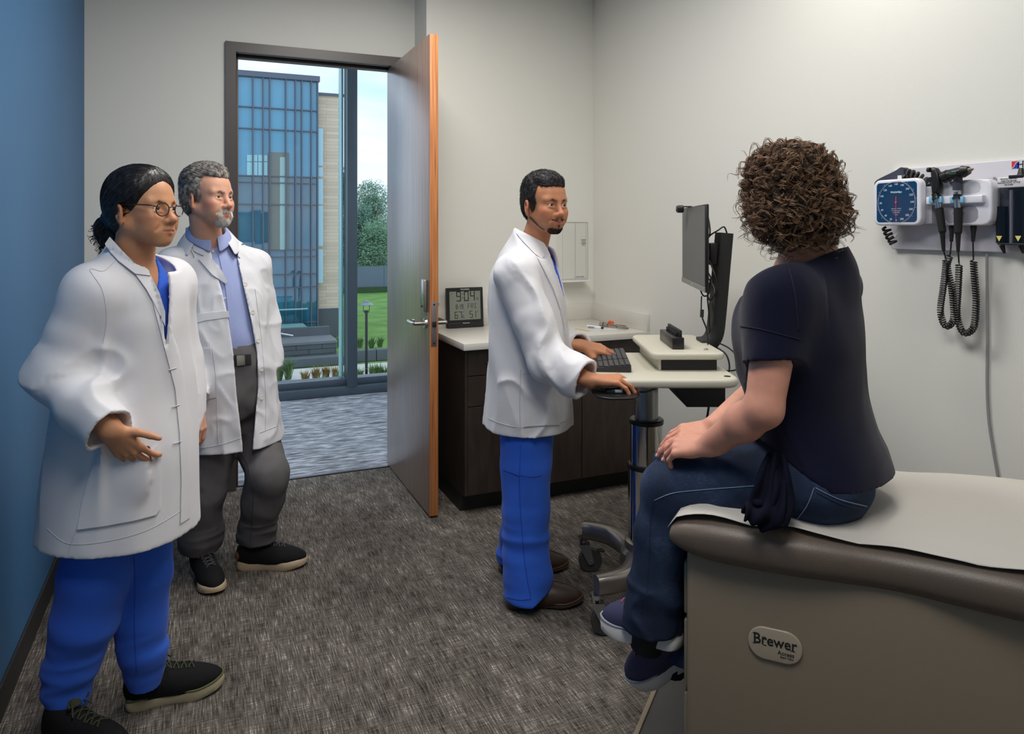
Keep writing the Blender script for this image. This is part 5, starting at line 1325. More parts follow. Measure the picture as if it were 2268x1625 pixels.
def lay_line(name, pts, bvh, m, parent, r=.0012, off=.0, step=5, far=6.0, t0=0.0, **kw):
    q = []; P = [Vector(p) for p in pts]; last = None
    S_ = spline([(p.x, p.y, 0) for p in P], 6) if len(P) > 2 else [Vector((p.x, p.y, 0)) for p in P]
    for a, b in zip(S_, S_[1:]):
        k = max(1, int((b - a).length / step)); q += [a.lerp(b, i / k) for i in range(k)]
    q.append(S_[-1]); W = []
    for s in q:
        d = ray_dir(s.x, s.y); h = bvh.ray_cast(CAMP + d * t0, d, far)
        if h[0] is not None and (last is None or abs(h[3] + t0 - last) < .05): last = h[3] + t0
        if last is not None: W.append(CAMP + d * (last - off))
    if len(W) < 2: return None
    return MB().tube(W, r, 6).build(name, m, parent, 60, **kw)
def lay_button(px, py, bvh, m, parent, r=.008, name='button', holes=True):
    d = ray_dir(px, py); h = bvh.ray_cast(CAMP, d, 6.0)
    if h[0] is None: return
    n = h[1]; n = -n if n.dot(d) > 0 else n; n = (n - d * .6).normalized()
    M = n.to_track_quat('Z', 'Y').to_matrix().to_4x4(); M.translation = h[0] + n * .0005
    b = MB(M); b.lathe([(r * .98, 0), (r, .0012), (r * .93, .0026), (r * .72, .0026), (r * .66, .0018), (.0005, .0018)], 20); o = b.build(name, m, parent, 40)
    return o

def stubble_strands(name, ob, hf, mtl, areas, rg, flow=(.3, 0, -1), per=4):
    """short hairs of a beard or brows: areas are (mask of head-space points, length, lift, thickness)"""
    allv = np.array([tuple(v_.co) for v_ in ob.data.vertices]) + np.array(WORLD_ORIGIN[ob.name]); alln = np.array([tuple(v_.normal) for v_ in ob.data.vertices])
    q = hf.inv(unturn(allv)); near = np.linalg.norm(q, axis=1) < .17; qa = q.copy(); qa[:, 1] = np.abs(qa[:, 1]); bv = bvh_of(ob); fl_ = Vector(rd(hf.dir(flow))); out = ([], [])
    for msk, ln, lift, r in areas:
        roots, nr = [], []
        for i in np.where(msk(q, qa) & near)[0]:
            for _ in range(per): roots.append(allv[i] + np.array([rg.uniform(-.002, .002) for _ in range(3)])); nr.append(alln[i])
        strand_mesh(roots, nr, lambda p: fl_, bv, ln, 3, lift, r, rg, .35, out=out)
    return link(name, out[0], out[1], mtl, ob, 180) if out[0] else None

def collar_band(name, c, fwd, a, b, zb, zf, drop_b, drop_f, flare, m, parent, gap=14, th=.004, tip=.0, n=40):
    """a turned-down collar: strip round the neck, higher at the back, its two ends falling open in front"""
    f = np.array([fwd[0], fwd[1]], dtype=float); f /= np.linalg.norm(f); l = np.array([-f[1], f[0]]); rows = []
    for i in range(n + 1):
        t = -180 + gap + (360 - 2 * gap) * i / n; t = math.radians(t + 180)       # 0 = front
        k = (1 - math.cos(t)) / 2; e = max(0, math.cos(t)) ** 6                     # k: 0 front, 1 back
        z = zf + (zb - zf) * k; dr = drop_f + (drop_b - drop_f) * k + tip * e; r = []
        for (o, dz) in ((0, -.012), (.003, 0), (.008, .002), (.014 + flare * .35, -dr * .35), (.016 + flare, -dr)):
            x = math.cos(t) * (a + o); y = math.sin(t) * (b + o); r.append((c[0] + f[0] * x + l[0] * y, c[1] + f[1] * x + l[1] * y, z + dz))
        rows.append(r)
    vs = [rd(p) for r in rows for p in r]; fs = []; w = 5
    for i in range(n):
        for j in range(w - 1): fs.append([i * w + j, i * w + j + 1, (i + 1) * w + j + 1, (i + 1) * w + j])
    o = link(name, vs, fs, m, parent, 180); md = o.modifiers.new('thick', 'SOLIDIFY'); md.thickness = th; md.offset = 0; sb = o.modifiers.new('soft', 'SUBSURF'); sb.levels = 1; sb.render_levels = 1
    return o
def cloth_strip(name, path, widths, wdir, m, parent, folds=3, amp=.007, seed=1, th=.003):
    q = spline(path, 6); n = len(q); k = 14; vs = []; fs = []
    for i, p in enumerate(q):
        t = i / (n - 1); w = np.interp(t, np.linspace(0, 1, len(widths)), widths); wd = Vector(wdir).normalized(); d = (q[min(i + 1, n - 1)] - q[max(i - 1, 0)]).normalized(); wd = (wd - d * wd.dot(d)).normalized(); nn_ = d.cross(wd)
        for j in range(k + 1): s = j / k - .5; vs.append(rd(p + wd * (s * w) + nn_ * (amp * math.sin(folds * 2 * math.pi * (s + .1 * t) + seed) + amp * .8 * math.sin(9 * t + 5 * s + seed))))
    for i in range(n - 1):
        for j in range(k): a = i * (k + 1) + j; fs.append([a, a + 1, a + k + 2, a + k + 1])
    o = link(name, vs, fs, m, parent, 180); md = o.modifiers.new('thick', 'SOLIDIFY'); md.thickness = th; md.offset = 0
    return o
# ================================================================ the four people (turned plan frame, metres)
M_coat = mat('white_coat', (218, 217, 221), .62, spec=.25, sheen=.15, bump=.05, bscale=900)
M_coat2 = mat('white_cotton', (222, 222, 227), .72, spec=.2, bump=.05, bscale=900)
M_scrub = mat('scrub_blue', (50, 98, 206), .8, spec=.15, sheen=.1, bump=.06, bscale=900)
M_btn = mat('button_white', (222, 216, 208), .3)
M_stitch = mat('stitch_white', (196, 195, 200), .8)
def lerp3(a, b, t): return tuple(a[i] + (b[i] - a[i]) * t for i in range(3))
def crease(x, y, z): return np.clip(1 - 2.6 * np.abs(vnoise(x, y, z)), 0, 1) ** 1.4
def near_band(d, fn, lim=.03):
    """apply a displacement only close to the surface"""
    m = np.abs(d.d) < lim; i = np.argwhere(m); p = [d.ax[k][i[:, k]] for k in range(3)]; d.d[m] += fn(*p).astype(f32)

def body(label, H, hf, P, neck, neckb, torso, arms, legs, hands, skin, lip, brow, foot, h=.0034, neck_r=(.052, .058)):
    pts = [neck, neckb] + [t[0] for t in torso] + [q for a in arms for q in a[0]] + [q for l in legs for q in l[0]] + [tuple(hd[0].at((.2, 0, 0))) for hd in hands] + [tuple(np.array(H) + .15), tuple(np.array(H) - .15)]
    A = np.array(pts); v = Vol(A.min(0) - .12, A.max(0) + .12, h)
    for a, b in zip(torso, torso[1:]): v.caps([a[0], b[0]], [a[1], b[1]], k=.03)
    for p_, r_ in legs: v.caps(p_, r_, k=.02)
    for p_, r_ in arms: v.caps([torso[0][0]] + list(p_), [.06] + list(r_), k=.015)
    v.caps([neck, neckb], list(neck_r), k=.03)
    for n_ in P.get('neck_extra', []): v.caps(n_[0], n_[1], k=.02)
    v.add(lambda g: head_sdf(hf.to(g), P) * hf.s, [H[i] - .16 for i in range(3)], [H[i] + .16 for i in range(3)], k=.018)
    for hd, hp in hands:
        c = hd.at((.06, 0, 0)); v.add(lambda g: hand_sdf(hd.to(g), hp) * hd.s, [c[i] - .17 for i in range(3)], [c[i] + .17 for i in range(3)], k=.010)
    m, f = v.mesh(1); m, f = keep_biggest(m, f)
    ob = link('person', turn(m), f, skin_mat(), None, 180, origin=rd(foot))
    tag(ob, label, 'person')
    t_ = head_tint(m, hf, skin, lip, brow, P)
    if 'hand_skin' in P:
        far = np.linalg.norm(m - np.array(H), axis=1) > .35; t_[far] = np.array(lin(P['hand_skin']))
    for hd, hp in hands:
        q = hd.inv(m); inn = (np.abs(q) < np.array([.25, .08, .08])).all(1)
        k_ = np.clip((q[:, 0] - .10) / .09, 0, 1)[:, None] * inn[:, None] * .35; t_ = t_ * (1 - k_) + np.array(lin((214, 140, 122))) * k_
    set_tint(ob, t_)
    return ob, v
def nails(parent, hd, hp, left=False):
    K = [(.088, .026, .0), (.092, .0045, .002), (.086, -.0165, .0), (.077, -.0355, -.004)]; Ln = [(.042, .026, .020), (.046, .029, .021), (.042, .027, .020), (.033, .021, .018)]; spr = hp.get('spread', (6, 1, -4, -10))
    mm = mat('nail', (222, 172, 158), .25, spec=.5)
    for f, (k, l) in enumerate(zip(K, Ln)):
        a = np.array(k); t = 0; yaw = math.radians(spr[f])
        for j in range(3): t += math.radians(hp['curl'][f][j]); dr = np.array([math.cos(t) * math.cos(yaw), math.cos(t) * math.sin(yaw), -math.sin(t)]); a = a + dr * l[j]
        up = np.array([math.sin(t) * math.cos(yaw), math.sin(t) * math.sin(yaw), math.cos(t)]); c = a - dr * .004 + up * .0058
        M = frame(rd(hd.at(c)), rd(hd.dir(dr)), rd(hd.dir(np.cross(up, dr)))); MB(M).ball((0, 0, 0), (.0062, .0045, .0014), 10).build('fingernail', mm, parent, 180)

def garment(name, m, parent, vol, relax=2, biggest=True):
    v, f = vol.mesh(relax)
    if biggest: v, f = keep_biggest(v, f)
    return link(name, turn(v), f, m, parent, 180)

def coat_vol(lo, hi, rings, sleeves, disp, hem, cuts, th=.012, h=.0049, n=2.2, shoulder=None, kj=.028):
    v = Vol(lo, hi, h); g = np.meshgrid(*v.ax, indexing='ij', sparse=True); x, y, z = g
    v.d = loft(np.broadcast_arrays(*g), rings, n).astype(f32)
    if shoulder: v.caps(shoulder[0], shoulder[1], k=.05)
    near_band(v, disp); body_ = v.d; body_ = np.maximum(body_, -(body_ + th)); body_ = np.maximum(body_, hem(x, y) - z).astype(f32)
    for c in cuts: body_ = np.maximum(body_, -c(x, y, z)).astype(f32)
    for pts, rs, end, nd in sleeves:
        v.d = np.full(body_.shape, 1.0, dtype=f32); v.caps(pts, rs, k=.012); near_band(v, disp); sl = np.maximum(v.d, -(v.d + th)); sl = np.maximum(sl, -plane(end, nd)(x, y, z)).astype(f32)
        body_ = sm(body_, sl, kj)
    v.d = body_.astype(f32)
    return v
def plane(p, n):
    n = np.array(n, dtype=float); n /= np.linalg.norm(n); k = float(np.dot(n, p))
    return lambda x, y, z: k - (x * n[0] + y * n[1] + z * n[2])       # negative on the side n points to
def beyond(p, n, r):
    """remove what lies past p along n, within r of p"""
    pl = plane(p, n); return lambda x, y, z: np.maximum(pl(x, y, z), np.sqrt((x - p[0]) ** 2 + (y - p[1]) ** 2 + (z - p[2]) ** 2) - r)
def wedge(c, fwd, z0, z1, w0, w1):
    """open front: a slot along fwd from c, half width w0 at z0 to w1 at z1"""
    f = np.array(fwd, dtype=float); f /= np.linalg.norm(f); l = (-f[1], f[0])
    def fn(x, y, z):
        u = (x - c[0]) * f[0] + (y - c[1]) * f[1]; s = (x - c[0]) * l[0] + (y - c[1]) * l[1]; t = np.clip((z - z0) / (z1 - z0), 0, 1)
        return np.maximum(np.maximum(np.abs(s) - (w0 + (w1 - w0) * t), -u), z0 - z)
    return fn

def foot_outline(L_, w):
    return [(-.46 * L_, 0), (-.44 * L_, -.28 * w), (-.36 * L_, -.38 * w), (-.1 * L_, -.34 * w), (.1 * L_, -.44 * w), (.25 * L_, -.52 * w), (.40 * L_, -.42 * w), (.49 * L_, -.2 * w), (.52 * L_, .08 * w), (.47 * L_, .32 * w), (.34 * L_, .48 * w), (.15 * L_, .48 * w), (-.1 * L_, .36 * w), (-.36 * L_, .38 * w), (-.44 * L_, .28 * w)]
def shoe(parent, heel, toe, L_, w, sole_h, upper, solem, lace=None, roll=0.0, up=(0, 0, 1), kind='sneaker', ankle=.10, heelpatch=None, tsoc=None, welt=None, tongue=None):
    heel = np.array(heel, dtype=float); toe = np.array(toe, dtype=float); d = toe - heel; d /= np.linalg.norm(d); c = (heel + toe) / 2
    upv = np.array(up, dtype=float); upv -= d * upv.dot(d); upv /= np.linalg.norm(upv); lf = Local(c, np.stack([d, np.cross(upv, d), upv], 1)); s = L_ / .28; e = sole_h
    h = .0035; ext = [lf.at((sx * L_ * .6, sy * .07, sz)) for sx in (-1, 1) for sy in (-1, 1) for sz in (-.01, ankle + .06)]; A = np.array(ext); v = Vol(A.min(0), A.max(0), h)
    def up_fn(g):
        p = lf.to(g); x, y, z = p; W_ = w / .1
        dd = ell(p, (.055 * s, 0, e + .012), (.088 * s, .047 * W_, .040)); dd = sm(dd, ell(p, (-.01 * s, 0, e + .022), (.10 * s, .040 * W_, .048)), .03); dd = sm(dd, ell(p, (-.085 * s, 0, e + .03), (.050 * s, .037 * W_, .060)), .03)
        dd = sm(dd, cap(p, (-.030 * s, 0, e + .045), (-.075 * s, 0, e + ankle - .03), .034, .040), .03)
        return np.maximum(np.maximum(dd, e - .004 - z), z - (e + ankle - .01 + .25 * (x + .08 * s) * (1 if kind != 'boot' else 0)))
    v.add(up_fn, A.min(0), A.max(0), 0, pad=.2)
    m, f = v.mesh(1); m, f = keep_biggest(m, f)
    up_o = link('shoe', turn(m), f, upper, parent, 180)
    M = F @ Matrix((Vector(lf.R[:, 0]), Vector(lf.R[:, 1]), Vector(lf.R[:, 2]))).transposed().to_4x4(); M.translation = rd(c)
    ol = [(p.x, p.y) for p in spline([(x, y, 0) for x, y in foot_outline(L_, w)] + [(-.46 * L_, 0, 0)], 4)][:-1]
    b = MB(M); bm = bmesh.new(); lay_ = []
    for z, k in ((0, .95), (.004, 1.0), (e * .6, 1.01), (e, .985), (e + .004, .94)):
        ring = []
        for x, y in ol:
            t = x / (L_ * .5); rise = .012 * max(0, t - .45) ** 1.3 * 2.2 * (1 - min(1, z / (e + .004)) * .2) + (.008 * max(0, -t - .6) * z / e if kind == 'sneaker' else 0)
            ring.append(bm.verts.new((x * k, y * k, z + rise + (0 if kind != 'boot' else (0.0 if x < -.06 or z > .009 else .006)))))
        lay_.append(ring)
    for r0, r1 in zip(lay_, lay_[1:]):
        for i in range(len(ol)): j = (i + 1) % len(ol); bm.faces.new((r0[i], r0[j], r1[j], r1[i]))
    bm.faces.new(lay_[0][::-1]); bm.faces.new(lay_[-1]); b.frombm(bm); so = b.build('sole', solem, up_o, 50)
    T = lambda x, y, z: M @ Vector((x, y, z))
    bv = bvh_of(up_o)
    def on(x, y):
        h_ = bv.ray_cast(T(x, y, .3), (M.to_3x3() @ Vector((0, 0, -1))), .5); return h_[0] if h_[0] is not None else T(x, y, e + .05)
    nz = M.to_3x3() @ Vector((0, 0, 1))
    if lace is not None:
        b = MB()
        for k in range(5):
            x = (.060 - .021 * k) * s; y_ = .018 + .001 * k
            b.tube([on(x, -y_) + nz * .001, on(x - .004, -.008) + nz * .004, on(x - .012, .008) + nz * .004, on(x - .016, y_) + nz * .001], .0026, 6)
            b.tube([on(x, y_) + nz * .001, on(x - .004, .008) + nz * .003, on(x - .012, -.008) + nz * .003, on(x - .016, -y_) + nz * .001], .0026, 6)
        kx = -.036 * s; k0 = on(kx, 0) + nz * .008
        R3 = M.to_3x3()
        for sg in (-1, 1):
            b.tube(spline([k0, k0 + R3 @ Vector((.006, sg * .02, .012)), k0 + R3 @ Vector((.018, sg * .034, .004)), k0 + R3 @ Vector((.012, sg * .02, -.002)), k0], 6), .0026, 6)
            b.tube(spline([k0, k0 + R3 @ Vector((.014, sg * .018, -.004)), k0 + R3 @ Vector((.03, sg * .032, -.022))], 6), .0026, 6)
        b.build('laces', lace, up_o)
    if tongue is not None:
        b = MB(); q = [on(-.030 * s, 0) - nz * .002, on(-.046 * s, 0) + nz * .012, T(-.052 * s, 0, e + ankle + .012), T(-.058 * s, 0, e + ankle + .026)]; b.tube(spline(q, 4), [.018] * 9 + [.021] * 4, 10); b.build('tongue', tongue, up_o)
    if heelpatch is not None:
        b = MB(M); b.ball((-.118 * s, 0, e + .030), (.022, .034 * w / .1, .026), 14); b.build('heel_patch', heelpatch, up_o, 180)
    if welt is not None:
        b = MB(M); b.tube([(x * .985, y * .985, e + .004 + .012 * max(0, x / (L_ * .5) - .45) ** 1.3 * 2.2) for x, y in ol], .003, 6, closed=True); b.build('welt', welt, up_o, 60)
    return up_o
blk_knit = mat('black_knit', (24, 24, 26), .85, spec=.2, bump=.3, bscale=600)

# ================================================================ woman at the left
Hw = (-1.044, 2.05, 1.512); hw = head_frame(Hw, 17, -2, .93)
Pw = dict(jaw=.98, nose=1.12, eye=.0042, brow_w=.0050, smile=-.0015, rose=(176, 112, 84))
RSH, REL, RWR = (-1.130, 1.955, 1.285), tuple(pt(128, 832, 1.93)), tuple(pt(243, 950, 1.865))
hdw = hand_frame(tuple(pt(250, 958, 1.866)), (.36, .52, -.78), (.338, -.851, -.411), False, .92)
hpw = dict(curl=[(14, 16, 10), (16, 18, 12), (18, 20, 12), (20, 20, 12)], spread=(3, 0, -3, -7), thumb=((.60, .80, .25), (.66, .70, .30), (.70, .62, .28)))
W, _ = body('person with dark tied-back hair and round glasses, one hand in white coat pocket', Hw, hw, Pw, tuple(hw.at((-.030, 0, -.075))), tuple(pt(292, 605, 2.09)),
    [((-1.12, 2.09, 1.28), .10), ((-1.14, 2.09, 1.08), .115), ((-1.15, 2.10, .85), .12)],
    [([RSH, lerp3(REL, RSH, .15), RWR], [.05, .036, .03])],
    [([(-1.17, 2.05, .80), tuple(pt(195, 1330, 2.06)), (-1.27, 2.06, .14)], [.08, .055, .034]), ([(-1.12, 2.17, .80), tuple(pt(312, 1330, 2.17)), (-1.115, 2.20, .13)], [.08, .05, .032])],
    [(hdw, hpw)], (198, 142, 106), (164, 100, 84), (40, 28, 24), (-1.17, 2.1, 0))
add_eyes(W, hw, (58, 36, 24), (1, .05, -.05))
# trousers
v = Vol((-1.42, 1.88, .07), (-.94, 2.36, .95), .0058)
v.caps([(-1.155, 2.07, .84), tuple(pt(210, 1270, 2.05)), tuple(pt(188, 1370, 2.05)), tuple(pt(156, 1480, 2.06)), tuple(pt(150, 1525, 2.06)), tuple(pt(152, 1552, 2.06))], [.095, .092, .083, .062, .054, .046], k=.02)
v.caps([(-1.12, 2.17, .86), tuple(pt(315, 1270, 2.16)), tuple(pt(312, 1360, 2.17)), tuple(pt(316, 1440, 2.18)), tuple(pt(320, 1478, 2.19)), tuple(pt(321, 1503, 2.19))], [.10, .080, .070, .063, .052, .042], k=.012)
near_band(v, lambda x, y, z: -.006 * ridge(x * 6 + z * 3, y * 6, z * 11) * np.clip((.5 - z) * 2.2, .25, 1) + .005 * vnoise(x * 9, y * 9, z * 3) - np.where(z < .30, .007 * np.clip(ridge(x * 5, y * 5, z * 26), -.3, 1) * np.clip((.30 - z) / .1, 0, 1) * np.clip((z - .12) / .03, 0, 1), 0))
tw_ = garment('trousers', M_scrub, W, v)
# scrub top seen in the open neck
v = Vol((-1.4, 1.85, .9), (-.9, 2.4, 1.42), .006)
g = np.meshgrid(*v.ax, indexing='ij'); v.d = loft(g, [(.92, -1.145, 2.09, .15, .14, -12), (1.10, -1.135, 2.09, .135, .135, -12), (1.25, -1.12, 2.09, .125, .15, -12), (1.33, -1.11, 2.09, .085, .12, -12), (1.375, -1.10, 2.09, .055, .075, -12)]).astype(f32)
v.d = np.maximum(v.d, -wedge((-1.10, 2.09), (.90, -.42), 1.24, 1.40, .0, .075)(*g)).astype(f32)
garment('scrub_top', M_scrub, W, v)
# lab coat
fw = (.91, -.41)
RC = [(.52, -1.138, 2.10, .215, .20, -10), (.60, -1.138, 2.10, .213, .195, -10), (.80, -1.128, 2.10, .195, .185, -10), (1.0, -1.121, 2.10, .168, .165, -12), (1.12, -1.116, 2.095, .157, .158, -12), (1.22, -1.108, 2.09, .148, .160, -14), (1.29, -1.096, 2.09, .128, .148, -14), (1.345, -1.086, 2.085, .088, .110, -14), (1.385, -1.078, 2.08, .070, .080, -14), (1.42, -1.076, 2.08, .068, .076, -14)]
def dw(x, y, z):
    o = .0055 * vnoise(x * 13 + 3, y * 13, z * 2.2) * np.clip((1.25 - z) * 3, 0, 1) + .004 * vnoise(x * 7, y * 7, z * 7)
    arm = np.clip((-y + 2.0) * 12, 0, 1) * np.clip((1.25 - z) * 6, 0, 1) * np.clip((z - .88) * 10, 0, 1)
    return o - arm * (.013 * crease(x * 7 + z * 6, y * 3, z * 6 - x * 5) + .004 * vnoise(x * 20, y * 20, z * 20)) - .014 * crease(x * 9 + 2.3, y * 9, z * 1.3 + x * 2) * np.clip((1.28 - z) * 4, 0, 1) * np.clip((z - .60) * 4, .15, 1)
cuffn = np.array(RWR) - np.array(REL); cuffn /= np.linalg.norm(cuffn)
RWc = tuple(np.array(RWR) + cuffn * .004)
v = coat_vol((-1.44, 1.76, .50), (-.84, 2.42, 1.44), RC, [([RSH, lerp3(RSH, REL, .5), REL], [.068, .072, .064], (0, 0, 0), (0, 0, -1)), ([REL, lerp3(REL, RWR, .55), tuple(np.array(RWR) + cuffn * .06)], [.064, .063, .056], RWc, cuffn), ([(-1.062, 2.235, 1.285), (-1.05, 2.27, 1.06), (-1.02, 2.24, .86)], [.07, .065, .055], (0, 0, .88), (0, 0, -1))], dw,
    lambda x, y: .588 + 0 * x, [wedge((-1.08, 2.08), fw, 1.115, 1.40, .0, .042), lambda x, y, z: (1.385 - .55 * (x + 1.08)) - z], shoulder=([RSH, (-1.085, 2.08, 1.315), (-1.06, 2.225, 1.29)], [.070, .085, .07]), kj=.055)
pc = (-1.036, 1.948, .79); pz = 1.46 - (1013 - 505) * 1.90 / 1601
v.add(lambda g: np.maximum(ell(g, pc, (.064, .024, .09)), g[2] - (pz + .22 * (g[0] - pc[0]))), [pc[i] - .12 for i in range(3)], [pc[i] + .12 for i in range(3)], .012)
cw_o = garment('lab_coat', M_coat, W, v)
# crisp tailoring: cuff, collar, lapels, placket, pocket, buttonholes
bw = bvh_of(cw_o)
lay('collar', [(243, 524), (232, 540), (246, 560), (262, 577), (300, 606), (334, 610), (316, 597), (296, 580), (272, 556)], bw, M_coat, cw_o, .005, .006, 4, lim=.04)
lay('lapel', [(334, 610), (300, 607), (324, 640), (342, 672), (366, 722), (366, 690), (352, 645)], bw, M_coat, cw_o, .005, .002, 3.5, lim=.035)
lay('placket', [(386, 748), (352, 672), (336, 660), (362, 760), (388, 860), (398, 960), (402, 1060), (400, 1160), (421, 1146), (424, 1050), (419, 940), (408, 830), (396, 775)], bw, M_coat, cw_o, .005, .0, 7)
lay('pocket', [(218, 998), (240, 1012), (262, 1018), (300, 1014), (332, 1006), (350, 984), (353, 1060), (354, 1128), (346, 1140), (300, 1152), (230, 1165), (170, 1173), (182, 1110), (200, 1046)], bw, M_coat, cw_o, .005, .003, 7)
for px, py in ((383, 817), (390, 899), (393, 980)): lay_line('buttonhole', [(px - 9, py + 2), (px, py), (px + 8, py - 3)], bw, M_stitch, cw_o, .0014, .0055)
lay_line('seam', [(222, 1010), (200, 1070), (176, 1150), (152, 1224)], bw, M_stitch, cw_o, .0012, .001)
lay_line('hem_stitch', [(104, 1170), (152, 1204), (240, 1198), (330, 1172), (420, 1118)], bw, M_stitch, cw_o, .0008, .0006)
lay_line('shoulder_seam', [(258, 574), (230, 600), (199, 597), (226, 640), (236, 700), (228, 760)], bw, M_stitch, cw_o, .0009, .0005)
# fountain pen clipped in the pocket
lay_line('pen_clip', [(322, 990), (330, 992), (333, 1018)], bw, M_dark, W, .003, .010)
M_sock = mat('black_sock', (20, 20, 24), .9)
for q_s in ([(-1.115, 2.20, .15), (-1.112, 2.212, .07)], [(-1.27, 2.06, .16), (-1.268, 2.045, .07)]): MB(F).tube(q_s, [.036, .034], 14).build('sock', M_sock, W)
lay_line('seam', [(296, 1215), (299, 1300), (298, 1400), (303, 1485)], bvh_of(tw_), mat('blue_stitch', (28, 68, 176), .8), tw_, .0013, .001)
# shoes
olive = mat('olive_lace', (52, 54, 34), .8); sole_o = mat('sole_cream', (164, 154, 128), .7); sole_ol = mat('sole_olive', (96, 98, 60), .7)
fl = lambda px, py: np.array([*pt(px, py, FPX * EYE / (py - CY))[:2], 0.0])
a_, b_2 = fl(283, 1566), fl(478, 1522)
shoe(W, a_, b_2, .285, .098, .030, blk_knit, sole_o, olive, kind='sneaker', ankle=.105, tongue=olive, welt=sole_ol)
shoe(W, (-1.325, 2.055, 0), (-1.065, 1.985, 0), .285, .098, .030, blk_knit, sole_o, olive, kind='sneaker', ankle=.105, tongue=olive, welt=sole_ol)
# hair drawn back to a low tail
hb = hair_mat('black_hair', (14, 12, 13), (44, 38, 38), .38)
def hair_cap(parent, hf, mtl, thick, front, extra=None, h=.003, name='hair', zlow=-.07, pads=.06, noise_amp=.002, relaxn=2):
    ext = np.array([hf.at((sx * .17, sy * .17, sz * .17)) for sx in (-1, 1) for sy in (-1, 1) for sz in (-1, 1)]); v = Vol(ext.min(0), ext.max(0), h); g = np.meshgrid(*v.ax, indexing='ij', sparse=True); p = hf.to(g); p = np.broadcast_arrays(*p)
    fr = front(*p); ramp = np.clip(fr / .06, 0, 1); d = cranium(p) - (.0018 + thick(*p) * ramp * (2 - ramp)); d = np.maximum(d, -fr)
    # keep the ears and face clear
    q = (p[0], np.abs(p[1]), p[2]); d = ssub(d, ell(q, (.004, .088, -.012), (.026, .022, .034)), .006)
    d = np.maximum(d, zlow - p[2])
    if extra is not None: d = extra(p, d)
    v.d = (d * hf.s).astype(f32); near_band(v, lambda x, y, z: noise_amp * vnoise(x * 160, y * 160, z * 60))
    m, f = v.mesh(relaxn); m, f = keep_biggest(m, f); ob = link(name, turn(m), f, mtl, parent, 180); return ob, turn(m), f
def frontline(ax, az, bx, bz, ybend=0.0, soft=0.0):
    dx, dz = bx - ax, bz - az; L_ = math.hypot(dx, dz); nx, nz = dz / L_, -dx / L_       # line from temple (a) up to forehead (b)
    if nx > 0: nx, nz = -nx, -nz
    return lambda x, y, z: nx * (x - ax) + nz * (z - az) + ybend * (np.abs(y) - .04)
bun_c = (-.128, 0, -.035)
def bun(p, d):
    d = sm(d, ell(p, (-.112, .0, -.02), (.030, .034, .030)), .02)
    d = sm(d, ell(p, (-.150, .004, -.052), (.036, .036, .040)), .008)
    return sm(d, ell(p, (-.130, .004, -.088), (.034, .032, .038)), .03)
ho_w, mv, mf = hair_cap(W, hw, hb, lambda x, y, z: .013 + .006 * np.clip(z / .1, 0, 1), frontline(.024, .0, .082, .082, .22), bun, zlow=-.115, noise_amp=.0015)
bvh_h = BVHTree.FromPolygons([tuple(p) for p in mv], mf.tolist()); nn = normals(mv, mf); rg = random.Random(3)
tail = rd(hw.at((-.112, 0, -.022)))
sel = [i for i in range(len(mv)) if rg.random() < .10]
vs, fs = strand_mesh([mv[i] + nn[i] * .0005 for i in sel], [nn[i] for i in sel], lambda p: (tail - p).normalized(), bvh_h, .055, 6, .02, .0007, rg, .10)
# loose curls of the tail and flyaways
tc = [rd(hw.at(c)) for c in ((-.152, .004, -.052), (-.135, .004, -.085))]
for i in range(240):
    c = tc[i % 2]; a = Vector((rg.gauss(0, 1), rg.gauss(0, 1), rg.gauss(0, 1))).normalized(); s0 = c + a * .026; ax = a.orthogonal().normalized(); bx = a.cross(ax); r_ = rg.uniform(.008, .018); pts = []
    for k in range(9): t = k / 8 * rg.uniform(2.2, 3.6); pts.append(s0 + a * (.012 * math.sin(t)) + ax * (r_ * math.sin(t)) + bx * (r_ * (1 - math.cos(t))) + Vector((0, 0, -.008 * t)))
    b0 = len(vs)
    for k, q in enumerate(pts):
        d = (pts[min(k + 1, 8)] - pts[max(k - 1, 0)]).normalized(); u = d.orthogonal().normalized(); w_ = d.cross(u); r = .0011 * (1 - .6 * k / 8)
        for an in (0, 2.09, 4.19): vs.append(q + (u * math.cos(an) + w_ * math.sin(an)) * r)
    for k in range(8):
        for j in range(3): fs.append((b0 + k * 3 + j, b0 + k * 3 + (j + 1) % 3, b0 + k * 3 + 3 + (j + 1) % 3, b0 + k * 3 + 3 + j))
link('hair_strand', vs, fs, hb, ho_w, 180)
b = MB(); cc = rd(hw.at((-.122, .0, -.028))); ax = rd(hw.dir((-.8, 0, -.45))); M = Vector(ax).to_track_quat('Z', 'Y').to_matrix().to_4x4(); M.translation = cc
b.tube([M @ Vector((.027 * math.cos(t), .027 * math.sin(t), .003 * math.sin(5 * t))) for t in np.linspace(0, 2 * math.pi, 25)[:-1]], .008, 8, closed=True); b.build('hair_tie', mat('tie_blue', (40, 58, 84), .8), ho_w, 180)
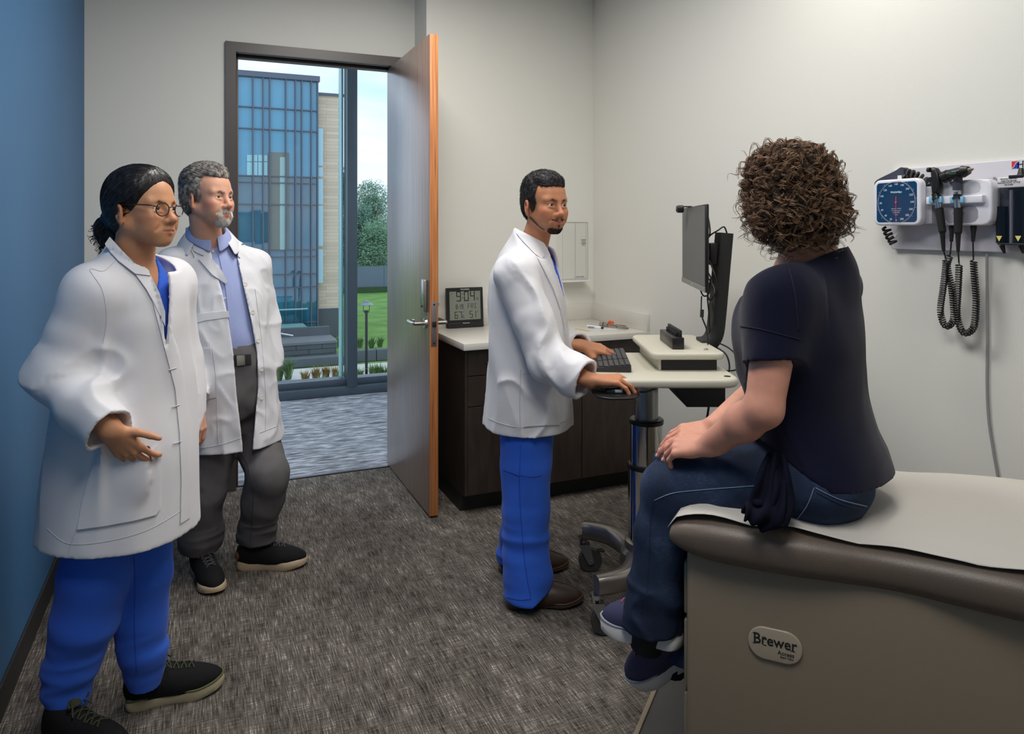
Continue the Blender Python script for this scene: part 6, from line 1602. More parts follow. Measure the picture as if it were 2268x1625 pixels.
# spectacles and earring
b = MB(); gm = mat('glasses_frame', (44, 32, 28), .25, spec=.6); rim = []
for s in (-1, 1):
    c = hw.at((.101, .0335 * s, -.004)); fy = hw.dir((-.18, s, 0)); fz = hw.dir((.10, 0, 1)); rim.append(c)
    b.tube([rd(c + (fy * .0215 * math.cos(t) + fz * .0195 * math.sin(t)) * float(hw.s)) for t in np.linspace(0, 2 * math.pi, 29)[:-1]], .0016, 8, closed=True)
    b.tube(spline([rd(hw.at((.097, .055 * s, .004))), rd(hw.at((.090, .068 * s, .008))), rd(hw.at((.04, .0755 * s, .012))), rd(hw.at((-.004, .079 * s, .014))), rd(hw.at((-.022, .078 * s, .004)))], 5), .0017, 8)
b.tube(spline([rd(hw.at((.1045, .0125, .001))), rd(hw.at((.107, 0, .004))), rd(hw.at((.1045, -.0125, .001)))], 5), .0016, 8)
go = b.build('glasses', gm, W)
lens = pane_mat('spectacle_lens', (.99, .99, .99), .012)
for s in (-1, 1):
    c = hw.at((.101, .0335 * s, -.004)); fy = hw.dir((-.18, s, 0)); fz = hw.dir((.10, 0, 1)); vs_l = [rd(c)] + [rd(c + (fy * .021 * math.cos(t) + fz * .019 * math.sin(t)) * float(hw.s)) for t in np.linspace(0, 2 * math.pi, 25)[:-1]]
    link('lens', vs_l, [[0, i + 1, (i + 1) % 24 + 1] for i in range(24)], lens, go, 0)
MB().ball(rd(hw.at((-.006, -.080, -.044))), .0034, 10).build('earring', chrome, W)
gold = mat('gold', (196, 150, 82), .25, metal=1)
# ================================================================ older man by the door
Hm = (-1.223, 2.92, 1.584); hm_ = head_frame(Hm, 22.5, 0, .99)
Pm = dict(jaw=1.06, nose=1.15, eye=.0036, brow_w=.0055, brow_k=.55, rose=(214, 132, 112), lash=.5)
RSH, REL, RWR = tuple(pt(388, 592, 2.93)), tuple(pt(372, 770, 2.86)), tuple(pt(425, 890, 2.79))
LSH, LEL, LWR = tuple(pt(560, 590, 3.13)), tuple(pt(584, 715, 3.17)), tuple(pt(596, 822, 3.13))
hmr = hand_frame(tuple(pt(437, 900, 2.80)), (.12, -.1, -1), (.9, -.4, .1), False, .98); hml = hand_frame(tuple(pt(599, 828, 3.12)), (.02, -.10, -1), (.85, .45, 0), True, .98)
hpm = dict(curl=[(18, 25, 15), (22, 30, 18), (26, 32, 18), (30, 32, 18)], spread=(3, 0, -3, -6), thumb=((.8, .5, -.3), (1, .2, -.2), (1, .05, -.15)))
Mn, _ = body('older person with grey hair and white goatee in open white coat', Hm, hm_, Pm, tuple(hm_.at((-.030, 0, -.075))), tuple(pt(462, 548, 3.0)),
    [(tuple(pt(478, 600, 3.03)), .10), (tuple(pt(495, 720, 3.03)), .12), (tuple(pt(512, 840, 3.05)), .12)],
    [([RSH, REL, RWR], [.052, .042, .032]), ([LSH, LEL, LWR], [.052, .042, .030])],
    [([tuple(pt(485, 880, 3.02)), tuple(pt(452, 1080, 3.0)), tuple(pt(450, 1250, 3.07))], [.08, .05, .04]), ([tuple(pt(538, 880, 3.10)), tuple(pt(564, 965, 3.14)), tuple(pt(593, 1052, 3.015)), tuple(pt(566, 1225, 3.15))], [.06, .05, .042, .04])],
    [(hmr, hpm), (hml, hpm)], (216, 162, 136), (184, 112, 100), (120, 104, 96), (-1.15, 3.05, 0), neck_r=(.056, .062))
add_eyes(Mn, hm_, (74, 78, 70), (1, -.15, -.02))
M_gray = mat('charcoal_denim', (98, 95, 97), .85, spec=.15, var=.12, vscale=30, bump=.15, bscale=500)
v = Vol((-1.52, 2.78, .06), (-.78, 3.38, 1.0), .006)
v.caps([tuple(pt(492, 860, 3.02)), tuple(pt(462, 1000, 3.0)), tuple(pt(452, 1090, 2.99)), tuple(pt(445, 1180, 3.04)), tuple(pt(447, 1232, 3.07))], [.115, .095, .082, .078, .080], k=.02)
v.caps([tuple(pt(535, 860, 3.07)), tuple(pt(564, 965, 3.13)), tuple(pt(594, 1050, 3.00)), tuple(pt(580, 1110, 3.05)), tuple(pt(570, 1185, 3.13)), tuple(pt(568, 1212, 3.15))], [.105, .088, .082, .080, .074, .077], k=.02)
v.caps([tuple(pt(508, 790, 3.03)), tuple(pt(512, 860, 3.05))], [.145, .15], k=.05)
near_band(v, lambda x, y, z: -.007 * ridge(x * 8 + z * 6, y * 8, z * 9) - .005 * vnoise(x * 20, y * 20, z * 18) - np.where(z < .22, .006 * ridge(x * 5, y * 5, z * 30), 0))
x, y, z = np.meshgrid(*v.ax, indexing='ij', sparse=True); v.d = np.maximum(v.d, np.where(x > -1.24, .112, .098) - z).astype(f32)
tr_m = garment('trousers', M_gray, Mn, v)
bt = bvh_of(tr_m)
lay_line('seam', [(522, 985), (548, 1030), (560, 1090), (558, 1150), (553, 1215)], bt, mat('denim_stitch', (58, 56, 58), .8), tr_m, .0014, .001)
# shirt
M_shirt = mat('oxford_blue', (158, 170, 214), .75, spec=.2, var=.06, vscale=200, bump=.08, bscale=900)
cz = lambda px, py, d: pt(px, py, d)
def ring(py, px, d, a, b, w): q = pt(px, py, d); return (float(q[2]), float(q[0]), float(q[1]), a, b, w)
RM = [ring(800, 512, 3.06, .150, .138, 30), ring(765, 508, 3.045, .150, .143, 30), ring(700, 498, 3.035, .146, .136, 30), ring(630, 486, 3.03, .142, .118, 30), ring(580, 476, 3.03, .125, .100, 30), ring(552, 470, 3.02, .085, .080, 30), ring(525, 464, 3.0, .066, .066, 30)]
v = Vol((-1.6, 2.7, .85), (-.85, 3.35, 1.48), .006); g = np.meshgrid(*v.ax, indexing='ij', sparse=True)
v.d = loft(np.broadcast_arrays(*g), RM).astype(f32); near_band(v, lambda x, y, z: -.004 * ridge(x * 10, y * 10, z * 4 + x * 6) * np.clip((1.3 - z) * 4, .2, 1) - .004 * vnoise(x * 16, y * 16, z * 10))
ncp = np.array(pt(464, 525, 2.99)); fm = np.array((.5, -.86)); x, y, z = g
v.d = np.maximum(v.d, -(ncp[2] - .005 - .75 * ((x - ncp[0]) * fm[0] + (y - ncp[1]) * fm[1]) - z)).astype(f32)
sh = garment('shirt', M_shirt, Mn, v); bs = bvh_of(sh)
# coat
RMc = [ring(1050, 508, 3.08, .220, .200, 30), ring(990, 509, 3.08, .216, .195, 30), ring(900, 506, 3.07, .204, .185, 30), ring(800, 500, 3.055, .194, .178, 30), ring(720, 493, 3.045, .188, .166, 30), ring(650, 487, 3.04, .188, .150, 30), ring(600, 476, 3.04, .172, .135, 30), ring(566, 468, 3.03, .125, .110, 30), ring(540, 464, 3.02, .088, .085, 30), ring(505, 458, 3.0, .078, .076, 30)]
def dm(x, y, z):
    return .008 * vnoise(x * 12 + 5, y * 12, z * 2.4) * np.clip((1.3 - z) * 3, .1, 1) - .010 * crease(x * 8 + z * 3, y * 8, z * 4 + 2) * np.clip((1.4 - z) * 3, 0, 1) - .004 * crease(x * 18, y * 18 + z * 6, z * 12) + .003 * vnoise(x * 26, y * 26, z * 14)
dl = np.array(LWR) - np.array(LEL); dl /= np.linalg.norm(dl); dr_ = np.array(RWR) - np.array(REL); dr_ /= np.linalg.norm(dr_)
apex = pt(508, 770, 2.9)
def open_front(x, y, z):
    # the coat hangs open: a slot that widens upwards, the near panel hanging across the middle
    f = np.array((.42, -.907)); l = np.array((.907, .42)); c = pt(500, 700, 3.05)
    u = (x - c[0]) * f[0] + (y - c[1]) * f[1]; s = (x - c[0]) * l[0] + (y - c[1]) * l[1]
    zz = np.array([.45, .60, .80, .95, 1.10, 1.22, 1.33, 1.45]); lo = np.interp(z, zz, [.060, .052, .030, .020, .000, -.025, -.055, -.075]); hi = np.interp(z, zz, [.085, .095, .115, .110, .085, .060, .040, .045])
    return np.maximum(np.maximum(lo - s, s - hi), -u)
v = coat_vol((-1.68, 2.60, .46), (-.80, 3.45, 1.52), RMc, [([RSH, lerp3(RSH, REL, .5), REL], [.078, .074, .068], (0, 0, 0), (0, 0, -1)), ([REL, lerp3(REL, RWR, .6), tuple(np.array(RWR) + dr_ * .06)], [.068, .062, .055], RWR, dr_), ([LSH, lerp3(LSH, LEL, .5), LEL], [.074, .066, .060], (0, 0, 0), (0, 0, -1)), ([LEL, tuple(np.array(LWR) + dl * .06)], [.060, .052], tuple(np.array(LWR) - dl * .01), dl)], dm,
    lambda x, y: .556 + 0 * x, [open_front, lambda x, y, z: (1.452 - .62 * ((x + 1.25) * .5 - (y - 3.0) * .86)) - z], shoulder=([RSH, tuple(pt(466, 560, 3.03)), LSH], [.068, .085, .068]))
cm = garment('lab_coat', M_coat2, Mn, v); bm_c = bvh_of(cm)
# lapels, collar, seams, buttons
lay('lapel', [(431, 570), (408, 520), (418, 548), (437, 560), (452, 566), (440, 574), (470, 608), (500, 628), (504, 622), (486, 590), (440, 540), (420, 512)], bm_c, M_coat2, cm, .006, .001, 5)
lay('lapel', [(500, 514), (507, 530), (522, 560), (531, 585), (540, 560), (546, 545), (538, 538), (528, 532), (515, 520)], bm_c, M_coat2, cm, .006, .001, 5)
lay('waistband', [(407, 704), (452, 693), (506, 688), (508, 702), (452, 710), (410, 722)], bm_c, M_coat2, cm, .003, .0, 6)
lay('pocket', [(432, 775), (466, 770), (474, 830), (478, 880), (446, 888), (438, 840)], bm_c, M_coat2, cm, .004, .001, 6)
lay_line('seam', [(390, 575), (404, 600), (408, 650), (405, 690)], bm_c, M_stitch, cm, .0013, .001); lay_line('seam', [(470, 772), (478, 840), (481, 930), (484, 985)], bm_c, M_stitch, cm, .0012, .001)
lay_line('placket_seam', [(494, 640), (506, 720), (517, 830), (540, 970)], bm_c, M_stitch, cm, .0012, .001); lay_line('placket_seam', [(565, 640), (580, 760), (588, 870), (588, 955)], bm_c, M_stitch, cm, .0012, .001)
lay_line('hem_stitch', [(445, 992), (490, 984), (534, 969)], bm_c, M_stitch, cm, .0012, .001); lay_line('hem_stitch', [(576, 958), (614, 943)], bm_c, M_stitch, cm, .0012, .001)
for px, py in ((543, 630), (559, 691), (571, 754), (579, 817), (579, 880)): lay_button(px, py, bm_c, M_btn, cm, .0095)
collar_band('collar', tuple(pt(463, 530, 3.0))[:2], (.5, -.86), .080, .081, 1.470, 1.385, .050, .050, .026, M_coat2, cm, gap=46, th=.005, tip=.02)
# shirt collar, placket, buttons, belt
collar_band('collar', tuple(pt(463, 525, 2.995)), (.62, -.79), .061, .062, 1.496, 1.424, .035, .046, .012, M_shirt, sh, gap=9, tip=.022)
lay('placket', [(478, 540), (492, 545), (506, 600), (518, 680), (524, 740), (527, 786), (514, 786), (508, 720), (500, 640), (488, 580)], bs, M_shirt, sh, .003, .001, 5)
for px, py in ((480, 556), (492, 600), (506, 660), (520, 672), (527, 718), (531, 762)): lay_button(px - 8, py, bs, M_btn, sh, .0052)
lay('belt', [(519, 786), (556, 784), (557, 806), (520, 810)], bvh_of(tr_m, sh), M_dark, Mn, .005, .003, 5)
lay('belt_buckle', [(524, 787), (542, 786), (543, 808), (525, 810)], bvh_of(tr_m, sh), M_steel, Mn, .003, .009, 5)
# knit shoes
tan_s = mat('sole_tan', (182, 160, 132), .7)
shoe(Mn, fl(441, 1262), fl(476, 1312), .30, .105, .026, blk_knit, tan_s, mat('lace_grey', (66, 66, 70), .8), ankle=.085)
shoe(Mn, fl(530, 1256), fl(668, 1252), .30, .105, .030, blk_knit, tan_s, mat('lace_grey', (66, 66, 70), .8), ankle=.085, heelpatch=mat('heel_brown', (112, 72, 44), .6))
# swept grey hair, moustache and goatee
hg = hair_mat('grey_hair', (80, 76, 73), (204, 195, 186), .5)
ho, mv, mf = hair_cap(Mn, hm_, hg, lambda x, y, z: .009 + .012 * np.clip((z - .02) / .08, 0, 1), lambda x, y, z: np.maximum(z - .076 - .25 * np.clip(np.abs(y) - .02, 0, 1), np.minimum(.024 - x, z + .03 + np.maximum(0, -x - .012) * 8)), None, zlow=-.095, noise_amp=.003)
bvh_h = BVHTree.FromPolygons([tuple(p) for p in mv], mf.tolist()); nn = normals(mv, mf); rg = random.Random(5)
sel = [i for i in range(len(mv)) if rg.random() < .34]; bk_ = Vector(rd(hm_.dir((-1, 0, .15)))); dn_ = Vector((0, 0, -1)); hz = rd(hm_.at((0, 0, .05))).z
vs, fs = strand_mesh([mv[i] for i in sel], [nn[i] for i in sel], lambda p: bk_ * (1.0 if p.z > hz else .5) + dn_ * (0.05 if p.z > hz else .8), bvh_h, .050, 6, .16, .0010, rg, .22)
link('hair_strand', vs, fs, hg, ho, 180)
hwht = hair_mat('white_beard', (196, 188, 180), (240, 236, 230), .6)
stubble_strands('beard', Mn, hm_, hwht, [(lambda q, a: (seg_d(a, (.108, 0, -.055), (.088, .028, -.060)) < .0085) & (q[:, 2] < -.047) & (q[:, 2] > -.0605), .0065, .35, .0007), (lambda q, a: (seg_d(a, (.088, 0, -.112), (.080, .016, -.104)) < .022) & (q[:, 2] < -.086) | (seg_d(a, (.086, .030, -.066), (.078, .022, -.10)) < .006), .015, .55, .0007)], rg, per=5)
stubble_strands('eyebrows', Mn, hm_, hair_mat('brow_grey', (84, 74, 68), (150, 140, 130)), [(lambda q, a: np.minimum(seg_d(a, (.088, .012, .0155), (.085, .030, .0205)), seg_d(a, (.085, .030, .0205), (.068, .050, .0145))) < .0042, .007, .2, .0005)], rg, (-.4, 0, .2), 2)

# ================================================================ young man at the cart
Hd = (.131, 2.85, 1.553); hd_ = head_frame(Hd, 56, 3, .985)
Pd = dict(jaw=1.02, nose=1.02, eye=.0037, mw=1.16, smile=.0062, brow_w=.0052, rose=(188, 110, 84), stubble=((52, 38, 34), .55))
RSH, REL, RWR = tuple(pt(1142, 612, 2.76)), tuple(pt(1218, 800, 2.66)), (.283, 2.555, .918)
LSH, LEL, LWR = tuple(pt(1195, 605, 3.10)), tuple(pt(1228, 775, 3.08)), (.275, 2.92, .985)
hdr = hand_frame((.292, 2.556, .926), (1, -.02, .02), (.0, -.12, 1), False, 1.0); hdl = hand_frame((.287, 2.918, .985), (.93, .06, -.20), (.15, -.35, .9), True, 1.0)
hpr = dict(curl=[(26, 30, 24), (24, 32, 26), (26, 32, 24), (30, 30, 20)], spread=(9, 2, -7, -18), thumb=((.75, .8, -.25), (.9, .35, -.25), (1, .1, -.2)))
hpl = dict(curl=[(12, 28, 26), (14, 30, 26), (18, 32, 24), (22, 30, 22)], spread=(6, 1, -4, -9), thumb=((.8, .75, -.3), (.95, .3, -.25), (1, .1, -.15)))
Dn, _ = body('person with short black hair in white coat and blue scrubs typing at cart', Hd, hd_, Pd, tuple(hd_.at((-.030, 0, -.075))), tuple(pt(1182, 545, 2.92)),
    [(tuple(pt(1172, 600, 2.92)), .09), (tuple(pt(1172, 740, 2.93)), .11), (tuple(pt(1172, 900, 2.93)), .12)],
    [([RSH, REL, RWR], [.05, .04, .026]), ([LSH, LEL, LWR], [.05, .04, .026])],
    [([tuple(pt(1166, 940, 2.85)), tuple(pt(1172, 1120, 2.83)), (.06, 2.80, .10)], [.085, .055, .045]), ([tuple(pt(1175, 940, 3.0)), tuple(pt(1165, 1120, 3.03)), (.03, 3.08, .10)], [.085, .055, .045])],
    [(hdr, hpr), (hdl, hpl)], (190, 130, 96), (170, 96, 84), (30, 22, 20), (.06, 2.93, 0))
add_eyes(Dn, hd_, (40, 26, 20), (1, .12, -.02)); nails(Dn, hdr, hpr); nails(Dn, hdl, hpl, True)
v = Vol((-.20, 2.62, .01), (.32, 3.28, .95), .0058)
v.caps([tuple(pt(1168, 930, 2.85)), tuple(pt(1166, 1030, 2.84)), tuple(pt(1164, 1130, 2.83)), tuple(pt(1166, 1220, 2.82)), tuple(pt(1170, 1275, 2.81)), tuple(pt(1168, 1318, 2.80))], [.105, .096, .088, .082, .088, .092], k=.012)
v.caps([tuple(pt(1172, 930, 3.0)), tuple(pt(1168, 1120, 3.03)), tuple(pt(1152, 1200, 3.06)), tuple(pt(1146, 1236, 3.08)), tuple(pt(1146, 1262, 3.08))], [.105, .085, .078, .080, .082], k=.012)
near_band(v, lambda x, y, z: -.005 * ridge(x * 7, y * 7, z * 5 + x * 4) - .004 * vnoise(x * 16, y * 16, z * 8) - np.where(z < .34, .010 * ridge(x * 5 + z * 3, y * 5, z * 17) * np.clip((.34 - z) / .1, 0, 1), 0))
x, y, z = np.meshgrid(*v.ax, indexing='ij', sparse=True); v.d = np.maximum(v.d, np.where(y < 2.935, .034 + .55 * np.maximum(x - .075, 0), .045 + .35 * np.maximum(x - .05, 0)) - z).astype(f32)
trd = garment('trousers', M_scrub, Dn, v); btd = bvh_of(trd); M_bst = mat('blue_stitch', (28, 68, 176), .8)
lay_line('seam', [(1152, 985), (1150, 1050), (1152, 1120), (1158, 1200), (1164, 1260), (1176, 1325)], btd, M_bst, trd, .0014, .001)
lay('cargo_pocket', [(1120, 975), (1152, 992), (1150, 1054), (1114, 1040)], btd, M_scrub, trd, .004, .001, 6); lay_line('pocket_seam', [(1152, 1052), (1180, 1056), (1200, 1052)], btd, M_bst, trd, .0014, .001); lay_line('hem_stitch', [(1122, 1322), (1150, 1328), (1177, 1326)], btd, M_bst, trd, .0012, .001)
v = Vol((-.2, 2.65, .9), (.35, 3.2, 1.45), .006); g = np.meshgrid(*v.ax, indexing='ij', sparse=True)
v.d = loft(np.broadcast_arrays(*g), [ring(900, 1172, 2.93, .15, .17, 0), ring(760, 1175, 2.93, .145, .165, 0), ring(640, 1172, 2.93, .135, .165, 0), ring(585, 1172, 2.93, .105, .13, 0), ring(545, 1178, 2.92, .062, .07, 0)]).astype(f32)
v.d = np.maximum(v.d, -wedge((.085, 2.925), (.94, -.34), 1.22, 1.42, .0, .075)(*g)).astype(f32)
garment('scrub_top', M_scrub, Dn, v)
RD = [ring(1010, 1166, 2.93, .176, .205, -6), ring(955, 1170, 2.93, .174, .202, -6), ring(880, 1173, 2.93, .170, .196, -6), ring(800, 1174, 2.93, .166, .190, -6), ring(720, 1171, 2.93, .156, .185, -6), ring(650, 1167, 2.93, .146, .182, -6), ring(600, 1164, 2.93, .128, .165, -6), ring(568, 1166, 2.93, .100, .125, -6), ring(540, 1174, 2.925, .074, .084, -6), ring(505, 1182, 2.915, .068, .074, -6)]
def dd_(x, y, z):
    o = .007 * vnoise(x * 12 + 9, y * 12, z * 2.2) * np.clip((1.3 - z) * 3, .1, 1) + .004 * vnoise(x * 8, y * 8, z * 6)
    arm = np.clip((2.78 - y) * 14, 0, 1)
    return o - arm * (.016 * crease(x * 6 + z * 5, y * 3, z * 6 - x * 6 + 1) + .004 * vnoise(x * 22, y * 22, z * 22)) - .011 * crease(x * 9 + z * 3, y * 7, z * 1.8)
dr_ = np.array(RWR) - np.array(REL); dr_ /= np.linalg.norm(dr_); dl = np.array(LWR) - np.array(LEL); dl /= np.linalg.norm(dl)
v = coat_vol((-.26, 2.44, .62), (.40, 3.25, 1.48), RD, [([RSH, lerp3(RSH, REL, .5), REL], [.078, .075, .068], (0, 0, 0), (0, 0, -1)), ([REL, lerp3(REL, RWR, .55), tuple(np.array(RWR) + dr_ * .06)], [.068, .060, .046], tuple(np.array(RWR) - dr_ * .022), dr_), ([LSH, lerp3(LSH, LEL, .5), LEL], [.078, .074, .066], (0, 0, 0), (0, 0, -1)), ([LEL, tuple(np.array(LWR) + dl * .06)], [.066, .048], tuple(np.array(LWR) + dl * .0), dl)], dd_,
    lambda x, y: .668 + 0 * x, [wedge((.09, 2.93), (.95, -.31), 1.10, 1.42, .0, .060), lambda x, y, z: (1.425 - .50 * (x - .085)) - z], shoulder=([RSH, tuple(pt(1172, 572, 2.93)), LSH], [.070, .085, .070]), th=.015)
cd = garment('lab_coat', M_coat, Dn, v); bd_ = bvh_of(cd)
lay('collar', [(1148, 508), (1143, 516), (1160, 536), (1185, 562), (1200, 572), (1206, 566), (1196, 548), (1172, 522)], bd_, M_coat, cd, .006, .001, 4, lim=.05)
lay('lapel', [(1200, 572), (1188, 566), (1206, 600), (1226, 640), (1243, 690), (1240, 640), (1226, 600), (1212, 575)], bd_, M_coat, cd, .005, .001, 5)
lay_line('front_edge', [(1241, 690), (1248, 720), (1252, 745)], bd_, M_stitch, cd, .0016, .001, t0=2.74)
lay('pocket', [(1158, 816), (1210, 815), (1225, 850), (1240, 905), (1240, 940), (1160, 945)], bd_, M_coat, cd, .005, .001, 6, t0=2.74, lim=.07)
lay_line('pocket_hem', [(1158, 828), (1214, 827)], bd_, M_stitch, cd, .0013, .006, t0=2.74); lay_line('seam', [(1153, 818), (1152, 860), (1151, 905), (1152, 952)], bd_, M_stitch, cd, .0016, .001); lay_line('hem_stitch', [(1082, 926), (1110, 938), (1160, 947), (1225, 940), (1264, 925)], bd_, M_stitch, cd, .0012, .001)
boot = mat('brown_leather', (58, 42, 34), .42, spec=.5, var=.2, vscale=12, bump=.15, bscale=60); bsole = mat('boot_sole', (62, 44, 34), .6)
shoe(Dn, (-.02, 2.795, 0), (.262, 2.815, 0), .305, .104, .020, boot, bsole, None, kind='boot', ankle=.13, welt=mat('welt_tan', (96, 66, 46), .6))
shoe(Dn, (-.055, 3.085, 0), (.228, 3.10, 0), .305, .104, .020, boot, bsole, None, kind='boot', ankle=.13, welt=mat('welt_tan', (96, 66, 46), .6))
hbk = hair_mat('short_black_hair', (16, 14, 15), (48, 44, 46), .55)
def dside(p, d):
    q = (p[0], np.abs(p[1]), p[2]); return sm(d, np.maximum(cap(q, (.010, .069, .02), (.012, .0705, -.025), .007, .004), -(.078 - q[1]) * 0 - 1), .006)
ho, mv, mf = hair_cap(Dn, hd_, hbk, lambda x, y, z: .005 + .012 * np.clip((z - .03) / .07, 0, 1), lambda x, y, z: np.maximum(z - .072, np.minimum(.030 - x, z + .03 + np.maximum(0, -x - .012) * 8)), dside, zlow=-.085, noise_amp=.003)
bvh_h = BVHTree.FromPolygons([tuple(p) for p in mv], mf.tolist()); nn = normals(mv, mf); rg = random.Random(6)
sel = [i for i in range(len(mv)) if rg.random() < .30]; fw_ = Vector(rd(hd_.dir((.9, 0, .1))))
vs, fs = strand_mesh([mv[i] for i in sel], [nn[i] for i in sel], lambda p: fw_ * (1 if p.z > 1.60 else .1) + Vector((0, 0, -.1 if p.z > 1.60 else -1)), bvh_h, .014, 3, .3, .0008, rg, .35)
link('hair_strand', vs, fs, hbk, ho, 180)

stubble_strands('beard', Dn, hd_, hair_mat('beard_black', (18, 13, 12), (44, 34, 30), .6), [(lambda q, a: (seg_d(a, (.105, 0, -.0535), (.090, .025, -.058)) < .0050) & (q[:, 2] > -.0605), .003, .3, .0005), (lambda q, a: ((seg_d(a, (.092, 0, -.108), (.076, .024, -.102)) < .016) & (q[:, 2] < -.086)) | (seg_d(a, (.098, 0, -.082), (.096, 0, -.10)) < .005), .005, .35, .0006), (lambda q, a: seg_d(a, (.050, .040, -.104), (.000, .068, -.050)) < .0055, .003, .25, .0004)], rg, per=3)
stubble_strands('eyebrows', Dn, hd_, hair_mat('beard_black', (18, 13, 12), (44, 34, 30), .6), [(lambda q, a: np.minimum(seg_d(a, (.088, .012, .0155), (.085, .030, .0205)), seg_d(a, (.085, .030, .0205), (.068, .050, .0145))) < .0036, .0045, .05, .0004)], rg, (-.5, 0, .1), 2)
stubble_strands('eyebrows', W, hw, hb, [(lambda q, a: np.minimum(seg_d(a, (.088, .012, .0155), (.085, .030, .0205)), seg_d(a, (.085, .030, .0205), (.068, .050, .0145))) < .0030, .0045, .03, .0004)], rg, (-.5, 0, .1), 2)
# ================================================================ patient seated on the exam table
Hp = (.672, 1.800, 1.548); hp_ = head_frame(Hp, 238, 4, .98)
Pp = dict(jaw=.95, eye=.0042, hand_skin=(206, 146, 124))
RSH, REL, RWR = (.865, 1.965, 1.300), (.76, 2.06, 1.05), tuple(pt(1582, 944, 1.90))
LSH, LEL, LWR = (.628, 1.690, 1.298), tuple(pt(1692, 905, 1.64)), tuple(pt(1572, 985, 1.765))
HIPL, HIPR = (.716, 1.735, .855), (.795, 1.905, .855)
KNL, KNR = (.412, 1.880, .778), (.475, 2.04, .778)
ANL, ANR = tuple(pt(1442, 1378, 1.885)), tuple(pt(1498, 1425, 1.95))
hpl_ = hand_frame(tuple(pt(1560, 988, 1.775)), (-.55, .60, -.12), (-.28, -.35, .9), True, .93); hpr_ = hand_frame(tuple(pt(1578, 948, 1.90)), (-.85, -.10, -.16), (.1, -.35, .9), False, .93)
cl_ = dict(curl=[(28, 35, 20), (32, 38, 22), (36, 38, 22), (40, 38, 20)], spread=(3, 0, -3, -6), thumb=((.85, .5, .1), (1, .1, -.1), (1, -.1, -.15)))
cr_ = dict(curl=[(18, 22, 12), (20, 24, 14), (24, 26, 16), (28, 26, 16)], spread=(4, 0, -3, -8), thumb=((.8, .55, .1), (1, .2, .0), (1, .0, -.05)))
TOR = [((.745, 1.82, 1.34), .085), ((.725, 1.815, 1.16), .10), ((.752, 1.815, .98), .105), ((.757, 1.82, .86), .11)]
Pn, _ = body('person with curly brown hair in navy shirt and jeans seated on exam table', Hp, hp_, Pp, tuple(hp_.at((-.035, 0, -.075))), (.756, 1.805, 1.375), TOR,
    [([LSH, LEL, lerp3(LEL, LWR, .35), LWR], [.055, .042, .043, .028]), ([RSH, REL, RWR], [.052, .042, .028])],
    [([HIPL, KNL, ANL], [.075, .055, .04]), ([HIPR, KNR, ANR], [.075, .055, .04])], [(hpl_, cl_), (hpr_, cr_)], (198, 140, 116), (170, 100, 90), (80, 60, 46), (.75, 1.8, .79), neck_r=(.050, .062))
nails(Pn, hpl_, cl_, True); nails(Pn, hpr_, cr_)
# shirt
M_navy = mat('navy_jersey', (18, 19, 40), .9, spec=.12, sheen=.12, bump=.06, bscale=900)
RS = [(.80, .768, 1.80, .196, .166, 48), (.88, .762, 1.805, .192, .162, 48), (.96, .750, 1.81, .176, .142, 47), (1.03, .740, 1.815, .170, .132, 46), (1.12, .724, 1.815, .176, .140, 45), (1.20, .716, 1.815, .182, .145, 45), (1.28, .724, 1.82, .178, .128, 45), (1.335, .738, 1.82, .150, .105, 45), (1.375, .752, 1.815, .100, .085, 45), (1.41, .756, 1.81, .070, .072, 45), (1.44, .757, 1.808, .064, .068, 45)]
def dp(x, y, z):
    return -.008 * crease(x * 7 + z * 4, y * 7, z * 4 + 3) * np.clip((1.25 - z) * 4, .15, 1) - .006 * ridge(x * 6, y * 6 + z * 2, z * 13) * np.clip((1.0 - z) * 6, 0, 1) + .003 * vnoise(x * 18, y * 18, z * 12)
sd = np.array(LEL) - np.array(LSH); sd /= np.linalg.norm(sd); sdr = np.array(REL) - np.array(RSH); sdr /= np.linalg.norm(sdr)
SL, SR = np.array(LSH) + sd * .150, np.array(RSH) + sdr * .150
v = coat_vol((.48, 1.52, .74), (1.04, 2.14, 1.48), RS, [([LSH, tuple(SL + sd * .06)], [.066, .062], tuple(SL), sd + np.array((.25, 0, 0))), ([RSH, tuple(SR + sdr * .06)], [.066, .060], tuple(SR), sdr)], dp,
    lambda x, y: .866 + np.clip((.71 - x) * .75, 0, .13), [lambda x, y, z: (1.372 + .45 * (x - .755) - .35 * (y - 1.81)) - z], shoulder=([LSH, (.752, 1.815, 1.335), RSH], [.062, .086, .062]), th=.012, kj=.06)
shp = garment('t_shirt', M_navy, Pn, v); bsp = bvh_of(shp); M_nst = mat('navy_stitch', (16, 17, 36), .9)
lay_line('sleeve_seam', [(1740, 566), (1752, 610), (1762, 660), (1768, 730)], bsp, M_nst, shp, .0016, .001); lay_line('sleeve_hem', [(1640, 722), (1680, 728), (1728, 740), (1772, 752)], bsp, M_nst, shp, .0014, .001)
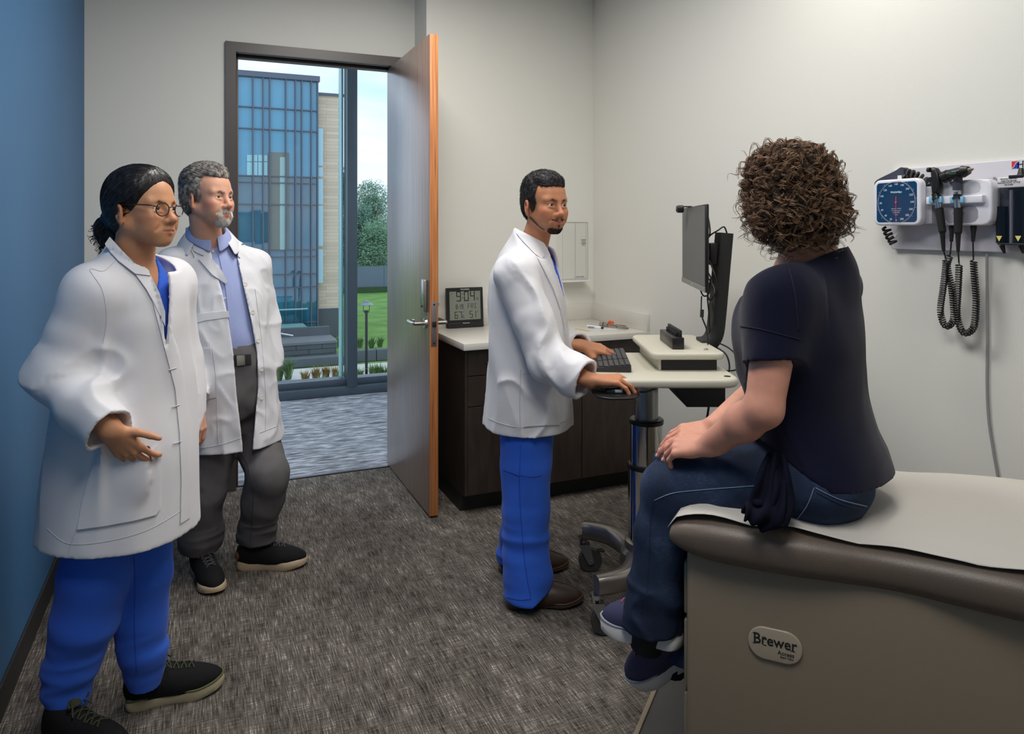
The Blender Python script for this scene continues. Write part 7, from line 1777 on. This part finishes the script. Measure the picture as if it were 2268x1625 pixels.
# jeans
M_jean = ramp_mat('blue_denim', [(0.3, (26, 33, 49)), (0.55, (43, 55, 78)), (0.75, (80, 99, 128))], nscale=7, detail=3, rough=.85, spec=.15, bump=.15, layers=[((1, 1, 14), 90, .35)], bdist=.002)
v = Vol((.12, 1.48, .28), (1.05, 2.25, 1.05), .006)
v.caps([HIPL, lerp3(HIPL, KNL, .5), KNL, lerp3(KNL, ANL, .3), lerp3(KNL, ANL, .75), ANL, tuple(np.array(ANL) + np.array((-.004, 0, -.03)))], [.098, .084, .071, .068, .066, .068, .072], k=.02)
v.caps([HIPR, lerp3(HIPR, KNR, .5), KNR, lerp3(KNR, ANR, .3), lerp3(KNR, ANR, .75), ANR, tuple(np.array(ANR) + np.array((.004, 0, -.03)))], [.098, .084, .071, .070, .070, .072, .078], k=.012)
v.caps([(.722, 1.735, .868), (.805, 1.915, .868)], [.104, .104], k=.04); v.caps([(.752, 1.735, .856), (.832, 1.905, .856)], [.096, .096], k=.04)
v.caps([(.760, 1.82, .92), (.760, 1.82, .96)], [.105, .09], k=.05)
near_band(v, lambda x, y, z: -.007 * crease(x * 9 + z * 8, y * 8, z * 9) - .004 * ridge(x * 14, y * 14, z * 14) - np.where(z < .55, .006 * crease(x * 6, y * 6, z * 18), 0) - np.where((x > .60) & (z > .8), .006 * crease(x * 12, y * 10, z * 12 + 4), 0))
x, y, z = np.meshgrid(*v.ax, indexing='ij', sparse=True); v.d = np.maximum(v.d, np.maximum(.770 - z, .50 - x)); v.d = v.d.astype(f32)
seat_keep = v.d.copy()
v2 = Vol((.12, 1.48, .28), (1.05, 2.25, 1.05), .006)
v2.caps([HIPL, lerp3(HIPL, KNL, .5), KNL, lerp3(KNL, ANL, .3), lerp3(KNL, ANL, .75), ANL, tuple(np.array(ANL) + np.array((-.004, 0, -.03)))], [.098, .086, .072, .068, .066, .068, .072], k=.02)
v2.caps([HIPR, lerp3(HIPR, KNR, .5), KNR, lerp3(KNR, ANR, .3), lerp3(KNR, ANR, .75), ANR, tuple(np.array(ANR) + np.array((.004, 0, -.03)))], [.098, .086, .072, .070, .070, .072, .078], k=.012)
near_band(v2, lambda x, y, z: -.007 * crease(x * 9 + z * 8, y * 8, z * 9) - .004 * ridge(x * 14, y * 14, z * 14) - np.where(z < .55, .006 * crease(x * 6, y * 6, z * 18), 0))
v2.d = np.maximum(v2.d, np.minimum(x - .62, 5)); hemz = np.where(y + 1.1 * (x - .36) < 1.945, ANL[2] - .012, ANR[2] - .018); v2.d = np.maximum(v2.d, hemz - z)
v.d = sm(seat_keep, v2.d.astype(f32), .01).astype(f32)
jn = garment('jeans', M_jean, Pn, v); bj = bvh_of(jn); M_jst = mat('denim_thread', (104, 124, 150), .8); M_jdk = mat('denim_dark', (26, 36, 60), .85)
lay_line('side_seam', [(1690, 1074), (1640, 1078), (1560, 1084), (1490, 1092), (1450, 1108)], bj, M_jst, jn, .0013, .001)
lay_line('side_seam', [(1448, 1110), (1440, 1160), (1438, 1230), (1432, 1310), (1428, 1380)], bj, M_jdk, jn, .0014, .001)
lay('back_pocket', [(1806, 1076), (1860, 1102), (1922, 1118), (1910, 1140), (1880, 1158), (1820, 1164), (1760, 1160), (1786, 1120)], bj, M_jean, jn, .003, .001, 6)
lay_line('pocket_stitch', [(1806, 1080), (1860, 1106), (1920, 1121)], bj, M_jst, jn, .0013, .005); lay_line('pocket_stitch', [(1803, 1080), (1786, 1122), (1756, 1160)], bj, M_jst, jn, .0013, .005); lay_line('pocket_stitch', [(1808, 1090), (1860, 1115), (1914, 1128)], bj, M_jdk, jn, .0012, .005)
lay('waist_tab', [(1944, 1048), (1950, 1050), (1948, 1076), (1942, 1074)], bj, M_dark, jn, .004, .001, 4)
# sleeves of the dark jacket knotted at the waist, hanging over the table edge
M_jkt = mat('dark_jacket', (20, 22, 36), .92, spec=.1, bump=.1, bscale=500)
cloth_strip('knotted_sleeve', [tuple(pt(1716, 1004, 1.665)), tuple(pt(1710, 1050, 1.640)), tuple(pt(1702, 1105, 1.618)), tuple(pt(1690, 1140, 1.605)), tuple(pt(1668, 1162, 1.615))], [.03, .055, .075, .085, .05], (.9, -.3, .1), M_jkt, Pn, 2.2, .008, 1)
cloth_strip('knotted_sleeve', [tuple(pt(1722, 1008, 1.66)), tuple(pt(1728, 1060, 1.632)), tuple(pt(1730, 1110, 1.612)), tuple(pt(1716, 1160, 1.598))], [.03, .045, .055, .05], (.9, -.3, 0), M_jkt, Pn, 1.8, .007, 4)
cloth_strip('knotted_sleeve', [tuple(pt(1690, 1128, 1.615)), tuple(pt(1666, 1124, 1.63)), tuple(pt(1648, 1136, 1.645))], [.045, .035, .012], (.2, -.2, .9), M_jkt, Pn, 1.2, .005, 2)
# running shoes
mesh_b = mat('mesh_navy', (44, 46, 78), .7, var=.25, vscale=260, bump=.5, bscale=420); sole_w = mat('sole_white', (208, 204, 200), .5); pink = mat('lace_pink', (150, 60, 110), .7)
shoe(Pn, tuple(pt(1482, 1430, 1.865)), tuple(pt(1372, 1404, 1.955)), .235, .094, .032, mesh_b, sole_w, pink, up=(.10, .05, 1), ankle=.095, welt=mat('welt_grey', (150, 150, 160), .6))
shoe(Pn, tuple(pt(1550, 1446, 1.925)), tuple(pt(1432, 1506, 1.985)), .240, .094, .036, mesh_b, sole_w, pink, up=(-.42, -.25, 1), ankle=.095, welt=mat('welt_grey', (150, 150, 160), .6))
M_sock = mat('black_sock', (20, 20, 24), .9)
MB(F).tube([ANL, tuple(np.array(ANL) + np.array((-.012, .01, -.07)))], [.045, .042], 14).build('sock', M_sock, Pn); MB(F).tube([ANR, tuple(np.array(ANR) + np.array((-.015, .01, -.075)))], [.045, .042], 14).build('sock', M_sock, Pn)
# curls
hc = hair_mat('brown_curls', (52, 37, 26), (168, 128, 94), .42)
ext = np.array([hp_.at((sx * .19, sy * .19, sz * .19)) for sx in (-1, 1) for sy in (-1, 1) for sz in (-1, 1)]); v = Vol(ext.min(0), ext.max(0), .004); g = np.broadcast_arrays(*hp_.to(np.meshgrid(*v.ax, indexing='ij', sparse=True)))
d = ell(g, (-.026, 0, .024), (.100, .092, .102)); d = sm(d, ell(g, (-.045, 0, -.050), (.092, .112, .072)), .04); d = np.maximum(d, -(np.maximum(-.02 - g[0], -(.10 - g[2])) * 0 + (.075 - g[0] + .5 * (g[2] - .02)))) ; d = ssub(d, ell(g, (.10, 0, -.05), (.07, .066, .09)), .01)
v.d = (d * hp_.s).astype(f32); near_band(v, lambda x, y, z: .007 * vnoise(x * 45, y * 45, z * 45)); m, f = v.mesh(1); m, f = keep_biggest(m, f)
hco = link('hair', turn(m), f, hair_mat('curl_base', (24, 16, 11), (44, 31, 22), .95), Pn, 180)
mt = turn(m); nn = normals(mt, f); rg = random.Random(9); vs, fs = [], []; low = rd(hp_.at((0, 0, -.10))).z; cen = rd(hp_.at((-.02, 0, .0)))
for c_ in range(880):
    i = rg.randrange(len(mt)); p0 = Vector(mt[i]); n0 = Vector(nn[i])
    if p0.z < low: continue
    L_ = rg.uniform(.05, .12); wl = rg.uniform(.032, .06); R_ = rg.uniform(.0065, .0155); ph = rg.uniform(0, 6.28); out_ = (rg.uniform(.10, .42) + (.25 if rg.random() < .12 else 0)) * min(1, max(.25, (rd(hp_.at((0, 0, .15))).z - p0.z) / .14))
    side = n0.cross(Vector((0, 0, 1))); side = side.normalized() if side.length > .1 else Vector((1, 0, 0)); sw = rg.uniform(-.6, .6)
    dirn = (Vector((0, 0, -1)) + side * sw); dirn = (dirn - n0 * dirn.dot(n0)).normalized()
    u = n0; w_ = dirn.cross(n0).normalized(); sgn = rg.choice((-1, 1))
    for s_ in range(rg.randint(4, 7)):
        of = Vector((rg.gauss(0, .0016), rg.gauss(0, .0016), rg.gauss(0, .0016))); dph = rg.gauss(0, .18); kl = rg.uniform(.75, 1.1); n_ = 26; pts = []
        for k in range(n_):
            t = k / (n_ - 1) * L_ * kl; a = ph + dph + sgn * 2 * math.pi * t / wl; rr_ = R_ * min(1, .25 + t / .03)
            base = p0 + of + dirn * t * .85 + n0 * (.002 + out_ * t * .55) - n0 * (t * t * 2.2) * (1 if out_ < .4 else 0)
            pts.append(base + (u * math.cos(a) + w_ * math.sin(a)) * rr_)
        b0 = len(vs); r = rg.uniform(.0006, .0011)
        for k, q_2 in enumerate(pts):
            dd2 = (pts[min(k + 1, n_ - 1)] - pts[max(k - 1, 0)]).normalized(); uu = dd2.orthogonal().normalized(); ww = dd2.cross(uu); r2 = r * (1 - .6 * k / n_)
            for an in (0, 2.09, 4.19): vs.append(q_2 + (uu * math.cos(an) + ww * math.sin(an)) * r2)
        for k in range(n_ - 1):
            for j in range(3): fs.append((b0 + k * 3 + j, b0 + k * 3 + (j + 1) % 3, b0 + k * 3 + 3 + (j + 1) % 3, b0 + k * 3 + 3 + j))
link('curls', vs, fs, hc, hco, 180)
